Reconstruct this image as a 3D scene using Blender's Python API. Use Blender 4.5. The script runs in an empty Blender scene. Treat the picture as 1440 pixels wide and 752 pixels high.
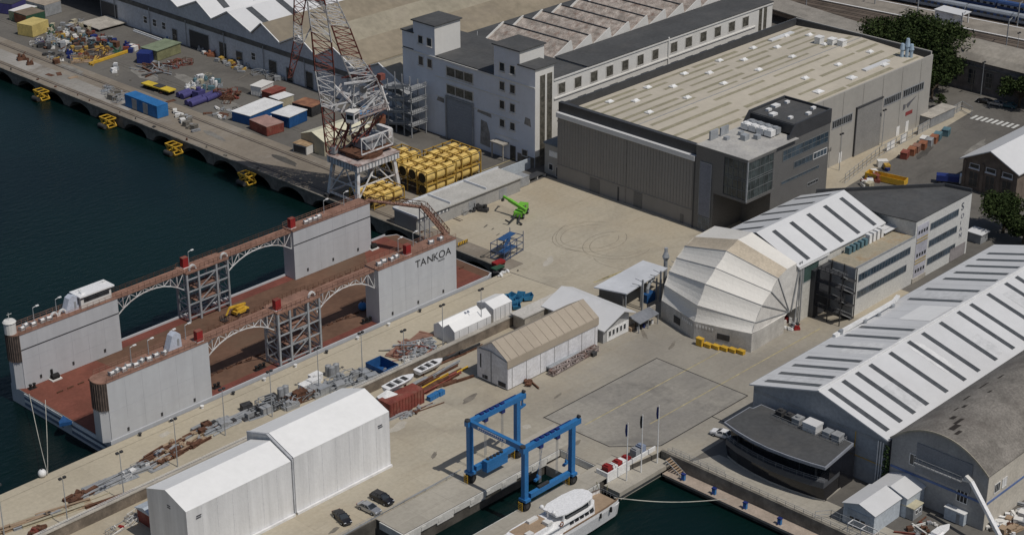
import bpy, bmesh, math, random
from mathutils import Vector, Matrix
R = math.radians
random.seed(7)
scene = bpy.context.scene
col = scene.collection
# ---------------------------------------------------------------- camera, sky, sun, exposure
FOC, PITCH, ROLL, YAW, CH = 2608.576, R(24.71264), R(-0.0891), R(43.66537), 200.0
def _rot():
    cp, sp = math.cos(PITCH), math.sin(PITCH)
    up = Vector((0, -cp, -sp)); fh = Vector((0, -sp, cp)); rt = Vector((1, 0, 0))
    X = fh * math.cos(YAW) + rt * math.sin(YAW)
    Y = -rt * math.cos(YAW) + fh * math.sin(YAW)
    cr, sr = math.cos(ROLL), math.sin(ROLL)
    Rm = Matrix(((cr, -sr, 0), (sr, cr, 0), (0, 0, 1)))
    return Matrix((Rm @ X, Rm @ Y, Rm @ up))
MW = _rot()
CAM = Vector((0, 0, CH))
def ray(px, py): return MW @ Vector((px - 720, py - 376, FOC))
def at(px, py, z=0.0):
    d = ray(px, py); return CAM + d * ((z - CH) / d.z)
def atx(px, py, x):
    d = ray(px, py); return CAM + d * (x / d.x)
def aty(px, py, y):
    d = ray(px, py); return CAM + d * (y / d.y)
cam = bpy.data.cameras.new('camera'); cam_o = bpy.data.objects.new('camera', cam); col.objects.link(cam_o)
rt_, dn_, fw_ = MW.col[0], MW.col[1], MW.col[2]
m3 = Matrix((rt_, -dn_, -fw_)).transposed()
cam_o.matrix_world = Matrix.Translation(CAM) @ m3.to_4x4()
cam.sensor_width = 36; cam.lens = 36 * FOC / 1440; cam.clip_start = 1; cam.clip_end = 8000
scene.camera = cam_o
SUN = Vector((0.035, -0.62, 1.0)).normalized()
world = bpy.data.worlds.new('World'); scene.world = world; world.use_nodes = True
wn = world.node_tree.nodes; wl = world.node_tree.links
sky = wn.new('ShaderNodeTexSky'); sky.sky_type = 'NISHITA'; sky.sun_disc = False
sky.sun_elevation = math.asin(SUN.z); sky.sun_rotation = math.atan2(SUN.x, SUN.y)
sky.air_density = 1.0; sky.dust_density = 1.5
wn['Background'].inputs[1].default_value = 0.088
wl.new(sky.outputs[0], wn['Background'].inputs[0])
sl = bpy.data.lights.new('sun', 'SUN'); sl.energy = 4.3; sl.angle = R(0.5); sl.color = (1.0, 0.95, 0.88)
so = bpy.data.objects.new('sun', sl); col.objects.link(so); so.location = (200, 0, 300)
so.rotation_euler = SUN.to_track_quat('Z', 'Y').to_euler()
scene.view_settings.view_transform = 'Standard'; scene.view_settings.look = 'None'
scene.view_settings.exposure = -0.82; scene.view_settings.gamma = 1.0
scene.view_settings.use_curve_mapping = False
# ---------------------------------------------------------------- materials
MATS = {}
def mat(name, c, rough=0.85, var=0.18, scale=0.15, metal=0.0, streak=0.0, dirt=None, dirt_amt=0.0, dscale=0.08, fine=0.1, spec=0.3, bump=0.0):
    """procedural paint/concrete/metal: two noise layers vary the base colour, optional vertical streaks and dirt blotches"""
    if name in MATS: return MATS[name]
    m = bpy.data.materials.new(name); m.use_nodes = True
    nt = m.node_tree; N = nt.nodes; L = nt.links
    b = N['Principled BSDF']; b.inputs['Roughness'].default_value = rough; b.inputs['Metallic'].default_value = metal
    b.inputs['Specular IOR Level'].default_value = spec
    g = N.new('ShaderNodeNewGeometry')
    def noise(sc, det=4, vec=None, rough_=0.6):
        n = N.new('ShaderNodeTexNoise'); n.inputs['Scale'].default_value = sc; n.inputs['Detail'].default_value = det
        n.inputs['Roughness'].default_value = rough_
        L.new(vec or g.outputs['Position'], n.inputs['Vector']); return n.outputs['Fac']
    def mul(colsock, facsock, lo, hi, a=0.35, z=0.65):
        mr = N.new('ShaderNodeMapRange'); mr.inputs[1].default_value = a; mr.inputs[2].default_value = z
        mr.inputs[3].default_value = lo; mr.inputs[4].default_value = hi; L.new(facsock, mr.inputs[0])
        mx = N.new('ShaderNodeVectorMath'); mx.operation = 'SCALE'
        L.new(colsock, mx.inputs[0]); L.new(mr.outputs[0], mx.inputs['Scale']); return mx.outputs[0]
    rgb = N.new('ShaderNodeRGB'); rgb.outputs[0].default_value = (*c, 1)
    s = rgb.outputs[0]
    s = mul(s, noise(scale, 5), 1 - var, 1 + var)
    if fine: s = mul(s, noise(scale * 9, 3), 1 - fine, 1 + fine)
    if streak:
        mp = N.new('ShaderNodeMapping'); mp.inputs['Scale'].default_value = (0.5, 0.5, 0.035)
        L.new(g.outputs['Position'], mp.inputs[0])
        s = mul(s, noise(1.0, 4, mp.outputs[0]), 1 - streak * 0.55, 1 + streak * 0.2, 0.3, 0.7)
    if dirt:
        f = noise(dscale, 6, rough_=0.7)
        mr = N.new('ShaderNodeMapRange'); mr.inputs[1].default_value = 0.5; mr.inputs[2].default_value = 0.68
        mr.inputs[3].default_value = 0; mr.inputs[4].default_value = dirt_amt; L.new(f, mr.inputs[0])
        mx = N.new('ShaderNodeMix'); mx.data_type = 'RGBA'
        L.new(mr.outputs[0], mx.inputs['Factor']); L.new(s, mx.inputs['A']); mx.inputs['B'].default_value = (*dirt, 1)
        s = mx.outputs['Result']
    L.new(s, b.inputs['Base Color'])
    if bump:
        bp = N.new('ShaderNodeBump'); bp.inputs['Strength'].default_value = bump; bp.inputs['Distance'].default_value = 0.3
        L.new(noise(1.5, 4), bp.inputs['Height']); L.new(bp.outputs[0], b.inputs['Normal'])
    MATS[name] = m; return m
def ground_mat(name, c, c2, joint=6.0, jamt=0.12, stain=(0.16, 0.14, 0.12), samt=0.5, sscale=0.03, var=0.14, zone=None):
    m = bpy.data.materials.new(name); m.use_nodes = True
    nt = m.node_tree; N = nt.nodes; L = nt.links; b = N['Principled BSDF']; b.inputs['Roughness'].default_value = 0.92
    b.inputs['Specular IOR Level'].default_value = 0.2
    g = N.new('ShaderNodeNewGeometry'); pos = g.outputs['Position']
    def noise(sc, det, rg=0.6, vec=pos, dist=0.0):
        n = N.new('ShaderNodeTexNoise'); n.inputs['Scale'].default_value = sc; n.inputs['Detail'].default_value = det
        n.inputs['Roughness'].default_value = rg; n.inputs['Distortion'].default_value = dist; L.new(vec, n.inputs['Vector']); return n.outputs['Fac']
    def rng(s, a, z, lo, hi):
        mr = N.new('ShaderNodeMapRange'); mr.inputs[1].default_value = a; mr.inputs[2].default_value = z
        mr.inputs[3].default_value = lo; mr.inputs[4].default_value = hi; L.new(s, mr.inputs[0]); return mr.outputs[0]
    def mix(f, a, bb):
        mx = N.new('ShaderNodeMix'); mx.data_type = 'RGBA'; L.new(f, mx.inputs['Factor'])
        for s_, v in (('A', a), ('B', bb)):
            if isinstance(v, tuple): mx.inputs[s_].default_value = (*v, 1)
            else: L.new(v, mx.inputs[s_])
        return mx.outputs['Result']
    s = mix(rng(noise(0.022, 5, 0.65), 0.38, 0.62, 0, 1), c, c2)
    if zone:       # a worn, darker working area around a point, with a ragged edge
        (zx, zy, r0, r1, zc, zc2) = zone
        sv = N.new('ShaderNodeVectorMath'); sv.operation = 'DISTANCE'; L.new(pos, sv.inputs[0]); sv.inputs[1].default_value = (zx, zy, 0)
        ad = N.new('ShaderNodeMath'); ad.operation = 'MULTIPLY_ADD'; L.new(noise(0.05, 6, 0.65), ad.inputs[0]); ad.inputs[1].default_value = 60; L.new(sv.outputs['Value'], ad.inputs[2])
        s = mix(rng(ad.outputs[0], r0 + 30, r1 + 30, 1, 0), s, mix(rng(noise(0.04, 5, 0.65), 0.35, 0.65, 0, 1), zc, zc2))
    s = mix(rng(noise(sscale, 7, 0.72, dist=0.8), 0.5, 0.72, 0, samt), s, stain)
    s = mix(rng(noise(0.35, 6, 0.75), 0.55, 0.8, 0, samt * 0.7), s, stain)
    # long scuffed directional wear (tyre and drag marks)
    mp = N.new('ShaderNodeMapping'); mp.inputs['Scale'].default_value = (0.05, 0.6, 1); mp.inputs['Rotation'].default_value = (0, 0, 0.5); L.new(pos, mp.inputs[0])
    s = mix(rng(noise(1.0, 4, 0.6, mp.outputs[0]), 0.55, 0.75, 0, 0.35), s, tuple(v * 0.7 for v in c))
    sc = N.new('ShaderNodeVectorMath'); sc.operation = 'SCALE'
    L.new(s, sc.inputs[0]); L.new(rng(noise(1.1, 5, 0.65), 0.3, 0.7, 1 - var * 0.6, 1 + var * 0.6), sc.inputs['Scale'])
    s = sc.outputs[0]
    if joint:
        bt = N.new('ShaderNodeTexBrick'); bt.offset = 0; bt.inputs['Scale'].default_value = 1.0
        bt.inputs['Brick Width'].default_value = joint; bt.inputs['Row Height'].default_value = joint
        bt.inputs['Mortar Size'].default_value = 0.05; bt.inputs['Mortar Smooth'].default_value = 0.3
        bt.inputs['Color1'].default_value = (0.96, 0.96, 0.96, 1); bt.inputs['Color2'].default_value = (1.05, 1.05, 1.05, 1)
        bt.inputs['Mortar'].default_value = (1 - jamt * 2,) * 3 + (1,)
        L.new(pos, bt.inputs['Vector'])
        mm = N.new('ShaderNodeVectorMath'); mm.operation = 'MULTIPLY'; L.new(s, mm.inputs[0]); L.new(bt.outputs['Color'], mm.inputs[1]); s = mm.outputs[0]
    L.new(s, b.inputs['Base Color']); return m
# palette
W = mat('white_fabric', (0.82, 0.82, 0.81), 0.55, 0.03, 0.08, fine=0.02, streak=0.03)
WF = mat('white_fabric_wall', (0.79, 0.79, 0.79), 0.55, 0.03, 0.1, fine=0.02, streak=0.34, bump=0.2)  # streak bands put the light and dark of the pleats into the colour
WOLD = mat('aged_white_sheeting', (0.72, 0.72, 0.74), 0.6, 0.08, 0.2, streak=0.22, dirt=(0.42, 0.38, 0.33), dirt_amt=0.35, dscale=0.15)
WROOF = mat('white_metal_roof', (0.66, 0.665, 0.67), 0.5, 0.04, 0.05, fine=0.02, dirt=(0.54, 0.53, 0.52), dirt_amt=0.3, dscale=0.03)
GROOF = mat('grey_white_roof', (0.62, 0.64, 0.67), 0.5, 0.06, 0.08, fine=0.04, dirt=(0.42, 0.43, 0.45), dirt_amt=0.3, dscale=0.06)
STRIP = mat('dark_rooflight', (0.085, 0.09, 0.095), 0.35, 0.2, 0.8, fine=0.25, spec=0.5)
GLASS = mat('window_glass', (0.03, 0.035, 0.04), 0.12, 0.5, 0.5, spec=0.6)
GLASSB = mat('blue_glass', (0.05, 0.075, 0.10), 0.1, 0.4, 0.4, spec=0.8)
DIRTYGL = mat('dirty_factory_glass', (0.10, 0.095, 0.08), 0.35, 0.45, 0.9, fine=0.35)
WHITE = mat('white_paint', (0.75, 0.75, 0.74), 0.6, 0.08, 0.3)
CREAM = mat('white_plaster', (0.70, 0.69, 0.66), 0.85, 0.03, 0.1, fine=0.02, streak=0.08, dirt=(0.52, 0.49, 0.44), dirt_amt=0.3, dscale=0.09)
SHADEPL = mat('shaded_white_plaster', (0.68, 0.71, 0.78), 0.85, 0.03, 0.08, fine=0.02, streak=0.06, dirt=(0.50, 0.48, 0.47), dirt_amt=0.3, dscale=0.07)  # white plaster with the bluish tint of its shaded side put into the colour
CONCW = mat('grey_precast', (0.38, 0.365, 0.335), 0.85, 0.03, 0.08, fine=0.03, streak=0.08)
PANEL = mat('grey_brown_cladding', (0.262, 0.25, 0.236), 0.55, 0.03, 0.1, fine=0.02, streak=0.12)
PANELD = mat('dark_grey_cladding', (0.15, 0.148, 0.145), 0.5, 0.05, 0.3, streak=0.06)
CHAR = mat('charcoal_metal', (0.055, 0.057, 0.062), 0.45, 0.1, 0.3)
BITU = mat('dark_bitumen_roof', (0.078, 0.08, 0.082), 0.9, 0.12, 0.1, dirt=(0.12, 0.115, 0.11), dirt_amt=0.5)
TANROOF = mat('tan_gravel_roof', (0.50, 0.455, 0.375), 0.9, 0.04, 0.04, fine=0.04, dirt=(0.43, 0.39, 0.32), dirt_amt=0.3, dscale=0.05)
MOSS = mat('moss_stained_roof', (0.30, 0.275, 0.195), 0.95, 0.12, 0.3, dirt=(0.42, 0.38, 0.30), dirt_amt=0.4, dscale=0.6)
BROOF = mat('brown_membrane_roof', (0.25, 0.215, 0.16), 0.9, 0.14, 0.04, dirt=(0.19, 0.165, 0.14), dirt_amt=0.6, dscale=0.03)
BROOF2 = mat('pale_brown_membrane', (0.31, 0.28, 0.215), 0.9, 0.12, 0.05, dirt=(0.22, 0.19, 0.16), dirt_amt=0.4, dscale=0.05)
TILE = mat('weathered_fibre_cement', (0.38, 0.335, 0.295), 0.95, 0.35, 0.4, fine=0.3, dirt=(0.20, 0.12, 0.09), dirt_amt=0.75, dscale=0.6)
GALV = mat('galvanised_steel', (0.36, 0.38, 0.40), 0.5, 0.15, 0.5, metal=0.2)
GREYS = mat('grey_painted_steel', (0.30, 0.31, 0.32), 0.6, 0.15, 0.5)
DOCKW = mat('dock_grey_paint', (0.51, 0.525, 0.545), 0.6, 0.03, 0.07, fine=0.02, streak=0.14, dirt=(0.40, 0.40, 0.42), dirt_amt=0.4, dscale=0.07)
REDDK = mat('rusty_dock_deck', (0.145, 0.082, 0.054), 0.9, 0.18, 0.07, dirt=(0.15, 0.10, 0.068), dirt_amt=0.85, dscale=0.04, fine=0.1)
REDBR = mat('faded_red_oxide', (0.27, 0.155, 0.115), 0.9, 0.2, 0.3, dirt=(0.19, 0.10, 0.07), dirt_amt=0.7, dscale=0.4)
REDOX = mat('red_oxide_edge', (0.18, 0.06, 0.045), 0.85, 0.2, 0.2)
RUST = mat('rusty_steel', (0.12, 0.058, 0.036), 0.9, 0.35, 0.8, fine=0.25)
RUSTP = mat('rust_and_white_steel', (0.42, 0.36, 0.34), 0.8, 0.3, 0.5, dirt=(0.18, 0.07, 0.045), dirt_amt=0.95, dscale=0.35)
CRW = mat('crane_white', (0.68, 0.68, 0.68), 0.7, 0.12, 0.5, dirt=(0.33, 0.20, 0.15), dirt_amt=0.7, dscale=0.6)
CRR = mat('crane_red', (0.22, 0.075, 0.06), 0.8, 0.3, 0.5)
DARK = mat('dark_steel', (0.05, 0.05, 0.052), 0.7, 0.3, 0.6)
BLACK = mat('black_rubber', (0.02, 0.02, 0.02), 0.9, 0.2, 1)
YEL = mat('yellow_paint', (0.62, 0.38, 0.04), 0.6, 0.15, 0.5, dirt=(0.3, 0.2, 0.08), dirt_amt=0.5, dscale=0.6)
YTANK = mat('yellow_tank_paint', (0.74, 0.53, 0.17), 0.65, 0.12, 0.3, dirt=(0.40, 0.24, 0.10), dirt_amt=0.6, dscale=0.4)
YFR = mat('yellow_frame_paint', (0.45, 0.29, 0.06), 0.7, 0.2, 0.4, dirt=(0.2, 0.12, 0.05), dirt_amt=0.7, dscale=0.6)
BLUE = mat('hoist_blue', (0.03, 0.165, 0.40), 0.45, 0.08, 0.3, spec=0.4)
BLUE2 = mat('container_blue', (0.02, 0.09, 0.25), 0.6, 0.15, 0.3, streak=0.15)
NAVY = mat('navy_paint', (0.02, 0.035, 0.16), 0.5, 0.1, 0.4)
PURP = mat('violet_paint', (0.07, 0.065, 0.19), 0.6, 0.1, 0.4)
TEAL = mat('dull_teal_metal', (0.10, 0.18, 0.21), 0.6, 0.15, 0.4)
GREEN = mat('bright_green_paint', (0.17, 0.48, 0.05), 0.45, 0.08, 0.3)
GREEND = mat('dark_green_paint', (0.035, 0.09, 0.055), 0.7, 0.15, 0.3)
GREENP = mat('pale_green_metal', (0.20, 0.24, 0.16), 0.7, 0.2, 0.3)
REDP = mat('red_paint', (0.28, 0.025, 0.025), 0.55, 0.12, 0.4)
REDC = mat('container_red_brown', (0.22, 0.06, 0.045), 0.7, 0.2, 0.3, dirt=(0.28, 0.14, 0.10), dirt_amt=0.7, dscale=0.5, streak=0.15)
ORNG = mat('orange_rust', (0.27, 0.11, 0.06), 0.8, 0.25, 0.4)
CREAMR = mat('cream_sheet_roof', (0.66, 0.63, 0.48), 0.7, 0.06, 0.1)
TANCOV = mat('tan_stained_cover', (0.40, 0.345, 0.275), 0.8, 0.05, 0.1, fine=0.03, dirt=(0.31, 0.265, 0.21), dirt_amt=0.5, dscale=0.07)
BEIGE = mat('beige_wall', (0.42, 0.38, 0.28), 0.85, 0.1, 0.3, streak=0.1)
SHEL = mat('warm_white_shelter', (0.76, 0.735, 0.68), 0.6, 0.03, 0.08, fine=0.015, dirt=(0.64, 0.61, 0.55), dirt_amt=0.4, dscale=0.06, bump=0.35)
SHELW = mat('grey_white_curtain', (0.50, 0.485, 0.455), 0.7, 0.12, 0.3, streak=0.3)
STAINC = mat('brown_stained_sheet', (0.52, 0.45, 0.35), 0.8, 0.1, 0.2, dirt=(0.38, 0.32, 0.24), dirt_amt=0.5)
CONC = mat('quay_concrete', (0.42, 0.39, 0.34), 0.9, 0.15, 0.25, dirt=(0.25, 0.23, 0.2), dirt_amt=0.5, dscale=0.3)
CONCD = mat('wet_dark_concrete', (0.10, 0.092, 0.08), 0.9, 0.3, 0.3, streak=0.3)
CONCO = mat('old_quay_stone', (0.20, 0.185, 0.16), 0.95, 0.25, 0.4, streak=0.3, dirt=(0.09, 0.08, 0.065), dirt_amt=0.7, dscale=0.3)
TEAK = mat('teak_deck', (0.34, 0.25, 0.17), 0.7, 0.1, 0.6)
BOATW = mat('yacht_gelcoat', (0.82, 0.82, 0.82), 0.2, 0.02, 0.3, spec=0.5)
BRICKY = mat('brown_brick', (0.17, 0.135, 0.11), 0.95, 0.2, 0.5)
BARK = mat('bark', (0.09, 0.07, 0.05), 0.95, 0.3, 1)
SILVER = mat('silver_car_paint', (0.42, 0.43, 0.45), 0.25, 0.02, 0.3, metal=0.6, spec=0.5)
BLKCAR = mat('black_car_paint', (0.012, 0.012, 0.015), 0.18, 0.05, 0.3, spec=0.6)
WHCAR = mat('white_car_paint', (0.78, 0.78, 0.78), 0.2, 0.02, 0.3, spec=0.5)
# ---------------------------------------------------------------- builders
class MB:
    def __init__(s): s.v = []; s.f = []; s.m = []
    def add(s, vs, fs, m=0):
        o = len(s.v); s.v += [Vector(v) for v in vs]
        for f in fs: s.f.append([o + i for i in f]); s.m.append(m)
        return s
    def box(s, x0, x1, y0, y1, z0, z1, m=0):
        return s.add([(x0,y0,z0),(x1,y0,z0),(x1,y1,z0),(x0,y1,z0),(x0,y0,z1),(x1,y0,z1),(x1,y1,z1),(x0,y1,z1)],
                     [(0,3,2,1),(4,5,6,7),(0,1,5,4),(1,2,6,5),(2,3,7,6),(3,0,4,7)], m)
    def obox(s, c, sx, sy, sz, rz=0, m=0, tilt=0):
        M = Matrix.Rotation(rz, 3, 'Z') @ Matrix.Rotation(tilt, 3, 'Y'); c = Vector(c)
        vs = [c + M @ Vector((x*sx/2, y*sy/2, z*sz/2)) for z in (-1,1) for y in (-1,1) for x in (-1,1)]
        return s.add(vs, [(0,2,3,1),(4,5,7,6),(0,1,5,4),(1,3,7,5),(3,2,6,7),(2,0,4,6)], m)
    def bar(s, p, q, w=0.2, h=None, m=0):
        p = Vector(p); q = Vector(q); d = q - p
        if d.length < 1e-5: return s
        h = h or w; d.normalize(); up = Vector((0,0,1)) if abs(d.z) < 0.95 else Vector((0,1,0))
        a = d.cross(up).normalized() * w / 2; b = a.cross(d).normalized() * h / 2
        return s.add([p-a-b, p+a-b, p+a+b, p-a+b, q-a-b, q+a-b, q+a+b, q-a+b],
                     [(0,1,2,3),(7,6,5,4),(0,4,5,1),(1,5,6,2),(2,6,7,3),(3,7,4,0)], m)
    def cyl(s, p, q, r, n=12, r2=None, m=0):
        p = Vector(p); q = Vector(q); d = (q - p).normalized(); r2 = r if r2 is None else r2
        up = Vector((0,0,1)) if abs(d.z) < 0.95 else Vector((0,1,0))
        a = d.cross(up).normalized(); b = a.cross(d).normalized()
        vs = []
        for c_, rr in ((p, r), (q, r2)):
            for i in range(n):
                t = 2*math.pi*i/n; vs.append(c_ + a*math.cos(t)*rr + b*math.sin(t)*rr)
        fs = [(i, n+i, n+(i+1)%n, (i+1)%n) for i in range(n)] + [tuple(range(n)), tuple(range(2*n-1, n-1, -1))]
        return s.add(vs, fs, m)
    def sph(s, c, r, n=10, k=6, sz=1.0, m=0):
        c = Vector(c); vs = [c + Vector((0,0,r*sz))]
        for j in range(1, k):
            t = math.pi*j/k
            for i in range(n): a = 2*math.pi*i/n; vs.append(c + Vector((r*math.sin(t)*math.cos(a), r*math.sin(t)*math.sin(a), r*sz*math.cos(t))))
        vs.append(c - Vector((0,0,r*sz))); fs = []
        for i in range(n):
            fs.append((0, 1+i, 1+(i+1)%n))
            for j in range(k-2): a = 1+j*n; fs.append((a+i, a+n+i, a+n+(i+1)%n, a+(i+1)%n))
            a = 1+(k-2)*n; fs.append((a+i, len(vs)-1, a+(i+1)%n))
        return s.add(vs, fs, m)
    def face(s, pts, m=0): return s.add(pts, [tuple(range(len(pts)))], m)
    def ext(s, pts, d, m=0):
        """closed polygon pts (3D) extruded by vector d"""
        n = len(pts); d = Vector(d); pts = [Vector(p) for p in pts]
        return s.add(pts + [p + d for p in pts], [tuple(range(n-1,-1,-1)), tuple(range(n, 2*n))] + [(i, (i+1)%n, n+(i+1)%n, n+i) for i in range(n)], m)
    def prism(s, pts2, z0, z1, m=0): return s.ext([(p[0], p[1], z0) for p in pts2], (0,0,z1-z0), m)
    def loft(s, rings, m=0, cap=True):
        n = len(rings[0]); o = [p for r in rings for p in r]; fs = []
        for k in range(len(rings)-1):
            for i in range(n): fs.append((k*n+i, k*n+(i+1)%n, (k+1)*n+(i+1)%n, (k+1)*n+i))
        if cap: fs += [tuple(range(n-1,-1,-1)), tuple(range((len(rings)-1)*n, len(rings)*n))]
        return s.add(o, fs, m)
    def build(s, name, mats, root=None, local=False, smooth=False):
        me = bpy.data.meshes.new(name)
        vs = s.v
        if root is not None and not local:
            inv = (Matrix.Translation(root.location) @ Matrix.Rotation(root.rotation_euler.z, 4, 'Z')).inverted()
            par = root.parent
            if par: inv = inv @ (Matrix.Translation(par.location) @ Matrix.Rotation(par.rotation_euler.z, 4, 'Z')).inverted()
            vs = [inv @ v for v in vs]
        me.from_pydata([tuple(v) for v in vs], [], s.f)
        if not isinstance(mats, (list, tuple)): mats = [mats]
        for mm in mats: me.materials.append(mm)
        for p, i in zip(me.polygons, s.m): p.material_index = i; p.use_smooth = smooth
        bm = bmesh.new(); bm.from_mesh(me); bmesh.ops.recalc_face_normals(bm, faces=bm.faces); bm.to_mesh(me); bm.free()
        o = bpy.data.objects.new(name, me); col.objects.link(o)
        if root is not None: o.parent = root
        return o
def _split(s, name, mats, root, local, smooth):
    """each separate post, leg or pipe collected in one builder becomes a part of its own"""
    par = list(range(len(s.v)))
    def find(i):
        while par[i] != i: par[i] = par[par[i]]; i = par[i]
        return i
    for f in s.f:
        for i in f[1:]: par[find(i)] = find(f[0])
    groups = {}
    for k, f in enumerate(s.f): groups.setdefault(find(f[0]), []).append(k)
    last = None
    for ks in groups.values():
        idx = sorted({i for k in ks for i in s.f[k]}); mp_ = {i: j for j, i in enumerate(idx)}; m = MB()
        m.v = [s.v[i].copy() for i in idx]; m.f = [[mp_[i] for i in s.f[k]] for k in ks]; m.m = [s.m[k] for k in ks]
        last = m._build(name, mats, root, local, smooth)
    return last
MB.split = _split; MB._build = MB.build
def _b(s, name, mats, root=None, local=False, smooth=False):
    if root is not None and name in SPLIT and len(s.f) > 1: return _split(s, name, mats, root, local, smooth)
    return MB._build(s, name, mats, root, local, smooth)
SPLIT = {'post','leg','downpipe','pilaster','portal_leg','bogie','peeled_patch','red_side_strip','repainted_deck','end_opening','torn_patch','dark_window','roof_rod','castor','skid','wheel_pair','thwart','cockpit_recess','engine_top','support_pillar','gable_upstand','string_course','stair_tread','printed_mark','cross_arm','tank_mouth','stiffener','cradle','wall_panel','plinth','yellow_band'}
MB.build = _b
def thing(name, label, cat, loc=(0,0,0), rz=0.0, group=None):
    o = bpy.data.objects.new(name, None); col.objects.link(o); o.empty_display_size = 0.5
    o.location = Vector(loc); o.rotation_euler = (0,0,rz); tag(o, label, cat, group); return o
def tag(o, label, cat, group=None):
    o['label'] = label; o['category'] = cat; o['kind'] = 'thing'
    if group: o['group'] = group
    return o
def struct(o, kind='structure'): o['kind'] = kind; return o
def single(mb, name, mats, label, cat, loc, group=None, smooth=False, rz=0.0, local=False):
    """a one-mesh thing whose origin is at its base"""
    loc = Vector(loc)
    if not local: mb.v = [v - loc for v in mb.v]
    o = mb.build(name, mats, None, True, smooth); o.location = loc; o.rotation_euler.z = rz
    return tag(o, label, cat, group)
def copy_tree(o, loc=None, rz=None, parent=None, label=None, group=None):
    c = o.copy(); col.objects.link(c)
    if parent is not None: c.parent = parent
    if loc is not None: c.location = loc
    if rz is not None: c.rotation_euler = (0,0,rz)
    if label: c['label'] = label
    if group: c['group'] = group
    for ch in list(o.children): copy_tree(ch, parent=c)
    return c
class Face:
    """a wall plane: axis 'x' or 'y' at coordinate c, outward sign s; u runs along the wall"""
    def __init__(f, ax, c, s): f.ax, f.c, f.s = ax, c, s
    def p(f, u, z, d=0.0):
        return Vector((f.c + f.s*d, u, z)) if f.ax == 'x' else Vector((u, f.c + f.s*d, z))
    def box(f, mb, u0, u1, z0, z1, d0, d1, m=0):
        a = f.p(u0, z0, d0); b = f.p(u1, z1, d1)
        return mb.box(min(a.x,b.x), max(a.x,b.x), min(a.y,b.y), max(a.y,b.y), min(a.z,b.z), max(a.z,b.z), m)
    def window(f, root, u0, u1, z0, z1, nu=1, nz=1, fm=None, gm=None, fw=0.12, sill=False, name='window', label=None):
        fm = fm or WHITE; gm = gm or GLASS; u0, u1 = min(u0,u1), max(u0,u1)
        mb = MB()
        for i in range(nu+1):
            u = u0 + (u1-u0)*i/nu; w = fw if i in (0,nu) else fw*0.6
            f.box(mb, u-w/2, u+w/2, z0-fw/2, z1+fw/2, 0.002, 0.10)
        for i in range(nz+1):
            z = z0 + (z1-z0)*i/nz; w = fw if i in (0,nz) else fw*0.6
            f.box(mb, u0+fw/2, u1-fw/2, z-w/2, z+w/2, 0.004, 0.098)
        if sill: f.box(mb, u0-0.25, u1+0.25, z0-0.3, z0-fw/2-0.002, 0.002, 0.35)
        o = mb.build(name, fm, root)
        if label: o['label'] = label
        g = MB(); f.box(g, u0+fw/2+.001, u1-fw/2-.001, z0+fw/2, z1-fw/2, 0.006, 0.045)
        if root.parent: g.build('pane', gm, root)      # a window of a part stays at most three levels deep
        else: g.build('pane', gm, o)
        return o
def railing(mb, pts, h=1.1, w=0.07, step=2.0, closed=False, m=0):
    pts = [Vector(p) for p in pts]
    if closed: pts = pts + [pts[0]]
    for a, b in zip(pts, pts[1:]):
        L_ = (b-a).length; n = max(1, round(L_/step))
        for z in (h, h*0.55): mb.bar(a+Vector((0,0,z)), b+Vector((0,0,z)), w, m=m)
        for i in range(n+1): p = a.lerp(b, i/n); mb.bar(p, p+Vector((0,0,h)), w, m=m)
def truss(mb, a0, a1, b0, b1, n, w=0.15, wd=0.1, m=0, md=None):
    """planar lattice between chord a (a0->a1) and chord b (b0->b1)"""
    a0,a1,b0,b1 = map(Vector, (a0,a1,b0,b1)); md = m if md is None else md
    mb.bar(a0, a1, w, m=m); mb.bar(b0, b1, w, m=m)
    for i in range(n):
        p, q = a0.lerp(a1, i/n), b0.lerp(b1, i/n); p2, q2 = a0.lerp(a1, (i+1)/n), b0.lerp(b1, (i+1)/n)
        mb.bar(p, q, wd, m=md)
        if i % 2: mb.bar(q, p2, wd, m=md)
        else: mb.bar(p, q2, wd, m=md)
    mb.bar(a1, b1, wd, m=md)
def lattice(mb, ringA, ringB, n, w=0.2, wd=0.11, m=0, md=None):
    k = len(ringA)
    for i in range(k):
        j = (i+1) % k; truss(mb, ringA[i], ringB[i], ringA[j], ringB[j], n, w, wd, m, md)
def text_mesh(txt, size, name, material, root, origin, ux, uz, off=0.03, thick=0.02, sx=1.0, shear=0.0, space=1.0):
    cu = bpy.data.curves.new('t', 'FONT'); cu.body = txt; cu.size = size; cu.extrude = thick; cu.shear = shear; cu.space_character = space
    cu.offset = 0.0
    to = bpy.data.objects.new('t', cu); col.objects.link(to)
    dg = bpy.context.evaluated_depsgraph_get(); me = bpy.data.meshes.new_from_object(to.evaluated_get(dg))
    bpy.data.objects.remove(to); ux = Vector(ux).normalized(); uz = Vector(uz).normalized(); nn = ux.cross(uz)
    o0 = Vector(origin) - (Vector(root.location) if root else Vector()) - (Vector(root.parent.location) if root and root.parent else Vector())
    for v in me.vertices:
        c = v.co.copy(); v.co = o0 + ux*c.x*sx + uz*c.y + nn*(c.z+off)
    me.materials.clear(); me.materials.append(material)
    o = bpy.data.objects.new(name, me); col.objects.link(o)
    if root: o.parent = root
    return o
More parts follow.
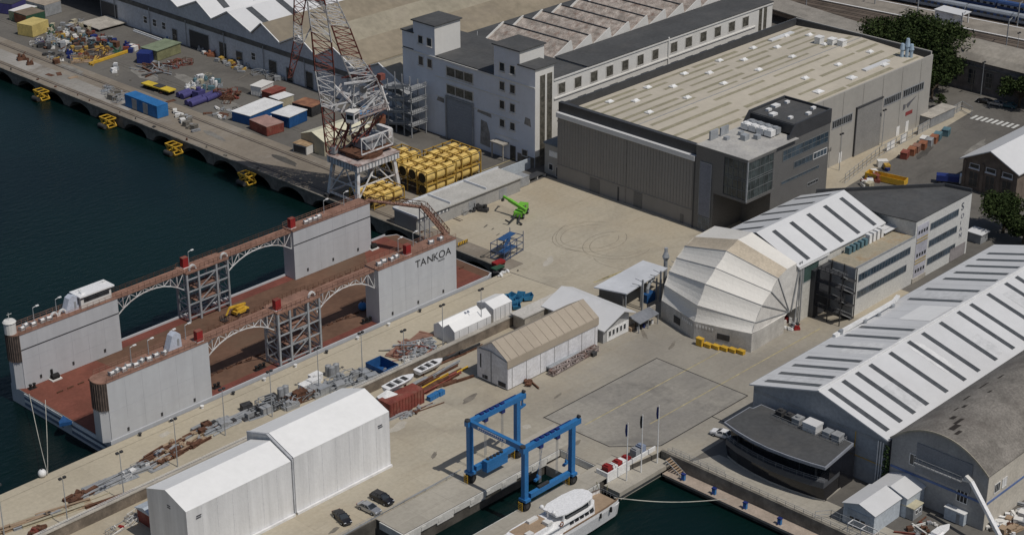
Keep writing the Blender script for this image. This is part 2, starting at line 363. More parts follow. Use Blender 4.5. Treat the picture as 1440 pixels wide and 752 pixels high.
def gable(mb, x0, x1, y0, y1, ze, zr, ax='x', yr=None, t=0.25, oh=0.0, m=0):
    """two roof slabs with the ridge along axis ax"""
    if ax == 'x':
        yr = (y0+y1)/2 if yr is None else yr
        k0 = (zr-ze)/(yr-y0); k1 = (zr-ze)/(y1-yr)
        pts = [(x0, y0-oh, ze-k0*oh), (x0, yr, zr), (x0, y1+oh, ze-k1*oh), (x0, y1+oh, ze-k1*oh+t), (x0, yr, zr+t), (x0, y0-oh, ze-k0*oh+t)]
        mb.ext(pts[:2]+pts[4:], (x1-x0,0,0), m); mb.ext(pts[1:5], (x1-x0,0,0), m)
    else:
        xr = (x0+x1)/2 if yr is None else yr
        k0 = (zr-ze)/(xr-x0); k1 = (zr-ze)/(x1-xr)
        pts = [(x0-oh, y0, ze-k0*oh), (xr, y0, zr), (x1+oh, y0, ze-k1*oh), (x1+oh, y0, ze-k1*oh+t), (xr, y0, zr+t), (x0-oh, y0, ze-k0*oh+t)]
        mb.ext(pts[:2]+pts[4:], (0,y1-y0,0), m); mb.ext(pts[1:5], (0,y1-y0,0), m)
# ================================================================ SETTING: ground, water, quays
G_ASPH = ground_mat('worn_asphalt', (0.125, 0.118, 0.108), (0.165, 0.155, 0.138), joint=0, stain=(0.07, 0.065, 0.06), samt=0.7)
G_CONC = ground_mat('sandy_yard_concrete', (0.42, 0.36, 0.265), (0.43, 0.39, 0.31), joint=9.0, jamt=0.06, stain=(0.26, 0.23, 0.185), samt=0.6, zone=(300, 222, 30, 62, (0.27,0.25,0.215), (0.35,0.325,0.275)))  # sandy base colour with a greyer worn zone
G_QUAY = ground_mat('pale_quay_concrete', (0.44, 0.39, 0.295), (0.48, 0.43, 0.335), joint=12.0, jamt=0.03, stain=(0.34, 0.30, 0.23), samt=0.4)
G_GREY = ground_mat('grey_scuffed_concrete', (0.275, 0.255, 0.225), (0.36, 0.33, 0.28), joint=7.0, jamt=0.06, stain=(0.15, 0.14, 0.13), samt=0.75, sscale=0.05)
G_PAD = ground_mat('dark_parking_pad', (0.225, 0.214, 0.196), (0.33, 0.31, 0.27), joint=7.0, jamt=0.05, stain=(0.13, 0.125, 0.118), samt=0.8, sscale=0.06, var=0.2)
G_OLDQ = ground_mat('old_brown_quay_top', (0.21, 0.18, 0.145), (0.26, 0.225, 0.18), joint=5.0, jamt=0.08, stain=(0.36, 0.34, 0.31), samt=0.6, sscale=0.05)
G_WHQ = ground_mat('whitish_worn_concrete', (0.36, 0.345, 0.32), (0.25, 0.235, 0.21), joint=5.0, jamt=0.1, stain=(0.16, 0.13, 0.10), samt=0.9, sscale=0.08)
G_PIER = ground_mat('pier_concrete', (0.36, 0.335, 0.285), (0.42, 0.39, 0.33), joint=8.0, jamt=0.08, stain=(0.24, 0.22, 0.19), samt=0.5, sscale=0.06)
G_BALL = ground_mat('rail_ballast', (0.105, 0.082, 0.066), (0.15, 0.122, 0.098), joint=0, stain=(0.06, 0.05, 0.042), samt=0.7, sscale=0.1)

w = bpy.data.materials.new('harbour_water'); w.use_nodes = True
nt = w.node_tree; b = nt.nodes['Principled BSDF']; b.inputs['Roughness'].default_value = 0.10; b.inputs['IOR'].default_value = 1.25
gg = nt.nodes.new('ShaderNodeNewGeometry'); mp = nt.nodes.new('ShaderNodeMapping'); mp.inputs['Scale'].default_value = (0.6, 1.6, 1); mp.inputs['Rotation'].default_value = (0,0,0.75)
nt.links.new(gg.outputs['Position'], mp.inputs[0])
n1 = nt.nodes.new('ShaderNodeTexNoise'); n1.inputs['Scale'].default_value = 0.55; n1.inputs['Detail'].default_value = 7; n1.inputs['Roughness'].default_value = 0.62
nt.links.new(mp.outputs[0], n1.inputs['Vector'])
bp = nt.nodes.new('ShaderNodeBump'); bp.inputs['Strength'].default_value = 0.55; bp.inputs['Distance'].default_value = 0.35
nt.links.new(n1.outputs['Fac'], bp.inputs['Height']); nt.links.new(bp.outputs[0], b.inputs['Normal'])
n2 = nt.nodes.new('ShaderNodeTexNoise'); n2.inputs['Scale'].default_value = 0.012; n2.inputs['Detail'].default_value = 5
nt.links.new(gg.outputs['Position'], n2.inputs['Vector'])
cr = nt.nodes.new('ShaderNodeValToRGB'); cr.color_ramp.elements[0].position = 0.35; cr.color_ramp.elements[0].color = (0.002, 0.009, 0.0095, 1)
cr.color_ramp.elements[1].position = 0.65; cr.color_ramp.elements[1].color = (0.003, 0.015, 0.0135, 1)
nt.links.new(n2.outputs['Fac'], cr.inputs[0]); nt.links.new(cr.outputs[0], b.inputs['Base Color'])
WZ = -4.0
mb = MB(); mb.face([(-2500,-2500,WZ),(3500,-2500,WZ),(3500,4000,WZ),(-2500,4000,WZ)])
struct(mb.build('water', w))
# the land: one body whose top is the ground and whose sides are the quay walls
LAND = [(-400,237),(209,237),(209,229),(254.6,229),(254.6,219),(200,218.8),(200,213.9),(251,213.9),(251,215),(268.6,212.8),(268.6,-600),
        (2500,-600),(2500,2600),(318,2600),(318,299.5),(312,299.5),(-400,299.5)]
mb = MB(); n = len(LAND)
mb.face([(x,y,0) for x,y in LAND], 0)
for i in range(n):
    a, c = LAND[i], LAND[(i+1)%n]
    mb.face([(a[0],a[1],0),(c[0],c[1],0),(c[0],c[1],-9),(a[0],a[1],-9)], 1)
struct(mb.build('ground', [G_ASPH, CONCD]))
def sheet(name, pts, z, m):
    mb = MB(); mb.face([(p[0],p[1],z) for p in pts]); return struct(mb.build(name, m))
sheet('pale_quay', [(-399,277),(-399,299.4),(311.6,299.4),(313.5,277)], 0.016, G_QUAY)
sheet('yard', [(-399,237.1),(-399,277),(313.5,277),(312,299.4),(318.1,299.5),(318.1,335),(367,336),(367,281),(500,281),(500,276),(418,268.5),(372,262),(318,256),(304,255),(304,241.6),(262.3,240.2),(262,237.3)], 0.012, G_CONC)
sheet('grey_yard', [(262,237.3),(262.3,240.2),(304,241.6),(304,255),(340,258),(372,262),(372,216),(345,206),(268.7,206),(268.7,212.7),(251.1,214.9),(251,214),(250,219.2),(254.8,219),(254.8,229),(250,229.2),(250,237.3)], 0.014, G_CONC)
sheet('parking_pad', [(262.1,240.6),(300.9,240.6),(300.9,214.4),(270.4,214.4),(262.5,222)], 0.024, G_PAD)
sheet('travel_hoist_pier', [(209.1,229.1),(209.1,237.2),(262,237.3),(258,229.05)], 0.02, G_PIER)
sheet('harbour_pier', [(200.1,213.95),(200.1,218.75),(254.8,218.95),(260,219),(260,214.3),(250.9,213.95)], 0.02, G_PIER)
sheet('waterfront_path', [(268.65,-100),(268.65,206),(276,203),(276.5,176),(276.5,-100)], 0.018, G_PIER)
sheet('old_quay_top', [(312.1,299.6),(317.95,299.6),(317.95,337),(331,337),(331,900),(312.1,900)], 0.012, G_OLDQ)
sheet('worn_quay_patch', [(316.5,470),(323,470),(324,640),(316.5,640)], 0.02, G_WHQ)
sheet('worn_quay_patch', [(314,366),(323,366),(323,400),(314,400)], 0.022, G_OLDQ)
sheet('rail_yard', [(530,430),(680,430),(720,180),(556,200),(541,300)], 0.02, G_BALL)
DEN = mat('pad_outline', (0.05, 0.048, 0.045), 0.9, 0.2, 0.5)
mb = MB()
for a, c in (((262,240.7),(301,240.7)),((301,240.7),(301,214.3)),((301,214.3),(270.4,214.3)),((262.3,240.7),(262.6,222)),((262.6,222),(270.4,214.3)),((288,214.3),(288,206))):
    mb.bar((*a,0.03),(*c,0.03),0.26,0.03)
struct(mb.build('drain_channel', DEN))
# faded yellow guide lines and tyre circles on the yard
YL = mat('faded_yellow_line', (0.42, 0.36, 0.20), 0.9, 0.25, 0.6, dirt=(0.30,0.27,0.20), dirt_amt=0.9, dscale=0.4)
mb = MB()
for a, c, ww in (((266,232),(340,232),.25),((276,222),(340,222),.25),((330,352.5),(372,352.5),.3),((332,404),(366,404),.3)):
    mb.bar((*a,0.034),(*c,0.034),ww,0.02)
p0, p1 = at(838,396,0.03), at(860,390,0.03)
for k in range(2): mb.bar(at(835+k*12,397-k*5,0.03), at(868+k*8,385-k*4,0.03), 0.6, 0.02)
struct(mb.build('faded_line', YL))
TYRE = mat('tyre_mark', (0.25, 0.225, 0.18), 0.9, 0.3, 0.8, dirt=(0.36,0.32,0.25), dirt_amt=1.0, dscale=0.5)
def ribbon(mb, pts, w_, z):
    for i in range(len(pts)-1):
        a = Vector((*pts[i],z)); c = Vector((*pts[i+1],z)); d = (c-a).normalized(); s_ = Vector((-d.y,d.x,0))*w_/2
        mb.face([a-s_, c-s_, c+s_, a+s_])
mb = MB()
for (px, py, r0, a0, a1) in ((830,333,10.5,20,330),(830,333,8.2,30,320),(868,345,9.5,40,300),(868,345,7.6,60,290),(905,352,14,150,250),(850,330,13.5,100,200)):
    c_ = at(px,py); rr = r0
    pts = [(c_.x+rr*(1+0.05*math.sin(3*math.radians(t)))*math.cos(R(t)), c_.y+rr*0.9*math.sin(R(t))) for t in range(a0,a1,8)]
    ribbon(mb, pts, 0.16, 0.03)
struct(mb.build('tyre_mark', TYRE))
# quay rails on the far quay
mb = MB()
RAILM = mat('worn_rail', (0.09,0.075,0.065), 0.6, 0.3, 0.5)
for x in (315, 326.5): mb.bar((x,331,0.05),(x,900,0.05),0.5,0.05); mb.bar((x+0.9,331,0.05),(x+0.9,900,0.05),0.18,0.05)
struct(mb.build('crane_rail', RAILM))
mb = MB()
def rx(y, x0): return x0+(y-330)*-0.10      # the line of the tracks
for x0 in (549,553.6,558.2,562.8,567.4,592,598,604,610,616,622,628,634):
    for g_ in (0,1.5): mb.bar((rx(430,x0)+g_,430,0.1),(rx(200,x0)+g_,200,0.1),0.2,0.1)
struct(mb.build('railway_track', RAILM))
mb = MB()
for x0,w_ in ((571.2,.7),(583.8,.7)): mb.ext([(rx(430,x0),430,.56),(rx(430,x0)+w_,430,.56),(rx(200,x0)+w_,200,.56),(rx(200,x0),200,.56)],(0,0,.03))
struct(mb.build('platform_edge', WHITE))
PLATM = mat('platform_paving', (0.26,0.235,0.2), 0.9, 0.15, 0.2)
mb = MB(); mb.ext([(rx(430,571),430,0.03),(rx(430,584.6),430,0.03),(rx(200,584.6),200,0.03),(rx(200,571),200,0.03)],(0,0,0.5)); struct(mb.build('station_platform', PLATM))
# crosswalk
mb = MB()
a = at(1370,165); c = at(1428,178)
for i in range(9):
    p = a.lerp(c, i/8.0); mb.box(p.x-2.0,p.x+2.0,p.y-0.45,p.y+0.45,0.02,0.035)
struct(mb.build('zebra_crossing', mat('road_paint', (0.6,0.6,0.57), 0.9, 0.2, 1.0)))
# old arcaded quay front (x = 312..318) : piers, arches and deck
mb = MB()
y = 303.0; first = True
mb.box(312,317.99,299.51,1400,-0.75,-0.004)
while y < 900:
    w_ = 3.2; mb.box(312.2,318,y-w_/2,y+w_/2,-9,-0.76)
    span = 15.0; ya, yb = y+w_/2, y+span-w_/2; yc = (ya+yb)/2; hw = (yb-ya)/2
    prof = [(ya, -0.76)] + [(yc-hw*math.cos(math.pi*i/12), -4.6+3.3*math.sin(math.pi*i/12)) for i in range(13)] + [(yb,-0.76)]
    mb.ext([(312.3,p[0],p[1]) for p in prof][:], (5.7,0,0))
    y += span
struct(mb.build('arched_quay', CONCO))
mb = MB()
mb.box(311.75,312.35,299.6,1400,0.0,0.28); 
struct(mb.build('quay_kerb', CONCO))
# fascia beams of the hoist piers, with stepped pockets on their lower edges
BEAM = mat('white_pier_beam', (0.62,0.61,0.57), 0.85, 0.1, 0.3, streak=0.2)
mb = MB(); random.seed(2)
x = 208.7; k = 0
while x < 254:
    x2 = min(x+4.6, 254.2); h = 1.9 if k % 2 == 0 else 1.35
    mb.box(x, x2, 228.72, 228.98, -h, -0.02); mb.box(x+.2,x+1.4,228.6,228.72,-1.2,-.3); x = x2; k += 1
mb.box(208.70,208.98,228.98,235.8,-1.6,-0.02)
x = 200
while x < 250: x2=min(x+6,250); mb.box(x,x2-0.15,213.6,213.88,-1.5,-0.02); mb.box(x,x2-.15,218.9,219.1,-1.3,-.02); x = x2
mb.box(254.45,254.59,219.15,228.9,-1.6,-0.02)
struct(mb.build('pier_beam', BEAM))
mb = MB(); mb.box(249.8,254.4,219.2,228.6,-9,-1.7); struct(mb.build('slot_ledge', G_PIER))
mb = MB(); mb.box(251.4,267.9,209.5,213.85,-2.2,-1.2); mb.box(253,266,210.5,213.5,-9,-2.2)
struct(mb.build('low_landing', G_PIER))
mb = MB(); mb.box(264.9,268.55,-200,209.3,-2.9,-2.4); struct(mb.build('low_walkway', mat('pink_brown_walkway',(0.40,0.33,0.27),0.9,0.12,0.3)))
mb = MB(); mb.box(265.6,268.5,-200,209.1,-9,-2.91)
struct(mb.build('walkway_footing', CONCD))
mb = MB(); mb.box(268.35,268.58,-200,212.6,-2.38,-0.02); mb.box(268.3,269.0,-200,212.6,0.0,0.45)
o = mb.build('jetty_wall', CONCO); struct(o)
# slot end wall of the dock basin
# long sea wall between quay and yard
r = thing('sea_wall', 'long low brown masonry wall between the pale quay and the boatyard', 'wall', (200,277,0))
mb = MB(); mb.box(100,305,276.6,277.5,0,2.5); mb.build('wall_body', mat('brown_masonry',(0.21,0.175,0.14),0.95,0.25,0.4,streak=0.3,dirt=(0.1,0.085,0.07),dirt_amt=0.7,dscale=0.3), r)
mb = MB(); mb.box(100,305.1,276.45,277.65,2.503,2.75); mb.build('coping', CONC, r)
mb = MB()
for x in range(101,250,12): railing(mb, [(x,277.05,2.75),(x+11.8,277.05,2.75)], 0.6, 0.06, 2.9)
mb.build('handrail', WHITE, r)

# ================================================================ BUILDINGS
# ---- 1. large grey hangar with gravel roof and office wing
r = thing('shipyard_hangar', 'huge grey hangar with flat tan roof and a grey-brown sliding-door front', 'hangar', (367,282,0))
HX0,HX1,HY0,HY1,HZ = 367.6,481,281,332,21.2
mb = MB(); mb.box(HX0+.4,HX1,HY0,HY1,0,20.4); mb.build('wall', CONCW, r)
mb = MB()   # south wall panels edge and parapets
mb.box(HX0+.6,HX1,HY0-.02,HY0+.5,20.41,21.9); mb.box(HX1-.5,HX1+.02,HY0+.5,HY1,20.41,22.9); mb.box(HX0+1.5,HX1-.5,HY1-.02,HY1+.04,20.41,22.9)
mb.build('parapet', CONCW, r)
mb = MB(); mb.box(HX0+1.5,HX1-.5,HY1-.6,HY1-.03,20.41,22.92); mb.box(HX1-.85,HX1-.51,HY0+.5,HY1-.61,20.41,22.7); mb.build('parapet_lining', CHAR, r)
mb = MB()
for i in range(11): x = HX0+4+i*10.3; mb.box(x,x+0.12,HY0-.06,HY0-.021,0,21.9)
mb.build('panel_joint', mat('joint_grey',(0.25,0.24,0.22)), r)  # joint strips in a darker grey than the wall
mb = MB(); mb.box(HX0-.6,HX0+.39,HY0+1.8,HY1+.3,0,19.2)
fr = mb.build('sliding_front', PANEL, r); fr['label'] = 'tall grey-brown sliding panels'
mb = MB()
for i in range(47): y = HY0+2.4+i*1.05; mb.box(HX0-.68,HX0-.602,y,y+0.09,4.9,19.1)
mb.box(HX0-.72,HX0-.603,HY0+1.8,HY1+.3,4.7,4.9)
for y in (306.5,): mb.box(HX0-.75,HX0-.604,y,y+.3,0,19.2)
mb.build('panel_rib', mat('subtle_rib',(0.24,0.229,0.216),.55,.03,.1), r)
mb = MB(); mb.box(HX0-1.3,HX0+.38,HY0+1.6,HY1+.4,19.21,20.6); mb.build('front_ledge', WROOF, r)
mb = MB(); mb.box(HX0-.1,HX0+1.3,HY0+1.4,HY1+.5,20.61,23.4); mb.build('front_parapet', CHAR, r)
f = Face('x', HX0-.6, -1)
for (y0,y1,z1) in ((316.2,319.8,4.3),(309,309.5,4.2),(300.6,303.6,4.5),(286.0,287.1,2.6)):
    mb = MB(); f.box(mb, y0,y1,0.05,z1,0.01,0.1); mb.build('access_door', PANELD if y1-y0>1 else CHAR, r)
# shallow-ridge roof with sheets running along x
mb = MB(); ym = (HY0+HY1)/2
mb.face([(HX0+1.3,HY0+.5,20.55),(HX1-.5,HY0+.5,20.55),(HX1-.5,ym,22.0),(HX0+1.3,ym,22.0)]); mb.face([(HX0+1.3,ym,22.0),(HX1-.5,ym,22.0),(HX1-.5,HY1-.6,20.55),(HX0+1.3,HY1-.6,20.55)])
roof = mb.build('roof', TANROOF, r)
def rz_(y): return 22.0 - abs(y-ym)/(25.0)*1.45
random.seed(5)
mb = MB()
for y in (285,290.5,295,299.8,304,309.5,313,317.5,321.5,325.5,328.6):
    x = HX0+3+random.uniform(0,5)
    while x < HX1-6:
        L_ = random.uniform(14,34); x2 = min(x+L_, HX1-2); ww = random.uniform(0.45,0.8)
        mb.face([(x,y-ww,rz_(y-ww)+.03),(x2,y-ww,rz_(y-ww)+.03),(x2,y+ww,rz_(y+ww)+.03),(x,y+ww,rz_(y+ww)+.03)]); x = x2+random.uniform(1,9)
mb.build('moss_band', MOSS, roof)
mb = MB(); mb.box(HX0+1.4,HX1-.7,ym-.12,ym+.12,22.0,22.1); mb.build('ridge_seam', GREYS, roof)
n_=0
for y,off in ((288,0),(297,6),(311,2),(321,8),(326.5,3)):
    for k in range(6):
        x = HX0+12+off+k*17.0
        if x > HX1-5 or (y<300 and x<425): continue
        mb = MB(); z = rz_(y); s_ = 1.5 if (k+n_)%2 else 1.1
        mb.box(x-s_,x+s_,y-s_*.8,y+s_*.8,z,z+.35); mb.add([(x-s_*.85,y-s_*.65,z+.352),(x+s_*.85,y-s_*.65,z+.352),(x+s_*.85,y+s_*.65,z+.352),(x-s_*.85,y+s_*.65,z+.352),(x-.6,y,z+.8),(x+.6,y,z+.8)],[(0,1,5,4),(2,3,4,5),(1,2,5),(3,0,4)])
        mb.build('roof_vent', WHITE, roof); n_+=1
for (x,y,l) in ((462,289,13),(466,327,12)):
    mb = MB(); z=rz_(y); mb.box(x-l/2,x+l/2,y-.8,y+.8,z,z+.5); mb.build('rooflight', WROOF, roof)
for px in (1152,1170,1184):
    p = at(px,57+(px-1152)*.15,22.5); mb = MB(); mb.box(p.x-1.2,p.x+1.2,p.y-1,p.y+1,21.5,23.6); mb.box(p.x-1.35,p.x+1.35,p.y-1.15,p.y+1.15,23.61,23.8); mb.build('ventilation_unit', WHITE, roof)
# exhaust stacks at the far corner
for (px,h) in ((1268,4.6),(1275,6.2),(1281,4.4)):
    p = at(px,80,21); mb = MB(); mb.cyl((p.x,p.y,20.6),(p.x,p.y,20.6+h*.6),.55,10); mb.cyl((p.x,p.y,20.6+h*.6+.001),(p.x,p.y,20.6+h),.85,10,.5); mb.build('exhaust_stack', mat('pale_blue_metal',(0.35,0.45,0.55),0.4,0.1,0.5), roof)
# south side: doors, window rows, emblem
f = Face('y', HY0, -1)
for (x0,x1) in ((428.5,438.5),(455.3,464.5),(465.6,477)): f.window(r, x0,x1,11.8,14.2, 9, 1, GREYS, GLASS, 0.3)
mb = MB(); f.box(mb, 440.6,454,0.05,15,0.02,0.35); d_ = mb.build('sliding_door', mat('grey_door_panel',(0.25,0.245,0.235),0.6,0.06,0.3), r)
mb = MB(); f.box(mb,440.3,440.65,0,15.3,0.03,0.5); f.box(mb,440.3,454.2,15.0,15.4,0.03,0.55); mb.build('door_frame', CHAR, d_)
for (x0,x1,z1) in ((433,434.5,3.2),(468.5,470.2,3.4),(463.5,465.2,3.0)):
    mb = MB(); f.box(mb,x0,x1,0.05,z1,0.02,0.12); mb.build('side_door', WHITE, r)
mb = MB()
for pts in (((468,9.2),(473.5,10.6),(470.5,9.0),(469,7.8)),((466.3,9.5),(467.6,9.3),(467.6,8.0),(466.3,7.6))):
    mb.ext([f.p(u,z,0.02) for u,z in pts], (0,-0.06,0))
e_ = mb.build('wall_emblem', mat('emblem_grey',(0.13,0.13,0.14)), r)
mb = MB(); f.box(mb,468.0,471.8,5.4,6.6,0.02,0.08); mb.build('red_sign_panel', mat('dull_red_sign',(0.25,0.05,0.05)), r)
# ---- office wing (same building)
mb = MB(); mb.box(366.7,379.0,276.0,282.3,0,23.9); w1 = mb.build('office_wall', PANELD, r)
mb = MB(); mb.box(379.01,405.2,266.3,280.9,0,23.9); mb.build('office_wall', PANELD, r)
mb = MB()
mb.ext([(385.4,266.2,23.91),(405.3,266.2,23.91),(405.3,266.2,27.9),(388.9,266.2,27.9)],(0,.5,0))
mb.ext([(385.4,281.6,23.91),(405.3,281.6,23.91),(405.3,281.6,27.9),(388.9,281.6,27.9)],(0,.5,0))
mb.box(404.9,405.3,266.71,281.59,23.91,27.9); mb.box(389.0,389.4,266.71,281.59,24.5,27.2)
mb.build('roof_screen', CHAR, r)
mb = MB(); mb.box(389.5,404.8,266.75,281.5,27.0,27.3); blk = mb.build('upper_roof', BITU, r)
for (dx,dy,s_) in ((2,9,1.1),(4,12,.8),(8,12.6,1.2),(12.5,12,.7),(13.5,4,.7),(9,2.4,.8),(3,4,.7)):
    mb = MB(); x=389.5+dx; y=266.8+dy; mb.box(x-s_,x+s_,y-s_*.7,y+s_*.7,27.301,27.9); mb.build('roof_hatch', WHITE, blk)
mb = MB(); mb.box(366.6,388.9,265.2,282.3,23.91,24.1); ter = mb.build('terrace', mat('pale_grey_terrace',(0.42,0.41,0.39),0.9,0.12,0.2,dirt=(.5,.48,.42),dirt_amt=.6,dscale=.2), r)
for i in range(2):
    for j in range(4): mb = MB(); mb.box(383.4+i*2.4,385.5+i*2.4,270.4+j*2.6,272.7+j*2.6,24.5,26.1); mb.cyl((384.4+i*2.4,271.5+j*2.6,26.101),(384.4+i*2.4,271.5+j*2.6,26.35),.8,10); mb.build('chiller_unit', GALV if i else WHITE, ter)
for (x,y,sx,sy,h) in ((377,275,2.0,1.6,1.5),(380,273,1.6,1.4,1.2),(371,281.3,3.4,.5,2.6),(375.5,281.3,3.4,.5,2.4),(379.5,278,1.6,1,1.0),(374,278.5,1.4,1.2,.9)):
    mb = MB(); mb.box(x,x+sx,y-sy/2,y+sy/2,24.11,24.1+h); mb.build('plant_box', GALV, ter)
gx0,gx1,gy0,gy1,gz0,gz1 = 366.75,379.0,265.3,275.99,12.6,23.1
mb = MB(); mb.box(gx0-.1,379.0,gy0-.1,gy1,gz1,23.9); mb.box(gx0-.1,379.0,gy0-.1,gy1,11.8,gz0)
mb.box(gx0-.12,gx0+.3,272.9,gy1,gz0,gz1); mb.box(378.2,379.0,gy0+.05,gy1,gz0,gz1); mb.box(gx0+.35,378.1,272.9,gy1,gz0,gz1)
bay = mb.build('corner_bay', PANELD, r)
mb = MB(); mb.box(gx0+.1,378.15,gy0+.1,272.85,gz0+.01,gz1-.01); mb.build('glazing', mat('grey_green_glass',(0.055,0.07,0.072),.12,.5,.35,spec=.5), bay)
MUL = mat('bay_mullion',(0.16,0.17,0.175),.5,.1,.5)
mb = MB()
for i in range(6): x = gx0+1.6+i*1.9; mb.box(x,x+.10,gy0+.0,gy0+.098,gz0,gz1)
for z in (15.0,17.6,18.2,20.6): mb.box(gx0+.2,378.1,gy0-.02,gy0+.097,z,z+.12); mb.box(gx0-.02,gx0+.097,gy0+.2,272.9,z,z+.12)
for i in range(4): y=gy0+1.5+i*1.6; mb.box(gx0,gx0+.098,y,y+.10,gz0,gz1)
mb.build('mullion', MUL, bay)
mb = MB(); mb.box(gx0-.2,gx0+.15,gy0-.2,gy0+.15,gz0-.4,gz1+.3); mb.build('corner_post', GALV, bay)
f = Face('x', 366.7, -1)
mb = MB(); f.box(mb, 276.9,280.6,4.4,19.6,.02,.2); sg = mb.build('louvre_panel', mat('blue_grey_louvre',(0.19,0.205,0.25),0.5,.05,.2,streak=.2), r)
mb = MB(); f.box(mb, 276.8,276.9,4.3,19.7,.02,.26); f.box(mb,280.6,280.7,4.3,19.7,.02,.26); f.box(mb,276.9,280.6,19.6,19.7,.02,.26); mb.build('panel_frame', GALV, sg)
f.window(r, 276.9,280.6,0.4,4.0,3,2,GREYS,GLASSB,.12)
mb = MB(); mb.box(366.7,367.2,282.31,282.9,0,20.4); mb.build('shadow_gap', CHAR, r)
f = Face('y', 266.3, -1)
f.window(r, 383.6,404.4,18.6,21.6,11,2,MUL,GLASSB,.18)
f.window(r, 389,397.5,15.1,16.9,5,1,MUL,GLASSB,.18); f.window(r, 398,404.2,15.1,16.9,4,1,WHITE,GLASSB,.15)
f.window(r, 383.6,401,11.9,12.7,9,1,MUL,GLASSB,.15); f.window(r,396,401,7.8,8.7,4,1,GREYS,GLASS,.15)
# ---- low annex between hangar and white factory
r = thing('annex', 'small two-storey grey annex squeezed between the grey hangar and the white factory', 'building', (371,336,0))
mb = MB(); mb.box(368.4,380,332.6,338.5,0,9.2); mb.build('wall', CONCW, r)
mb = MB(); mb.box(368.1,380,332.5,338.8,9.21,9.7); mb.build('roof', mat('blue_grey_roof',(0.13,0.16,0.19)), r)
f = Face('x',368.4,-1); f.window(r,333.6,336.6,5.8,7.4,2,1,WHITE,WHITE,.15); f.window(r,335.2,336.8,1.5,3.4,1,1); f.window(r,333,334,.1,3,1,1)

# ---- 2. white factory building with twin stair blocks
r = thing('white_factory', 'tall pale plaster factory with stair blocks and a weathered saw-tooth roof behind', 'factory', (369,365,0))
FX = 369.2
mb = MB()
mb.box(FX,392,343.1,398.4,0,24.6)              # front range
mb.box(392,483,343.1,356,0,25.2)               # long south range
mb.box(392,483,356,398,0,22.5)
body = mb.build('wall', [SHADEPL, CREAM], r)
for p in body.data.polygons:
    if p.normal.y < -0.5: p.material_index = 1  # sunward faces stay plain white, the others carry the painted shade tint
def slab(x0,x1,y0,y1,z,parent,name='roof',m=BITU,t=.35,oh=.35):
    mb = MB(); mb.box(x0-oh,x1+oh,y0-oh,y1+oh,z,z+t); return mb.build(name,m,parent)
slab(FX,392,343.3,398.2,24.61,r,oh=0.0); slab(392.02,483,343.2,356,25.21,r,oh=.3)
def tower(x0,x1,y0,y1,z0,z1):
    mb = MB(); mb.box(x0,x1,y0,y1,z0,z1); o = mb.build('stair_block',[SHADEPL,CREAM],r)
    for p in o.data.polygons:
        if p.normal.y < -0.5: p.material_index = 1  # same split: shade tint painted on all but the sunward faces
    slab(x0,x1,y0,y1,z1+.01,o,oh=.5); return o
t1 = tower(FX-.05,377,343.05,349.2,0,30.0)
t2 = tower(FX-.02,379.5,349.21,359.5,24.6,34.0)
t3 = tower(FX-.03,380,384.2,393.5,24.6,34.0)
mb = MB(); mb.box(FX,377,393.6,398.4,24.97,30); t4 = mb.build('stair_block',SHADEPL,r); slab(FX,377,393.6,398.4,30.01,t4,oh=.4)
mb = MB(); mb.box(FX-.25,FX-.002,343.05,398.4,24.2,24.6); mb.box(FX-.18,FX-.003,349.3,384,18.6,18.85); mb.box(FX-.18,FX-.003,349.3,384,12.4,12.65); mb.box(FX-.18,FX-.003,349.5,359.3,6.6,6.8)
mb.box(FX,377,342.92,343.04,29.4,29.9)
mb.build('string_course', CREAM, r)
mb = MB(); mb.box(FX-.06,377.3,342.95,343.045,0,3.2); mb.box(FX-.12,FX-.06,343.2,350,0,3.0); mb.build('plinth', CONCO, r)
f = Face('x', FX-.02, -1); fw_ = mat('old_white_frame',(0.6,0.58,0.55))
for z0 in (14.6,20.2):
    f.window(r, 368.2,379.4,z0-.4,z0+2.6,3,1,fw_,DIRTYGL,.35,sill=True)
f = Face('x', FX-.07, -1)
for (y0,y1) in ((351.0,353.0),(355.2,357.2)):
    for z0,z1 in ((26.6,29.2),(20.8,23.4),(15.0,17.6),(9.4,11.8)):
        f.window(r, y0,y1,z0,z1,1,1,fw_,GLASS,.2,sill=True)
f.window(r,346,348.2,2.6,4.6,1,1,fw_,GLASS,.2)
mb = MB(); f.box(mb,350.8,353.0,0.1,4.6,.01,.05); mb.build('doorway', GLASS, r)
mb = MB(); f.box(mb,353.4,358.6,4.8,5.2,.01,2.8); f.box(mb,353.6,353.9,0,4.8,2.2,2.5); f.box(mb,358.0,358.3,0,4.8,2.2,2.5); mb.build('entrance_canopy', CONC, r)
for (y0,y1) in ((385.5,387.5),(389.3,391.3)):
    for z0,z1 in ((27.4,29.9),(20.6,23.4)): f.window(r,y0,y1,z0,z1,1,1,fw_,GLASS,.2,sill=True)
mb = MB(); f.box(mb,368.4,379.2,0.02,13.0,.03,.18); dr = mb.build('roller_door', mat('blue_grey_shutter',(0.27,0.29,0.33),.5,.06,.3), r)
mb = MB()
for i in range(13): f.box(mb,368.45,379.15,0.6+i*.98,.68+i*.98,.181,.22)
f.box(mb,379.25,379.7,0,13.3,.03,.5); f.box(mb,367.9,368.35,0,13.3,.03,.5); f.box(mb,367.9,379.7,13.31,13.7,.03,.5)
mb.build('door_frame', GREYS, dr)
mb = MB()
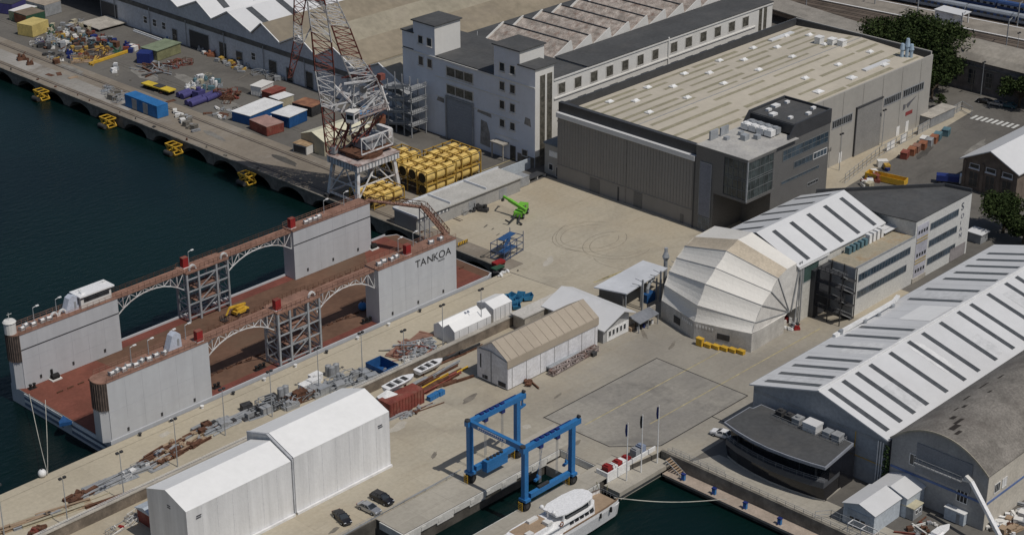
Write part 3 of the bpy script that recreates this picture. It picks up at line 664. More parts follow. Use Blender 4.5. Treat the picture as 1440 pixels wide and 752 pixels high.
for pts in (((361.2,1.5),(365.4,1.8),(365.0,9.5),(362.6,9.2),(361.4,6)),((344.6,12.2),(347.4,12.6),(346.9,14.8),(345,14.6)),((380.5,10.8),(383.8,11),(383.2,12.3),(380.6,12.2)),((360.6,11.0),(366.6,11.6),(366.2,12.3),(360.8,12.2))):
    mb.ext([Face('x',FX-.03,-1).p(u,z,.01) for u,z in pts],(-.02,0,0))
mb.build('peeled_patch', mat('exposed_render',(0.27,0.255,0.24),.95,.3,.6), r)
f = Face('y', 343.05, -1)
for (x0,x1) in ((371.2,373.2),(374.2,376.2)):
    f.window(t1, x0,x1,2.8,27.6,1,12,mat('dusty_transom',(0.17,0.155,0.125)),DIRTYGL,.12,name='stair_window')
f = Face('y', 343.1, -1)
for i in range(7): f.window(r,378.9+i*7.1,382.1+i*7.1,20.0,23.4,1,1,fw_,DIRTYGL,.3,sill=False)
for i in range(6): f.window(r,430.4+i*7.3,433.8+i*7.3,20.2,23.6,1,1,fw_,DIRTYGL,.3,sill=False)
for (x0,x1) in ((475.8,477.3),(478.4,479.9)): f.window(r,x0,x1,12.5,24.4,1,6,mat('dusty_transom',(0.17,0.155,0.125)),DIRTYGL,.12,name='stair_window')
for i in range(2): f.window(r,378.9,382.1,12.6-i*5.4,15.6-i*5.6,1,1,fw_,DIRTYGL,.3,sill=True)
mb = MB(); f.box(mb,377.2,474,19.0,19.35,.003,.35); f.box(mb,377,483,24.75,25.2,.003,.3); f.box(mb,429.0,429.5,12,25.8,.003,.4)
mb.build('string_course', CREAM, r)
for i in range(13): mb = MB(); f.box(mb,380.4+i*7.2,384+i*7.2,16.6,17.2,.003,.1); mb.build('vent_slot', CHAR, r)
# saw-tooth roof: ridges run along y, glazed verticals face -x side
saw = MB(); capm = MB(); gab = MB()
x = 393.0; i = 0; 
SY0, SY1 = 357.5, 386.0
slab(392.1,483,386.1,398,22.51,r,oh=0,t=.3,name='flat_roof')
while x < 480:
    X2 = min(x+8.9, 482.8)
    saw.ext([(x,SY0+.3,24.2),(X2-1.3,SY0+.3,27.6),(X2-.3,SY0+.3,24.2)],(0,SY1-SY0-.6,0))
    for y_ in (SY0,SY1-.3): gab.ext([(x-.25,y_,23.6),(x-.25,y_,24.7),(X2-1.8,y_,28.1),(X2-1.2,y_,28.2),(X2-.28,y_,24.7),(X2-.28,y_,23.6)],(0,.29,0))
    capm.bar((X2-1.3,SY0+.3,27.75),(X2-1.3,SY1-.35,27.75),.45,.2)
    x += 8.9
saw.box(392.3,483,SY0,SY1,22.51,24.19)
so_ = saw.build('saw_tooth_roof', TILE, r); gab.build('gable_upstand', CREAM, so_); capm.build('ridge_cap', CHAR, so_)
mb = MB()
for k in range(9): p = Vector((394+k*9.5,391,22.8)); mb.bar(p,p+Vector((.2,0,2.6)),.12)
mb.build('roof_rod', WHITE, r)
# ---- external spiral/ramp staircase on its corner
r = thing('steel_staircase', 'grey open steel emergency staircase standing against the white factory corner', 'staircase', (364,392,0))
mb = MB()
for y in (387,390.3,393.8,397.3,400.5):
    for x in (361.5,367.5): mb.bar((x,y,0),(x,y,16.5),.28)
mb.build('post', GREYS, r)
for k,z in enumerate((3.6,7.4,11.2,15.0)):
    mb = MB(); mb.box(361.3,367.7,386.6,389.9,z,z+.2); railing(mb,[(361.3,389.9,z+.2),(361.3,386.6,z+.2),(367.7,386.6,z+.2)],1.2,.1,.8); mb.build('landing', GREYS, r)
    mb = MB(); mb.box(361.3,367.7,397.6,400.8,z-1.9,z-1.7); railing(mb,[(361.3,397.6,z-1.7),(361.3,400.8,z-1.7)],1.2,.1,.8)
    mb.build('landing', GREYS, r)
    mb = MB(); a=(362.6,389.9,z); c=(362.6,397.6,z-1.8); mb.bar(a,c,2.2,.25); mb.bar((365.8,397.6,z-1.8),(365.8,389.9,z-3.8),2.2,.25)
    for xo in (361.4,363.7): mb.bar((xo,389.9,z+1.2),(xo,397.6,z-.6),.1); mb.bar((xo,389.9,z+.6),(xo,397.6,z-1.2),.35,.5)
    mb.build('flight', GREYS, r)

# ---- 3. long multi-gable hall on the far quay
r = thing('multi_gable_hall', 'very long grey hall with zigzag gables and white and brown roofs behind the far yard', 'hall', (370,470,0))
GX = 370.0
ys = [398.9]; 
mb = MB()
mb.box(GX,520,399.2,560,0,8.3); 
wallm = mb.build('wall', mat('pale_grey_hall_wall',(0.56,0.575,0.61),.85,.08,.15,streak=.15,dirt=(.3,.29,.27),dirt_amt=.4,dscale=.15), r)
mb = MB(); mb.box(GX-.1,GX+.5,399.2,560,8.31,10.0); mb.build('clerestory_band', mat('dark_weathered_band',(0.13,0.125,0.115),.9,.25,.3), r)
vly = [399.2,421.5,440.4,458.3,473.0,494.1,512.7,532,551,570,590,610,630]; pky = [410,431.4,448.5,467.2,485,501.6,522,541,560,580,600,620]
for i in range(12):
    y0, y1, yr = vly[i], vly[i+1], pky[i]; zr = 16.2+min(1.4,i*.25); ze = 11.6+min(1.6,i*.3)
    mb = MB(); mb.ext([(GX+.05,y0+.01,10.01),(GX+.05,y1-.01,10.01),(GX+.05,y1-.01,ze-.1),(GX+.05,yr,zr-.1),(GX+.05,y0+.01,ze-.1)],(149,0,0))
    o = mb.build('gable', mat('gable_blue_grey',(0.48,0.50,0.54),.85,.06,.15,streak=.12), r)
    white = i >= 4
    X1 = 600
    mb = MB(); gable(mb, GX-.4, X1, y0, y1, ze, zr, 'x', yr, t=.3); mb.build('roof', WROOF if white else (BROOF if i%2 else BROOF2), r)
    mb = MB(); mb.bar((GX-.45,y0,ze+.25),(GX-.45,yr,zr+.4),.35,.3); mb.bar((GX-.45,yr,zr+.4),(GX-.45,y1,ze+.25),.35,.3); mb.build('verge', WHITE, o)
    if white:
        for k in range(7):
            x0 = GX+7+k*13
            mb = MB()
            for (ya,za,yb,zb) in ((y0+2.2,ze+(zr-ze)*2.2/(yr-y0),yr-.8,zr-.4),):
                mb.face([(x0,ya,za+.36),(x0+2.6,ya,za+.36),(x0+2.6,yb,zb+.52),(x0,yb,zb+.52)])
            mb.build('rooflight', STRIP, r)
f = Face('x', GX, -1)
for (px,py,w_,h_,kind) in ((600,0,0,0,0),):pass
def hole(px0,py0,px1,z1,kind='door'):
    a = atx(px0,py0,GX); c = atx(px1,py0,GX); y0,y1 = sorted((a.y,c.y))
    mb = MB(); f.box(mb,y0,y1,0.02,z1,.01,.08); o=mb.build('doorway' if kind=='door' else 'loading_bay', GLASS if kind=='door' else CHAR, r)
    mb = MB(); f.box(mb,y0-.25,y0,0,z1+.25,.01,.15); f.box(mb,y1,y1+.25,0,z1+.25,.01,.15); f.box(mb,y0,y1,z1,z1+.25,.01,.15); mb.build('door_frame', GREYS, o)
hole(143,16,165,6.2,'bay'); hole(243,48,249,4.6); hole(267,50,293,6.4,'bay'); hole(309,66,318,5.6); hole(333,80,341,4.4); hole(379,95,389,5.2); hole(404,112,412,4.6); hole(431,110,440,5.6)
for px in (205,218,231,357,): 
    a = atx(px,20+(px-167)*.36,GX); f.window(r,a.y-1.1,a.y+1.1,3.2,5.8,1,2,WHITE,GLASS,.2)
mb = MB()
for k in range(8): y = 404+k*21; mb.bar((GX-.4,y,0),(GX-.4,y,9.5),.22)
mb.build('downpipe', GREYS, r)
# ---- brown low-pitched hall continuing to the factory (same long complex, side seen beside the factory)
r = thing('membrane_roof_hall', 'white banded side wall of the brown-roofed hall between lattice crane and white factory', 'hall', (372,400,0))
mb = MB(); mb.box(371,560,398.5,399.15,0,14.2); mb.build('wall', CREAM, r)
mb = MB(); f2 = Face('y',398.5,-1); f2.box(mb,371,520,9.2,12.0,.01,.1); mb.build('window_band', DIRTYGL, r)
mb = MB(); f2.box(mb,371,520,8.8,9.2,.01,.5); f2.box(mb,371,520,12.0,12.3,.01,.5); mb.build('band_sill', WHITE, r)
# ---- blue-roofed kiosk near the crane foot
r = thing('small_depot', 'little hut with blue roof beside the steel staircase', 'hut', (360,405,0))
mb = MB(); mb.box(357,363,403,409,0,4); mb.build('wall', BEIGE, r)
mb = MB(); mb.box(356.6,363.4,402.6,409.4,4.01,4.4); mb.build('roof', mat('bright_blue_roof',(0.05,0.2,0.42)), r)

STN = [mat('oil_stain',(0.20,0.18,0.15),.9,.2,.5), mat('pale_patch',(0.46,0.43,0.37),.9,.1,.4), mat('dark_oil_stain',(0.10,0.095,0.085),.8,.2,.5)]
rs = random.Random(12)
def blotch(px,py,w_,l_,ang,k,z=.028):
    p = at(px,py); mb = MB(); pts=[]
    for i in range(14):
        t=2*math.pi*i/14; q=1+rs.uniform(-.28,.28); x=math.cos(t)*l_*q; y=math.sin(t)*w_*q
        pts.append((p.x+x*math.cos(ang)-y*math.sin(ang), p.y+x*math.sin(ang)+y*math.cos(ang), z))
    mb.face(pts); struct(mb.build('ground_stain', STN[k]))
for (px,py,w_,l_,ang,k) in ((683,318,.25,1.2,.3,2),(693,322,.2,.8,.3,2),(700,330,.2,.9,.2,2),(772,367,1.0,3.2,.5,1),(560,600,1.2,3,.2,1),(610,640,.5,1.6,.6,0),(906,470,.6,2.6,.9,0),(945,486,.5,2.0,.4,0),(205,640,.4,.9,0,1),(232,610,.8,1.4,.2,1),(660,560,.8,2.6,.2,0),(812,622,.5,1.5,.3,0),(785,556,.4,1.6,.2,0),(740,600,.9,1.2,.3,1),(470,745,.5,1.5,.2,0)):
    blotch(px,py,w_,l_,ang,k,.045)

STN += [mat('far_pale_patch',(0.22,0.21,0.19),.9,.2,.3), mat('far_dark_patch',(0.085,0.08,0.072),.9,.2,.3)]
for (px,py,w_,l_,ang,k) in ((205,105,3,9,1.4,3),(262,112,2,7,1.4,3),(325,150,2.5,8,1.2,3),(190,66,2,6,1.4,4),(100,98,2,8,1.5,3),(350,130,1.5,7,1.5,4),(420,150,2,6,1.2,3),(560,200,1.2,6,1.4,3),(640,215,1.5,6,1.3,4),(60,35,2,8,1.5,4),(300,190,1.2,6,1.5,3),(400,225,1.5,6,1.5,4),(1300,215,1.2,6,.2,4),(1370,210,1.5,8,.2,3),(1240,240,1.0,5,.3,4)):
    blotch(px,py,w_,l_,ang,k,.05)
# pale straight kerb line and inlaid tracks across the far yard
mb = MB(); mb.bar((*at(335,112)[:2],.06),(*at(352,103)[:2],.06),.5,.05); mb.bar((341.5,345,.05),(341.5,620,.05),.16,.04); mb.bar((343,345,.05),(343,620,.05),.16,.04); struct(mb.build('inlaid_track', mat('worn_track_line',(0.17,0.155,0.135),.8,.3,.5)))
# straight kerb between quay strip and yard
mb = MB(); mb.box(-300,311,296.9,297.05,.02,.05); struct(mb.build('quay_joint', mat('joint_line',(0.30,0.27,0.21),.9,.2,.5)))
# ---- 4. pair of white boat tents in the foreground
def boat_tent(x0, x1, y0, y1, ze, zr, label, mark_near=False, mark_far=False):
    r = thing('boat_tent', label, 'tent', (x0, (y0+y1)/2, 0), group=None)
    ym_ = y0 + (y1-y0)*0.5
    mb = MB(); mb.ext([(x0,y0,0.02),(x0,y1,0.02),(x0,y1,ze),(x0,ym_,zr),(x0,y0,ze)], (x1-x0,0,0)); mb.build('fabric_wall', WF, r)
    mb = MB(); gable(mb, x0-.05, x1+.05, y0-.03, y1+.03, ze+.01, zr+.02, 'x', t=.12); mb.build('fabric_roof', W, r)
    n = max(4, int((x1-x0)/3.6))
    mb = MB()
    for i in range(n+1):
        x = x0+(x1-x0)*i/n; mb.box(x-.05,x+.05,y0-.05,y0-.005,0.3,ze-.1)
    mb.build('wall_seam', mat('fabric_seam',(0.74,0.74,0.75),.6,.03,.2), r)
    mb = MB(); mb.box(x0-.1,x1+.1,y0-.55,y0-.08,0.02,0.55); mb.build('ground_skirt', WF, r)
    logo = mat('dark_print',(0.06,0.06,0.07))
    if mark_near:
        mb = MB(); 
        for k in (0,.45): mb.box(x0+2.2-k*.2,x0+3.4-k*.2,y0-.09,y0-.072,ze-2.0-k,ze-1.75-k)
        mb.build('printed_mark', logo, r)
        mb = MB()
        for k in (0,.45): mb.box(x0-.02,x0-.001,ym_-1.2,ym_-.2,zr-3.2-k,zr-2.95-k)
        mb.build('printed_mark', logo, r)
    if mark_far:
        mb = MB()
        for k in (0,.45): mb.box(x1-3.2+k*.2,x1-2.0+k*.2,y0-.09,y0-.072,ze-2.2-k,ze-1.95-k)
        mb.build('printed_mark', logo, r)
    return r
boat_tent(173, 198.6, 250.0, 262.4, 12.4, 14.6, 'lower white boat tent nearest the camera, by the bottom edge of the photo', True)
t_ = boat_tent(199.4, 225.0, 250.0, 264.6, 12.9, 15.6, 'taller white boat tent joined end to end behind the nearest tent', False, True)
# link seam between both tents
mb = MB(); mb.bar((199.0,263.8,13.6),(199.0,257.4,15.5),.5,.4); mb.bar((199.0,257.4,15.5),(199.0,250.2,12.8),.5,.4); mb.bar((199.0,250.1,12.8),(199,250.1,.3),.4,.4)
mb.build('joint_flap', mat('grey_flap',(0.45,0.46,0.48)), t_)

# ---- 5. old covered shed with tan roof cover
r = thing('covered_boat_shed', 'old white-walled boat shed under a stained tan roof cover in the middle of the yard', 'shed', (266,259.7,0))
mb = MB(); mb.ext([(265.6,254.9,.25),(265.6,264.5,.25),(265.6,264.5,7.6),(265.6,259.7,10.5),(265.6,254.9,7.4)],(30.6,0,0)); mb.build('wall', WOLD, r)
mb = MB(); gable(mb,265.4,296.4,254.85,264.6,7.45,10.55,'x',t=.12); mb.box(265.4,296.4,254.72,254.84,5.6,7.5); c_=mb.build('roof_cover', TANCOV, r)
mb = MB()
for i in range(12): x=266.6+i*2.55; mb.bar((x,254.75,7.62),(x,259.7,10.72),.08,.03)
mb.build('cover_seam', mat('cover_seam',(0.385,0.33,0.263)), c_)
mb = MB()
for i in range(7): x=267+i*4.7; mb.box(x,x+.07,254.8,254.895,.3,5.6)
mb.box(265.6,296.2,254.78,254.894,5.45,5.58)
mb.build('wall_seam', mat('grimy_seam',(0.35,0.34,0.33)), r)
mb = MB()
for (y0,y1,z0,z1) in ((261.2,262.2,.6,1.5),(262.4,262.8,.6,1.4),(255.5,257.8,.5,1.6)): mb.box(265.5,265.595,y0,y1,z0,z1)
mb.box(265.52,265.59,260.0,260.12,.3,8.0); mb.box(265.5,265.59,263.2,263.5,3,6.5)
mb.build('end_opening', DARK, r)
mb = MB(); mb.bar((265.55,260.0,8.2),(265.55,264.2,7.8),.25); mb.bar((265.55,260.0,8.2),(265.55,255.2,7.2),.2); mb.build('door_track', GREYS, r)

# ---- 6. white gabled workshop, flat-roofed store, canopy shed, lean-to
r = thing('gabled_workshop', 'low workshop with bright white gabled roof beside the tan-covered shed', 'workshop', (303,256,0))
mb = MB(); mb.ext([(297.9,254.6,.02),(307.2,254.6,.02),(307.2,254.6,4.9),(303.6,254.6,6.5),(297.9,254.6,4.3)],(0,18,0)); mb.build('wall', mat('workshop_wall',(0.42,0.42,0.41),.8,.15,.3), r)
mb = MB(); mb.ext([(296.6,253.2,3.95),(303.9,253.2,6.75),(303.9,253.2,7.0),(296.6,253.2,4.2)],(0,20.2,0)); mb.ext([(303.9,253.2,6.75),(308.2,253.2,5.0),(308.2,253.2,5.25),(303.9,253.2,7.0)],(0,20.2,0)); mb.build('roof', WROOF, r)
mb = MB(); f = Face('y',254.6,-1); f.box(mb,299.1,307,.1,3.2,.02,.12); wp=mb.build('window_panel', WHITE, r)
for i in range(5): f.window(r,299.7+i*1.35,300.5+i*1.35,1.2,2.7,1,1,WHITE,GLASS,.1).location.y -= 0.125
r = thing('flat_store', 'long flat-roofed pale store between the small white tents and the gabled workshop', 'building', (300,275,0))
mb = MB(); mb.box(289.8,309,272.4,276.2,0,3.6); mb.build('wall', mat('store_wall',(0.36,0.33,0.28)), r)
mb = MB(); mb.box(289,309.5,272.2,276.5,3.61,3.9); mb.build('roof', mat('pale_store_roof',(0.52,0.5,0.46),.9,.08,.2), r)
mb = MB(); mb.box(276,297,265.2,268.0,2.9,3.3); mb.build('lean_to_roof', mat('pale_lean_roof',(0.55,0.54,0.52)), r)
r = thing('open_canopy_shed', 'open-sided shed with flat light grey roof and dark equipment inside', 'shed', (320,266,0))
mb = MB(); mb.ext([(310.6,268.8,5.6),(312.6,260.0,6.0),(331,262.2,6.0),(331,270.2,5.6)],(0,0,.3)); mb.build('roof', GROOF, r)
mb = MB(); mb.box(312.4,313.0,261,268.6,0,5.5); mb.box(313,318,268,268.6,0,5.5); mb.box(325,330.5,268.4,269,0,5.5); mb.build('wall_panel', PANELD, r)
mb = MB()
for x in (313.2,319,325,330.5): mb.box(x-.15,x+.15,260.6,260.9,0,5.98)
mb.build('post', GREYS, r)
for i,(px,py) in enumerate(((875,421),(901,409),(930,398))):
    p = at(px,py+4); t2 = thing('mast', 'grey steel mast with cross arm standing on the %s side of the canopy shed' % ('left','front','right')[i], 'mast', (p.x,259.6,0))
    mb = MB(); mb.box(p.x-.2,p.x+.2,259.4,259.8,0,8.2); mb.build('pole', GREYS, t2)
    mb = MB(); mb.bar((p.x-.6,260,6.8),(p.x-1.6,261.6,7.1),.15); mb.bar((p.x,259.9,7.6),(p.x,262,7.8),.12); mb.build('cross_arm', GREYS, t2)
r = thing('exhaust_chimney', 'bulbous galvanised exhaust chimney rising behind the canopy shed', 'chimney', (333,264.5,0))
mb = MB(); mb.cyl((333,264.5,0),(333,264.5,7),.5,12); mb.cyl((333,264.5,7.001),(333,264.5,8),.5,12,.95); mb.cyl((333,264.5,8.001),(333,264.5,9.2),.95,12,.5); mb.cyl((333,264.5,9.201),(333,264.5,10.4),.45,12); mb.build('flue', GALV, r)
r = thing('extraction_duct', 'curved silver extraction duct inside the canopy shed beside a blue unit', 'duct', (324,262,0))
mb = MB(); pts=[(323,262,0.5),(323,262,3.2),(324,262.2,4.6),(326,262.5,5.2)]
for a,c in zip(pts,pts[1:]): mb.cyl(a,c,.45,10)
mb.build('duct_pipe', GALV, r); mb = MB(); mb.box(321.6,325,260.9,262.6,0,2.3); mb.build('blower_box', BLUE2, r)
r = thing('yard_wall', 'low pale concrete wall running from the gabled workshop to the big shelter', 'wall', (313,256,0))
mb = MB(); mb.box(307.4,318.0,255.2,255.6,0,3.0); mb.build('wall_body', CONC, r)
r = thing('lean_to_shelter', 'small lean-to shelter with dark roof and clutter against the pale yard wall', 'shelter', (311,253.5,0))
mb = MB(); mb.ext([(307.8,255.1,3.3),(307.6,251.4,2.7),(315.2,251.8,2.7),(315.4,255.1,3.3)],(0,0,.15)); mb.build('roof', mat('slate_sheet',(0.2,0.21,0.23)), r)
mb = MB()
for x in (307.9,311.4,315): mb.box(x-.08,x+.08,251.9,252.1,0,2.72)
mb.build('post', GREYS, r)
for i in range(6):
    p=(309+i*1.05,253.1,0); mb=MB(); mb.cyl((0,0,0),(0,0,.95),.35,10); single(mb,'drum',(WHITE,DARK,NAVY,GREYS,DARK,WHITE)[i],'drum standing under the lean-to shelter','drum',p,'drums under the lean-to',local=True)

# ---- 7. small white quay tents
def small_tent(x0,x1,y0,y1,h,zr,label):
    r = thing('storage_tent', label, 'tent', (x0,(y0+y1)/2,0)); mb = MB()
    mb.ext([(x0,y0,.02),(x0,y1,.02),(x0,y1,h),(x0,(y0+y1)/2,zr),(x0,y0,h)],(x1-x0,0,0)); mb.build('fabric_wall', WF, r)
    mb = MB(); gable(mb,x0-.05,x1+.05,y0-.04,y1+.04,h+.01,zr+.02,'x',t=.08); mb.build('fabric_roof', W, r)
    mb = MB()
    for i in range(4): x=x0+(x1-x0)*(i+.5)/4; mb.box(x-.04,x+.04,y0-.06,y0-.005,.1,h-.1)
    mb.build('wall_seam', GREYS, r)
small_tent(272.9,285.2,279.2,283.0,3.6,5.0,'front long half of the low white storage tent on the quay')
small_tent(273.2,286,283.2,286.6,3.1,4.1,'rear flatter half of the low white storage tent on the quay')
small_tent(287.6,294.0,280.7,286.4,3.9,4.9,'short boxy white storage tent nearer the blue skips')

# ---- 8. big folding boat shelter
r = thing('folding_boat_shelter', 'big cream folding-dome boat shelter with ribbed fabric segments', 'shelter', (330,240,0))
LB = Vector((318.2,253.6,0)); MBs = Vector((314.6,240.6,0)); RB = Vector((318.4,226.6,0)); RR = Vector((331.8,227,0)); LR = Vector((333,254.5,0))
mids = [aty(980.7,429.2-22.5,240.5)]
seam_px = [((929.6,419.6),(978,450),(1060,469)),((934.4,400.5),(980.7,429.2),(1062,453.2)),((940.8,381.3),(991.8,398.9),(1071.7,429.2)),((951.3,362.2),(1006.2,376.5),(1084.4,410)),((963.1,345.6),(1021.5,352.6),(1094,390.9)),((976.8,332.8),(1037.5,336.6),(1106.8,378.1)),((991.8,323.9),(1057.3,326.4),(1120.5,370.2))]
seams = []
for i,(l,m_,rr) in enumerate(seam_px):
    R3 = aty(rr[0],rr[1],226.8 + 0.25*i); M3 = aty(m_[0],m_[1],240.5); L3 = atx(l[0],l[1],R3.x - 0.2)
    if i == 0: L3, M3, R3 = Vector((318.2,253.6,4.7)), Vector((314.6,240.6,4.6)), Vector((318.4,226.6,4.9))
    if i == 6: L3.x = 341
    seams.append((L3,M3,R3))
mb = MB(); wl_ = [LB, MBs, RB, RR]; 
for a,c in zip(wl_,wl_[1:]):
    za = 4.75; n_ = Vector((c.y-a.y, a.x-c.x, 0)).normalized()*.15
    mb.ext([a,c,c+Vector((0,0,za)),a+Vector((0,0,za))], n_*-1 if False else n_*0.5)
mb.ext([LR,LB,LB+Vector((0,0,4.75)),LR+Vector((0,0,4.75))],(0,-.1,0))
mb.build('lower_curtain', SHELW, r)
names = ['dome_segment']
for i in range(6):
    a, c = seams[i], seams[i+1]; mb = MB()
    # slight outward billow in the middle of each fabric segment
    for (p,q,p2,q2) in ((a[0],a[1],c[0],c[1]),(a[1],a[2],c[1],c[2])):
        K=6; grid=[]
        for u in range(K+1):
            row=[]
            for v in range(5):
                A_=p.lerp(q,u/K); B_=p2.lerp(q2,u/K); P_=A_.lerp(B_,v/4); b_=0.55*math.sin(math.pi*v/4)
                dd=Vector((-1,0,.6)).normalized(); row.append(P_-dd*b_*0.6)
            grid.append(row)
        vs=[x for row in grid for x in row]; fs=[(u*5+v,u*5+v+1,(u+1)*5+v+1,(u+1)*5+v) for u in range(K) for v in range(4)]
        mb.add(vs,fs)
    o = mb.build('dome_segment' if i<5 else 'dome_cap', STAINC if i==4 else SHEL, r)
    if i==4: o['label']='brown stained fabric band'
mb = MB()
for i in range(1,5):
    s_=seams[i]
    for a,c in zip(s_,s_[1:]): mb.bar(a+Vector((-.05,0,.03)),c+Vector((-.05,0,.03)),.15,.08)
mb.build('fabric_rib', mat('rib_grey',(0.42,0.41,0.40)), r)  # ribs in a plain grey, darker than the fabric
piv = Vector((334.5,227.6,4.6)); mb = MB()
for i in range(6): mb.face([seams[i][2],seams[i+1][2],piv])
mb.face([seams[6][2],piv+Vector((4.5,0,0)),piv]); mb.face([seams[0][2],piv,Vector((331.8,227,4.4))])
mb.build('pleated_side', mat('pleated_side_fabric',(0.66,0.64,0.60),.7,.1,.4,streak=.15), r)
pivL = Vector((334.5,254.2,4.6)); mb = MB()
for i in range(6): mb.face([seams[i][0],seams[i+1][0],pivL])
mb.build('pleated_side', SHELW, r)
mb = MB()
for i in (1,2,3,4): mb.bar(seams[i][2]+Vector((0,-.15,0)),piv+Vector((0,-.15,0)),.16)
mb.bar(piv+Vector((0.5,-.3,0)),seams[6][2]+Vector((1.2,-.2,0)),.25); mb.bar(piv+Vector((2,-.3,-4)),seams[6][2]+Vector((2,-.2,0)),.25)
mb.build('side_strut', GREYS, r)
mb = MB(); f = Face('x',314.6,-1)
def on_seg(a,c,t,z,w_,h_,mb,d=.12):
    dv=(c-a).normalized(); nn=Vector((dv.y,-dv.x,0)); 
    if nn.x>0 and abs(dv.y)>.5: nn=-nn
    p=a.lerp(c,t); mb.ext([p-dv*w_/2+Vector((0,0,z))+nn*d, p+dv*w_/2+Vector((0,0,z))+nn*d, p+dv*w_/2+Vector((0,0,z+h_))+nn*d, p-dv*w_/2+Vector((0,0,z+h_))+nn*d], nn*.04)
on_seg(LB,MBs,.5,1.2,2.6,1.9,mb); on_seg(MBs,RB,.52,1.6,3.2,1.5,mb); mb.build('dark_window', DARK, r)
for k in range(6):
    mb=MB(); on_seg(LB,MBs,.66+k*.055,3.3-.02*k,.35,.7,mb); mb.build('hung_weight',WHITE,r)
for k in range(6):
    mb=MB(); on_seg(MBs,RB,.05+k*.055,3.5-.02*k,.35,.6,mb); mb.build('hung_weight',WHITE,r)

# ---- 9. striped-roof hall behind the shelter
r = thing('boat_hall', 'pale hall with striped gabled roof attached behind the folding shelter', 'hall', (355,240,0))
mb = MB(); mb.ext([(337.6,228,.02),(337.6,253,.02),(337.6,253,15.2),(337.6,240.5,20.0),(337.6,228,15.0)],(36.6,0,0)); mb.build('wall', mat('cream_grey_hall',(0.55,0.54,0.50),.8,.06,.2,streak=.1), r)
mb = MB(); gable(mb,337.3,374.4,228,253,15.25,20.25,'x',t=.25,oh=.5); rf = mb.build('roof', WROOF, r)
for i in range(5):
    x = 341.5+i*7.1
    for s_ in (-1,1):
        ya = 240.5+s_*1.6; yb = 240.5+s_*12.3; za = 20.25+.27-1.6*.4; zb = 20.25+.27-12.3*.4
        mb = MB(); mb.face([(x,ya,za+.03),(x+1.5,ya,za+.03),(x+1.5,yb,zb+.03),(x,yb,zb+.03)]); mb.build('rooflight', STRIP, rf)
f = Face('y',228,-1); f.window(r,340.2,346.2,10.0,14.3,1,1,GREYS,mat('green_glass',(0.06,0.10,0.09),.15,.2,.3,spec=.5),.15)
mb = MB(); f.box(mb,337.7,350,14.5,15.0,.02,.5); mb.build('gutter', WHITE, r)
for k in range(2): mb = MB(); mb.cyl((338.4+k*.8,227.6,0),(338.4+k*.8,227.6,14.4),.16,8); mb.build('downpipe', GREYS, r)

# ---- 10. white office block with text, stair tower, terrace
r = thing('office_block', 'white three-storey office block with ribbon windows and dark angular roof', 'office building', (376,222,0))
mb = MB(); mb.box(350.5,376.4,220,227.6,0,12.9); mb.box(376.41,402.7,220,224.5,0,17.0); mb.prism([(376.41,224.5),(402.7,224.5),(401,227),(380,243),(376.41,243)],0,17.0); wl0=mb.build('wall', mat('office_white',(0.62,0.62,0.60),.7,.04,.2,streak=.08), r)
mb = MB(); mb.prism([(376.2,219.9),(402.8,219.9),(401.2,227.3),(374.6,249.2),(374.6,228)],17.01,17.25); mb.build('roof', BITU, r)
mb = MB(); 
for a,c in (((402.6,220.1),(401.1,227.2)),((401.1,227.2),(374.7,249.0))): mb.bar((*a,17.7),(*c,17.7),.4,.9)
mb.build('roof_parapet', CHAR, r)
mb = MB(); mb.box(350.6,376.3,220.1,227.5,12.91,13.0); mb.build('terrace', mat('tan_terrace',(0.36,0.32,0.24),.95,.12,.2,dirt=(.30,.17,.07),dirt_amt=.6,dscale=.2), r)
mb = MB(); mb.box(350.4,350.7,220.1,228,0,12.9); mb.box(350.45,376.39,219.9,220.15,12.92,13.3); mb.build('edge_trim', GREYS, r)
f = Face('y',220,-1); wfm = mat('ribbon_frame',(0.20,0.21,0.23))
f.window(r,351.8,374.6,9.0,10.9,18,1,wfm,GLASSB,.15); f.window(r,351.8,373.4,4.6,6.4,18,1,wfm,GLASSB,.15)
for z in (2.9,7.9,12.6): f.window(r,383.4,396.6,z,z+1.8,11,1,wfm,GLASSB,.15)
mb = MB(); f.box(mb,377.1,382.4,1.2,15.6,.01,.1); sp = mb.build('stair_panel', mat('pale_violet_panel',(0.45,0.45,0.5)), r)
for z in (2.6,6.9,13.2): 
    for k in range(4): mb = MB(); f.box(mb,377.7+k*1.2,378.4+k*1.2,z,z+.9,.11,.16); mb.build('small_window', GLASS, sp)
for z in (5.0,5.8,10.8,11.6): mb = MB(); f.box(mb,377.2,382.3,z,z+.4,.11,.17); mb.build('yellow_band', mat('ochre_band',(0.42,0.33,0.16)), sp)
mb = MB(); f.box(mb,376.6,382.7,-.0+.05,1.3,.01,.3); mb.build('doorstep', CONC, r)
mb = MB(); f.box(mb,394.5,401.8,.1,3.6,.01,.1); mb.build('garage_door', mat('mauve_grey_door',(0.27,0.25,0.25)), r)
DKT = mat('dark_letter',(0.10,0.11,0.14))
for chh,sz_,zz in (('S',2.9,13.6),('O',1.9,11.2),('I',1.6,9.5),('A',1.7,7.7),('N',1.8,5.8)):
    text_mesh(chh, sz_, 'letter', DKT if chh=='S' else mat('faded_letter',(0.26,0.27,0.31)), r, (397.8+(0.3 if sz_<2 else 0),219.93,zz), (1,0,0), (0,0,1), off=.03)
mb = MB(); mb.ext([(371,228.1,14.3),(377.2,228.1,14.3),(377.2,225.4,13.9),(371,225.4,13.9)],(0,0,.15)); aw=mb.build('awning', WROOF, r)
mb = MB(); mb.box(371.4,376.38,226.3,227.9,13.02,14.2); mb.build('roof_cabin', PANELD, r)
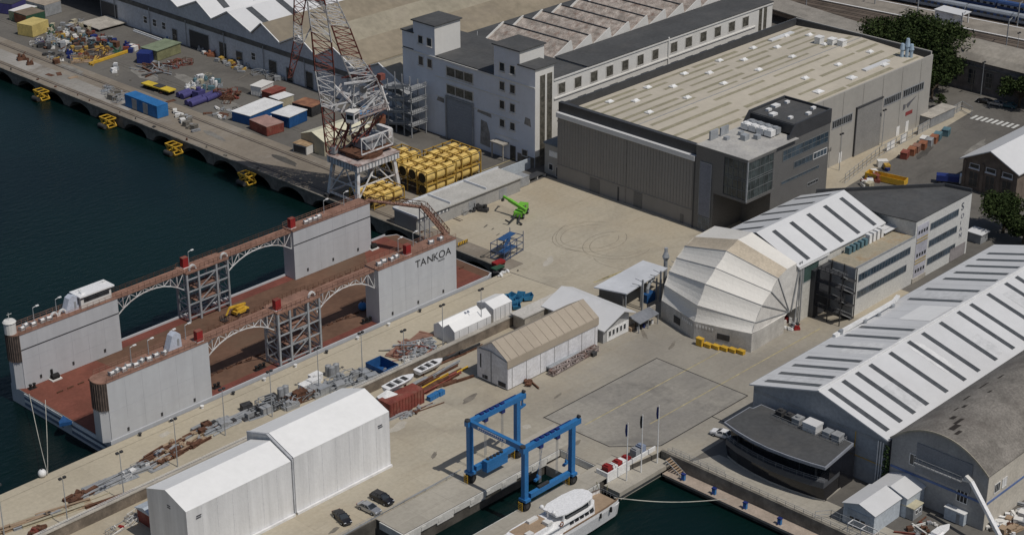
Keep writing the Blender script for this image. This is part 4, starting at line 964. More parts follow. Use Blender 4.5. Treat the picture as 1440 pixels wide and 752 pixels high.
for k in range(9):
    x=356+k*1.75; mb = MB(); mb.box(x,x+1.1,225.8,227.1,13.02,15.4 if k>4 else 14.7); mb.build('condenser_unit', WHITE if k>4 else TEAL, r)
r = thing('escape_stairs', 'dark steel zigzag escape stairs between the pale hall and the white office block', 'staircase', (347,222,0))
mb = MB()
for x in (344,350): 
    for y in (219.4,223,226.5): mb.bar((x,y,0),(x,y,13.4),.2)
mb.build('post', DARK, r)
for k in range(4):
    z=k*3.3; mb = MB(); s_=1 if k%2 else -1
    x0_,x1_ = (344.4,349.4)
    mb.bar((x0_,221.2+.9*s_,z+3.3),(x1_,221.2+.9*s_,z+.2),1.5,.2)
    for e_ in (-.7,.7): mb.bar((x0_,221.2+.9*s_+e_,z+4.3),(x1_,221.2+.9*s_+e_,z+1.2),.09)
    mb.build('flight', GREYS, r)
    mb = MB(); mb.box(348.4,350.2,219.3,223,z+.1,z+.25); mb.build('landing', DARK, r)
    mb = MB(); mb.box(343.6,345.4,219.3,226.6,z+3.2,z+3.35); railing(mb,[(343.6,226.6,z+3.35),(343.6,219.3,z+3.35),(345.4,219.3,z+3.35)],1.1,.08,1.2); mb.build('landing', DARK, r)
mb = MB(); mb.box(343.3,350.2,226.7,227.9,0,12.5); mb.build('back_wall', CHAR, r)

# ---- 11. large hall with striped white roof (right)
r = thing('striped_roof_hall', 'largest hall on the right with long white roof crossed by dark rooflights', 'hall', (330,187,0))
SX0,SX1 = 288.0,388.0; ZL,ZR_,ZRt=11.9,16.6,11.6
mb = MB(); mb.ext([(SX0,170.3,.02),(SX0,203.6,.02),(SX0,203.6,ZL-.1),(SX0,187,ZR_-.1),(SX0,170.3,ZRt-.1)],(SX1-SX0,0,0)); mb.build('wall', mat('blue_grey_hall_wall',(0.34,0.36,0.385),.7,.05,.15,streak=.08), r)
mb = MB(); gable(mb,SX0-.7,SX1,170.1,203.9,ZL-.1,ZR_,'x',187,t=.3,oh=.4); rf = mb.build('roof', WROOF, r)
def skz(y): return (ZR_ + .32) - (abs(y-187)*(ZR_-ZL+.1)/16.9)
xs = [aty(px,py,186.2).x for px,py in ((1163,545),(1182,534),(1201,523),(1220,511),(1248,495),(1274,479),(1294,467),(1319,451),(1344,436),(1362,425),(1386,411),(1411,396),(1426,388))]
xs += [xs[-1]+5.2+5.0*k for k in range(3)]
for i,x in enumerate(xs):
    for (ya,yb) in ((188.2,202.0),(171.4,186.0)):
        if ya>187 and 7<=i<=8: continue
        if x>385: continue
        mb = MB(); mb.face([(x,ya,skz(ya)+.03),(x+1.4,ya,skz(ya)+.03),(x+1.4,yb,skz(yb)+.03),(x,yb,skz(yb)+.03)]); sk=mb.build('rooflight', STRIP, rf)
mb = MB(); mb.face([(331.5,188.0,skz(188)+.04),(341.5,188,skz(188)+.04),(341.5,196,skz(196)+.04),(331.5,196,skz(196)+.04)]); mb.build('replaced_sheet', W, rf)
AGED = [mat('older_roof_sheet',(0.60,0.605,0.61),.55,.05,.08), mat('newer_roof_sheet',(0.71,0.71,0.705),.5,.03,.08)]
rq = random.Random(9)
for (x0_,x1_,y0_,y1_,k_) in ((290,294,190,203,0),(300,304.5,172,180,0),(309,316,188.5,197,1),(318,322,175,185,1),(345,352,189,202,0),(356,360,171.5,184,0),(333,337,172,179,0)):
    mb = MB(); mb.face([(x0_,y0_,skz(y0_)+.012),(x1_,y0_,skz(y0_)+.012),(x1_,y1_,skz(y1_)+.012),(x0_,y1_,skz(y1_)+.012)]); mb.build('roof_sheet', AGED[k_], rf)
for yy in (169.6,204.3): mb = MB(); mb.box(SX0-.6,SX1,yy-.12,yy+.12,skz(yy)-.25,skz(yy)-.02); mb.build('gutter', GREYS, rf)
mb = MB()
for i in range(1,21): x=SX0+i*4.9; mb.face([(x,187.3,skz(187.3)+.02),(x+.05,187.3,skz(187.3)+.02),(x+.05,204,skz(204)+.02),(x,204,skz(204)+.02)])
mb.build('sheet_seam', GREYS, rf)
mb = MB(); mb.box(SX0-.75,SX1,186.75,187.25,ZR_+.3,ZR_+.42); mb.build('ridge_cap', WHITE, rf)
mb = MB(); mb.box(SX0-.06,SX0-.01,170.4,203.5,ZL-1.6,ZL-.9); mb.build('gable_band', GREYS, r)
for k in range(3): mb = MB(); mb.cyl((SX0-.25,170.8+k*.6,.2),(SX0-.25,170.8+k*.6,10.8),.14,8); mb.build('downpipe', WHITE, r)
mb = MB(); mb.bar((SX0-.2,170.6,5.4),(SX0-.2,177.5,5.4),.12); mb.bar((SX0-.2,177.5,5.4),(SX0-.2,177.5,10.8),.12); mb.build('yellow_pipe', YEL, r)
# silver ventilation duct lying along its eave
r = thing('roof_duct', 'long white ventilation duct bending along the left eave of the striped roof', 'duct', (325,204,0))
P_=[(318,203.9,12.4),(332,202.6,13.6),(340.5,202.9,13.4),(344,204.0,13.2)]
mb = MB()
for a,c in zip(P_,P_[1:]): mb.bar(a,c,.9,.6)
mb.build('duct_run', WHITE, r)
for (x,y) in ((320,203.4),(328,202.4),(333,202.0),(339,202.2)): mb=MB(); mb.cyl((x,y,11.9),(x,y,13.4),.5,10); mb.build('duct_stub', GALV, r)

# ---- 12. barrel-roofed hall
r = thing('barrel_roof_hall', 'old hall with weathered brown barrel roof beside the striped hall', 'hall', (288,158,0))
def arc(t): # t 0..1 from right to left
    y = 147.0+(169.4-147.0)*t; s_ = (t-.5)*2; return y, 12.4 + 5.0*(1-abs(s_)**2.1)
prof = [arc(i/20) for i in range(21)]
mb = MB(); mb.ext([(SX0+.3,169.2,.02),(SX0+.3,147.2,.02)]+[(SX0+.3,max(147.2,min(169.2,y)),z-.15) for y,z in prof],(88,0,0)); mb.build('wall', mat('grey_barrel_wall',(0.36,0.355,0.35),.85,.1,.2,streak=.15), r)
mb = MB(); mb.ext([(SX0-.1,y,z) for y,z in prof]+[(SX0-.1,y,z+.22) for y,z in reversed(prof)],(88.5,0,0)); rf=mb.build('roof', mat('weathered_barrel_roof',(0.20,0.185,0.165),.95,.2,.25,fine=.2,dirt=(0.11,0.095,0.085),dirt_amt=.6,dscale=.12), r)
mb = MB()
for (x,t,sx,st) in ((291,.46,3.0,.05),(293.5,.50,3.2,.03),(290.2,.40,2.0,.03),(295,.57,1.6,.04),(301,.62,1.4,.03),(299,.66,1.8,.015),(305,.72,2.6,.02),(312,.74,3.4,.02),(310,.6,1.2,.02),(318,.7,2.0,.02)):
    a=arc(t); c=arc(t+st); mb.face([(x,a[0],a[1]+.26),(x+sx,a[0],a[1]+.26),(x+sx*.8,c[0],c[1]+.26),(x-.3,c[0],c[1]+.26)])
mb.build('torn_patch', mat('torn_black_felt',(0.03,0.025,0.022)), rf)
mb = MB()
for i in range(20): a,c=prof[i],prof[i+1]; mb.bar((SX0-.2,a[0],a[1]+.12),(SX0-.2,c[0],c[1]+.12),.15,.4)
mb.build('verge_trim', mat('pale_verge',(0.42,0.38,0.30)), rf)
f = Face('x',SX0+.3,-1)
mb = MB(); f.box(mb,150.8,163.4,7.0,13.6,.02,.15); hp = mb.build('hangar_door', mat('dull_blue_grey',(0.24,0.25,0.27),.8,.1,.3), r)
f.window(r,151.2,153.6,4.4,7.9,3,1,WHITE,GLASS,.14); f.window(r,161,164.8,8.2,10.6,4,1,WHITE,GLASS,.14)
mb = MB(); f.box(mb,147.4,169,5.9,6.4,.02,.1); mb.build('blue_stripe', mat('faded_blue_stripe',(0.12,0.18,0.36)), r)
mb = MB(); railing(mb,[(SX0-.9,152.5,9.6),(SX0-.9,163.2,9.6)],1.2,.08,1.0); mb.box(SX0-1.0,SX0+.1,152.5,163.2,9.4,9.6); mb.build('service_gallery', GREYS, r)
f = Face('y',147.13,-1); f.window(r,291.0,293.0,7.4,9.4,3,1,WHITE,GLASS,.12); f.window(r,293.9,295.6,7.4,9.4,2,1,WHITE,WHITE,.12)
mb = MB(); f.box(mb,288.6,370,5.9,6.4,.02,.1); mb.build('blue_stripe', MATS['faded_blue_stripe'], r)
mb = MB(); mb.face([(288.35,147.15,.02),(376,147.15,.02),(376,147.15,12.2),(288.35,147.15,12.2)]); mb.build('side_render', mat('cream_side_render',(0.55,0.51,0.44),.85,.08,.2,streak=.12), r)
r = thing('ivy', 'dark green ivy climbing in the gap between the striped and barrel halls', 'plant', (288,169.7,0))
IVY = mat('ivy_leaf',(0.035,0.06,0.02),.9,.4,2)
mb = MB(); random.seed(3)
for i in range(260):
    c_=Vector((287.8+random.uniform(-.5,.25),169.8+random.uniform(-.55,.5),random.uniform(0,10.5))); s_=random.uniform(.18,.4)
    a=Vector((random.uniform(-1,1),random.uniform(-1,1),random.uniform(-1,1))).normalized()*s_; b2=Vector((random.uniform(-1,1),random.uniform(-1,1),random.uniform(-1,1))).normalized()*s_
    mb.face([c_-a,c_-b2,c_+a,c_+b2])
mb.build('foliage', IVY, r)

# ---- 13. dark waterfront club building with curved front
r = thing('waterfront_building', 'low dark curved-front building with flat charcoal roof overlooking the harbour basin', 'building', (280,189,0))
front = [(275.2,201.6),(274.0,197.5),(273.2,193),(272.9,188.5),(273.2,183.5),(273.9,178.8),(274.6,175.6)]
def off(pts,d): return [(x+d,y) for x,y in pts]
roofp = front+[(286.6,177.0),(286.8,200.6),(284.3,200.9),(284.2,201.7)]
mb = MB(); mb.prism(roofp,8.1,8.75); mb.build('roof_edge', mat('blue_grey_fascia',(0.26,0.275,0.31),.5,.08,.3), r)
mb = MB(); mb.prism([(x+.3 if x<280 else x-.3, y+(.3 if y<190 else -.3)) for x,y in roofp],8.752,8.82); mb.build('roof', BITU, r)
BG = mat('black_glass',(0.012,0.013,0.017),.12,.2,.3,spec=.5)
cl = lambda pts,y0=176.0,y1=201.2: [(x,max(y0,min(y1,y))) for x,y in pts]
mb = MB(); mb.prism(off(cl(front),2.2)+[(286.3,177.0),(286.4,200.4)],4.6,8.09); mb.build('upper_glazing', BG, r)
mb = MB()   # lower storey leans inwards towards the ground
up = cl(front); rings=[]
for z,d in ((.02,1.5),(1.2,1.15),(2.6,.75),(3.4,.55)): rings.append([(x+d,y,z) for x,y in up]+[(286.35,177.1,z),(286.4,200.5,z)])
mb.loft(rings); mb.build('lower_glazing', BG, r)
mb = MB(); mb.prism(off(up,.45)+[(286.45,177.0),(286.5,200.6)],3.41,4.75); mb.build('balcony_band', mat('slate_cladding',(0.085,0.09,0.10),.5,.08,.3), r)
mb = MB(); mb.prism(off(up,1.3)+[(286.45,176.9),(286.5,200.7)],.0+.01,.35); mb.build('base_step', CONC, r)
mb = MB(); railing(mb,[(x+.6,y,4.75) for x,y in up],1.0,.05,1.5); mb.build('balcony_rail', GREYS, r)
for k in range(6): y=178.5+k*3.9; mb = MB(); mb.box(275.5,276.9,y,y+.12,4.76,8.08); mb.build('mullion', CHAR, r)
mb = MB(); mb.box(281.5,286.6,176.55,176.98,.02,8.0); mb.build('end_glazing', BG, r)
for k,(x,y,sx,sy,h,m_) in enumerate(((284.6,193.8,1.6,1.6,1.3,DARK),(284.6,191.6,1.6,1.6,1.2,DARK),(284.4,189.2,2,2,1.4,GREYS),(283.8,184.6,2.6,3.6,1.9,WROOF),(284.2,181.6,1.8,1.8,1.4,GALV),(284.3,179.2,1.9,2.0,1.5,GREYS))):
    mb = MB(); mb.box(x,x+sx,y,y+sy*.9,8.83,8.83+h*.75); mb.box(x-.1,x+sx+.1,y-.1,y+sy*.9+.1,8.84+h*.75,8.83+h)
    if k in (0,1,2): mb.cyl((x+sx/2,y+sy/2-.1,8.84+h),(x+sx/2,y+sy/2-.1,9.2+h),.5,10)
    mb.build('cooling_unit', m_, r)
mb = MB(); railing(mb,[(283.4,195.6,8.82),(283.4,178.6,8.82)],1.0,.06,1.6); railing(mb,[(286.3,178.6,8.82),(283.4,178.6,8.82)],1.0,.06,1.6); mb.build('roof_rail', GREYS, r)

# ---- 14. small sheds at the lower right
def shed(name,label,x0,x1,y0,y1,ze,zr,wm,rm,door=None,ax='x'):
    r = thing(name,label,'shed',(x0,(y0+y1)/2,0)); mb = MB()
    if ax=='x': mb.ext([(x0,y0,.02),(x0,y1,.02),(x0,y1,ze),(x0,(y0+y1)/2,zr),(x0,y0,ze)],(x1-x0,0,0))
    else: mb.ext([(x0,y0,.02),(x1,y0,.02),(x1,y0,ze),((x0+x1)/2,y0,zr),(x0,y0,ze)],(0,y1-y0,0))
    mb.build('wall',wm,r); mb = MB(); gable(mb,x0-.25 if ax=='x' else x0,x1+.1 if ax=='x' else x1,y0,y1,ze+.01,zr+.01,ax,t=.14,oh=.3); mb.build('roof',rm,r); return r
LBW = mat('pale_blue_sheet',(0.48,0.53,0.58),.6,.06,.2,streak=.12)
s1 = shed('garage_shed','white-roofed garage shed with roller door at the bottom right',272.2,281.5,162.0,169.2,4.4,5.6,LBW,WROOF)
f = Face('x',272.2,-1); mb=MB(); f.box(mb,163,168.2,.1,3.7,.02,.1); d_=mb.build('roller_door',mat('pale_door',(0.4,0.43,0.46)),s1)
for k in range(3): mb=MB(); f.box(mb,164+k*1.3,164.9+k*1.3,1.7,2.2,.11,.14); mb.build('door_window',GLASS,d_)
s2 = shed('garage_shed','longer white-roofed shed joined behind the roller-door garage',281.8,289.6,160.8,168.6,4.6,5.8,LBW,WROOF)
def cabin(name,label,x0,x1,y0,y1,h,wm,rm,rt=.18):
    r = thing(name,label,'cabin',((x0+x1)/2,(y0+y1)/2,0)); mb=MB(); mb.box(x0,x1,y0,y1,.1,h); mb.build('wall',wm,r)
    mb=MB(); mb.box(x0-.15,x1+.15,y0-.15,y1+.15,h+.002,h+rt); mb.build('roof',rm,r)
    f=Face('x',x0,-1); yy=y0+(y1-y0)*.3; mb=MB(); f.box(mb,yy-.4,yy+.4,.15,h-.4,.005,.05); mb.build('door',GREYS,r); return r
c1 = cabin('site_cabin','small cabin with tan roof beside the garage shed',281.9,285.2,159.1,162.0,2.7,GREYS,mat('tan_cabin_roof',(0.50,0.46,0.33),.9,.1,.5))
f=Face('y',159.1,-1); f.window(c1,282.6,283.4,1.2,2.2,1,1); f.window(c1,283.8,284.6,1.2,2.2,1,1)
cabin('site_cabin','white site cabin below the barrel-roofed hall',287.0,290.4,150.8,155.2,2.7,LBW,WHITE)
# fence and gate around them
r = thing('mesh_fence','grey mesh fence around the shed yard at the bottom right edge','fence',(271,165,0))
mb=MB(); railing(mb,[(268.9,173.5,0),(271.5,171.5,0),(271.5,150,0)],2.0,.07,2.2); mb.build('fence_frame',GALV,r)
r = thing('steel_platform','rusty steel platform frames in front of the roller-door garage','frame',(269.5,165,0))
mb=MB(); 
for y in (160,163,166): 
    for x in (269.2,271): mb.bar((x,y,0),(x,y,2.4),.12)
mb.bar((269.2,160,2.4),(269.2,166,2.4),.14); mb.bar((271,160,2.4),(271,166,2.4),.14)
for y in (160,163,166): mb.bar((269.2,y,2.4),(271,y,2.4),.14)
mb.build('frame',CRW,r)

# ---- 15. right side: brick hall with white roof, masonry arcade building, platform roofs, train
r = thing('brick_workshop','old brown brick workshop with white gabled roof near the right edge','workshop',(442,236,0))
mb = MB(); mb.ext([(442,228.1,.02),(442,245.1,.02),(442,245.1,8.8),(442,236.5,13.0),(442,228.1,9.2)],(60,0,0)); mb.build('wall', BRICKY, r)
mb = MB(); gable(mb,440.8,502,227.6,245.6,8.7,13.1,'x',t=.3,oh=.4); mb.build('roof', WROOF, r)
f = Face('x',442,-1)
for k in range(3):
    y=241.6-k*5.2; f.window(r,y-1.4,y+1.4,1.0,5.6,2,2,BRICKY,GLASS,.2); f.window(r,y-1.5,y+1.5,6.6,7.9,1,1,WOLD,GLASS,.15,sill=True)
mb = MB(); 
for y in (228.4,233.8,239,244.7): f.box(mb,y-.45,y+.45,0,8.6,.01,.35)
mb.build('pilaster', BRICKY, r)
r = thing('masonry_arcade','long old masonry building with pale vaulted roof behind the dark tree','building',(516,280,0))
mb = MB(); mb.box(516,532,200,301,0,10.4); mb.build('wall', mat('dark_masonry',(0.19,0.17,0.16),.95,.3,.3,streak=.3,dirt=(.07,.06,.055),dirt_amt=.7,dscale=.15), r)
mb = MB(); pr=[(-.8,10.41),(1.5,12.2),(5,13.3),(9,13.6),(13,13.2),(17,11.6),(17,10.41)]
mb.ext([(516+a,199.8,z) for a,z in pr],(0,101.4,0)); mb.build('roof', mat('vaulted_grey_roof',(0.30,0.275,0.235),.9,.2,.1,streak=0,dirt=(.2,.18,.15),dirt_amt=.6,dscale=.12), r)
f = Face('x',516,-1)
for k in range(8): y=293-k*6.3; f.window(r,y-1.3,y+1.3,2.4,7.4,2,3,CONCO,GLASS,.3,sill=True)
mb = MB(); f.box(mb,200,301,8.2,8.6,.01,.4); f.box(mb,285.9,286.2,0,10,.02,.3); mb.build('cornice', CONCO, r)
r = thing('platform_canopy','long low canopy roof beside the railway behind the white factory','canopy',(533,350,0))
mb = MB(); mb.ext([(526.0,333,4.6),(536.6,333,5.2),(548,405,5.2),(536,405,4.6)],(0,0,.35)); mb.build('roof', mat('canopy_roof_grey',(0.27,0.25,0.22),.9,.15,.2), r)
mb = MB()
for k in range(9): y=333+k*8; xx=529+(y-330)*.14; mb.box(xx-.3,xx+.3,y-.3,y+.3,0,4.6); mb.box(xx+4,xx+4.6,y-.3,y+.3,0,4.6)
mb.ext([(528,333.2,2.4),(528.3,333.2,2.4),(538.0,404.8,2.4),(537.7,404.8,2.4)],(0,0,2.1)); mb.build('support_wall', BRICKY, r)
r = thing('platform_kiosk','small white kiosk on the railway platform beside the train','kiosk',(575,333,0))
mb = MB(); mb.box(573.5,579.5,328.5,336,.54,4.2); mb.build('wall', WOLD, r)
mb = MB(); mb.box(573.1,579.9,325,336.4,4.21,4.5); mb.box(573.9,574.3,325.2,325.6,.54,4.2); mb.box(578.5,578.9,325.2,325.6,.54,4.2); mb.build('roof', WROOF, r)
def train(label,x0,y0,n,body,stripe,dx):
    for k in range(n):
        y = y0-k*19.5; x = x0+dx*k; r = thing('railway_carriage',label,'carriage',(x,y,0),rz=math.atan2(-dx,-19.5)+math.pi, group='carriages of the trains beyond the platform')
        mb = MB(); pr=[(-1.5,1.0),(1.5,1.0),(1.5,3.2),(1.2,3.9),(0,4.2),(-1.2,3.9),(-1.5,3.2)]
        mb.ext([(a,-9.4,z) for a,z in pr],(0,18.8,0)); mb.build('body',body,r,local=True)
        mb = MB(); mb.box(-1.55,-1.51,-9.2,9.2,2.05,2.9); mb.build('window_band',stripe,r,local=True)
        for j in range(7): mb=MB(); mb.box(-1.6,-1.552,-8.6+j*2.55,-7.3+j*2.55,2.1,2.85); mb.build('window',GLASS,r,local=True)
        mb = MB(); mb.box(-1.3,1.3,-8,-5,.25,.98); mb.box(-1.3,1.3,5,8,.25,.98); mb.build('bogie',DARK,r,local=True)
TG = mat('carriage_grey',(0.30,0.33,0.37),.5,.08,.3); TB = mat('carriage_blue',(0.04,0.08,0.2),.5,.1,.3)
train('grey and blue railway carriage standing behind the platform kiosk',588.8-7,400,9,TG,TB,2.0)
train('dark blue railway carriage on a farther track',601-6.5,395,9,TB,TG,2.0)
r = thing('signal_box','white block building beyond the trains at the top edge','building',(612,338,0))
mb = MB(); mb.box(606,614,330,341,0,8); mb.build('wall',CREAM,r); mb=MB(); mb.box(605.7,614.3,329.7,341.3,8.01,8.4); mb.build('roof',WROOF,r)
# ================================================================ FLOATING DOCK
r = thing('floating_dock', 'long floating dry dock with rust-red deck, grey side towers and lattice bridges, lettered TANKOA', 'floating dock', (249,318,-1.5))
DX0, DX1, DY0, DY1 = 190.2, 308.5, 300.2, 338.8
mb = MB(); mb.box(DX0,DX1-3,DY0,DY1,-6,-.02); mb.ext([(DX1-2.99,DY0,-6),(DX1,DY0+1.5,-6),(DX1,DY1-1.5,-6),(DX1-2.99,DY1,-6)],(0,0,5.98)); mb.build('pontoon', DOCKW, r)
mb = MB(); mb.face([(DX0+.05,DY0+.35,.0),(DX1-3.2,DY0+.35,.0),(DX1-.2,DY0+1.8,0),(DX1-.2,DY1-1.8,0),(DX1-3.2,DY1-.35,.0),(DX0+.05,DY1-.35,.0)]); dk = mb.build('deck', REDDK, r)
mb = MB(); mb.box(DX0,DX1-3,DY0,DY0+.34,-.018,.5); mb.box(DX0,DX1-3,DY1-.34,DY1,-.018,.5); mb.build('deck_edge', DOCKW, r)
mb = MB(); mb.face([(DX0+.1,DY0+.4,.02),(DX1-3.4,DY0+.4,.02),(DX1-3.4,DY0+3.2,.02),(DX0+.1,DY0+3.2,.02)]); mb.face([(DX0+.1,DY1-3.4,.02),(DX1-3.4,DY1-3.4,.02),(DX1-3.4,DY1-.4,.02),(DX0+.1,DY1-.4,.02)]); mb.build('red_side_strip', REDOX, dk)
mb = MB(); mb.face([(DX0+.2,DY0+3.3,.015),(DX0+24,DY0+3.3,.015),(DX0+20,DY1-3.5,.015),(DX0+.2,DY1-3.5,.015)]); mb.face([(272,DY0+3.3,.015),(DX1-3.4,DY0+3.3,.015),(DX1-3.4,DY1-3.5,.015),(295,DY1-3.5,.015)]); mb.build('repainted_deck', mat('repainted_red_deck',(0.185,0.065,0.045),.85,.15,.15,dirt=(.15,.06,.04),dirt_amt=.6,dscale=.1), dk)
ENDB = mat('end_blue_grey',(0.15,0.19,0.27),.6,.15,.3,dirt=(.1,.09,.08),dirt_amt=.5)
for (z0,z1,m_) in ((-1.0,-.3,WHITE),(-2.4,-1.7,WHITE),(-1.65,-1.05,ENDB),(-3.2,-2.45,ENDB)):
    for (ya,yb) in ((302,315),(318.5,333.5)):
        mb = MB(); mb.box(DX0-.12,DX0-.005,ya,yb,z0,z1); mb.build('painted_end_stripe', m_, r)
mb = MB(); mb.prism([(DX0-2.6,315.8),(DX0-.02,314.6),(DX0-.02,318.2),(DX0-2.2,316.6)],-.9,-.1); mb.build('bow_bracket', BLUE2, r)
def dock_tower(x0,x1,y0,y1,z,front,lab=None,fin=False,rounded=False):
    mb = MB(); mb.box(x0,x1,y0,y1,.03,z); o = mb.build('side_tower', DOCKW, r)
    if lab: o['label'] = lab
    mb = MB(); mb.box(x0-.15,x1+.1,y0-.12,y1+.12,z+.003,z+.22); mb.build('tower_deck', REDBR, o)
    mb = MB()
    for s_,yy in ((1,y0),(1,y1)): railing(mb,[(x0+.1,yy,z+.22),(x1,yy,z+.22)],1.1,.07,1.6)
    mb.build('tower_rail', REDBR, o)
    mb = MB(); mb.box(x0+.02,x1+.02,y0-.06 if front>0 else y0-.05,y0-.003,z-3.9,z-3.65); 
    if not lab: mb.build('rubbing_strip', CHAR, o)
    mb = MB()
    for k in range(1,6): x=x0+(x1-x0)*k/6; mb.box(x,x+.05,y0-.02,y0-.004,.1,z-.1)
    for zz in (3.6,7.2): mb.box(x0+.05,x1-.05,y0-.022,y0-.005,zz,zz+.05)
    mb.build('plate_seam', mat('seam_grey',(0.43,0.44,0.47)), o)
    for k in range(3):
        x=x0+(x1-x0)*(.15+.33*k); mb=MB(); mb.box(x,x+.5,y0-.12,y0-.023,1.2,2.0); mb.build('hull_fitting', DARK, o)
    if rounded:
        mb = MB(); cx=x0-.05; cy=(y0+y1)/2; rr=(y1-y0)/2
        pts=[(cx-1.9*math.sin(math.pi*i/12), cy-rr*math.cos(math.pi*i/12)) for i in range(13)]
        mb.prism(pts,z-6.4,z-.02); mb.build('fender_column', mat('dark_fender',(0.06,0.05,0.045),.9,.4,1.5,streak=.5), o)
        mb = MB(); mb.prism(pts,z-.01,z+.23); mb.build('fender_cap', REDBR, o)
        mb = MB()
        for i in range(13): mb.bar((*pts[i],z-6.6),(*pts[i],z-.1),.12)
        mb.build('fender_bar', mat('dull_fender_bar',(0.16,0.12,0.10),.9,.3,1), o)
        mb = MB(); mb.ext([(x0,y0+.2,.03),(x0-1.6,y0+1.2,.03),(x0-1.6,y1-1.2,.03),(x0,y1-.2,.03)],(0,0,z-6.7)); mb.build('bevelled_end', DOCKW, o)
    return o
TA = dock_tower(268.5,294.6,300.4,305.2,14.3,1,'tall grey side tower lettered TANKOA')
TB_ = dock_tower(190.7,217.6,300.4,305.2,14.3,1,'grey side tower at the front left',rounded=True)
TC = dock_tower(191.4,217.8,334.7,338.9,13.4,0,rounded=True)
TD = dock_tower(271.0,297.0,334.7,338.9,13.3,0)
LET = mat('black_lettering',(0.03,0.03,0.03))
for i,(chh,xx) in enumerate(zip('TANKOA',(280.6,282.35,284.5,286.6,288.5,290.9))):
    text_mesh(chh, 2.75, 'letter', LET, TA, (xx,300.38,10.9), (1,0,0), (0,0,1), off=.03, sx=1.05)
text_mesh('YACHTS', .62, 'small_letters', LET, TA, (288.2,300.38,10.1), (1,0,0), (0,0,1), off=.03)
def arch_bridge(x0,x1,y0,y1,z,sag,name='lattice_bridge',h0=.5):
    mb = MB(); mb.box(x0,x1,y0,y1,z-.35,z); o = mb.build('lattice_bridge', REDBR, r)
    n = max(6,int((x1-x0)/1.9))
    for yy in (y0+.2,y1-.2):
        prev=None; mb = MB()
        for i in range(n+1):
            t=i/n; x=x0+(x1-x0)*t; zz=z-.8-sag*abs(2*t-1)**2.2 
            a=Vector((x,yy,z-.36)); c=Vector((x,yy,zz-.5))
            if prev: mb.bar(prev[1],c,.2); mb.bar(prev[0] if i%2 else prev[1], c if i%2 else a,.13)
            mb.bar(a,c,.13); prev=(a,c)
        mb.build('arch_truss', CRW, o)
    mb = MB()
    for yy in (y0,y1): railing(mb,[(x0,yy,z),(x1,yy,z)],1.1,.06,1.6)
    mb.build('bridge_rail', RUST, o); return o
for (x0,x1,y0,y1,z,sg) in ((217.7,237.4,301.6,304.6,14.1,3.4),(250.1,268.4,301.6,304.6,14.1,3.4),(217.9,237.4,335.4,338.4,13.2,3.4),(250.1,270.9,335.4,338.4,13.2,3.4)):
    arch_bridge(x0,x1,y0,y1,z,sg)
def frame_tower(x0,x1,y0,y1,z):
    mb = MB(); xs=[x0,x0+(x1-x0)*.28,x0+(x1-x0)*.72,x1]
    for x in xs:
        for y in (y0,y1): mb.bar((x,y,.03),(x,y,z-.4),.5)
    o = mb.build('frame_tower', GALV, r)
    mb = MB(); L_=[1.2,4.6,8.0,11.2]
    for zz in L_:
        for y in (y0,y1): mb.bar((x0,y,zz),(x1,y,zz),.28)
        for x in xs: mb.bar((x,y0,zz),(x,y1,zz),.25)
    for a,c in zip([.1]+L_,L_+[z-.5]):
        for x in (x0,xs[1],xs[2],x1): mb.bar((x,y0,a),(x,y1,c),.16); mb.bar((x,y1,a),(x,y0,c),.16)
    for a,c in zip(L_,L_[1:]): mb.bar((xs[1],y0,a),(xs[2],y0,c),.18); mb.bar((xs[1],y1,c),(xs[2],y1,a),.18)
    mb.build('bracing', GALV, o)
    mb = MB()
    for zz in (4.75,8.15): mb.box(xs[1]-1,xs[2]+1,y0+.4,y1-.4,zz,zz+.2)
    mb.build('gangway', REDBR, o)
    mb = MB(); mb.box(x0-.3,x1+.3,y0-.3,y1+.3,z-.39,z); mb.build('tower_deck', REDBR, o)
    mb = MB(); railing(mb,[(x0,y0,z),(x1,y0,z)],1.1,.07,1.4); railing(mb,[(x0,y1,z),(x1,y1,z)],1.1,.07,1.4); mb.build('tower_rail', RUST, o)
frame_tower(237.6,249.9,300.6,305.4,14.1); frame_tower(237.6,249.9,334.6,338.8,13.2)
# keel track: two rows of rusty blocks
mb = MB()
for y in (309.0,327.5): 
    for k in range(40): x=195+k*2.8; mb.box(x,x+1.6,y,y+.25,.03,.35)
mb.build('keel_rail', RUST, dk)
# things standing on the dock
def post_lamp(x,y,z,h,label,group,ang=0.0,head=GREYS):
    t = thing('lamp_post', label, 'street lamp', (x,y,z), rz=ang, group=group)
    mb = MB(); mb.cyl((0,0,0),(0,0,h),.11,8,.07); mb.build('post', GALV, t, local=True)
    mb = MB(); mb.bar((0,0,h),(.9,0,h+.15),.09); mb.box(.8,1.6,-.2,.2,h+.05,h+.25); mb.build('lamp_head', WHITE, t, local=True); return t
pl0 = post_lamp(197.5,338.0,13.62,3.4,'grey lamp post standing on the top of a dock tower','lamp posts along the dock tower tops')
for (x,y,z) in ((203.5,338,13.62),(209,338,13.62),(215.5,338,13.62),(241,338,13.2),(284,337.8,13.52),(291,338,13.52),(200,304.4,14.52),(204.6,304.4,14.52),(210.5,304.4,14.52),(214.6,304.4,14.52),(279,304.6,14.52),(284,304.6,14.52)):
    copy_tree(pl0,(x,y,z))
def red_box(x,y,z,label):
    t = thing('fire_cabinet', label, 'cabinet', (x,y,z)); mb = MB(); mb.box(-.8,.8,-.6,.6,.15,2.6); mb.build('cabinet', REDP, t, local=True)
    mb = MB(); mb.box(-.9,.9,-.7,.7,0,.14); mb.build('cabinet_plinth', WHITE, t, local=True); mb = MB(); mb.box(-.83,.83,-.63,.63,2.601,2.68); mb.build('lid', REDC, t, local=True)
red_box(239.4,337.6,13.2,'red cabinet on top of the rear lattice tower')
red_box(272.2,336.6,13.52,'red cabinet at the left end of the far rear tower top')
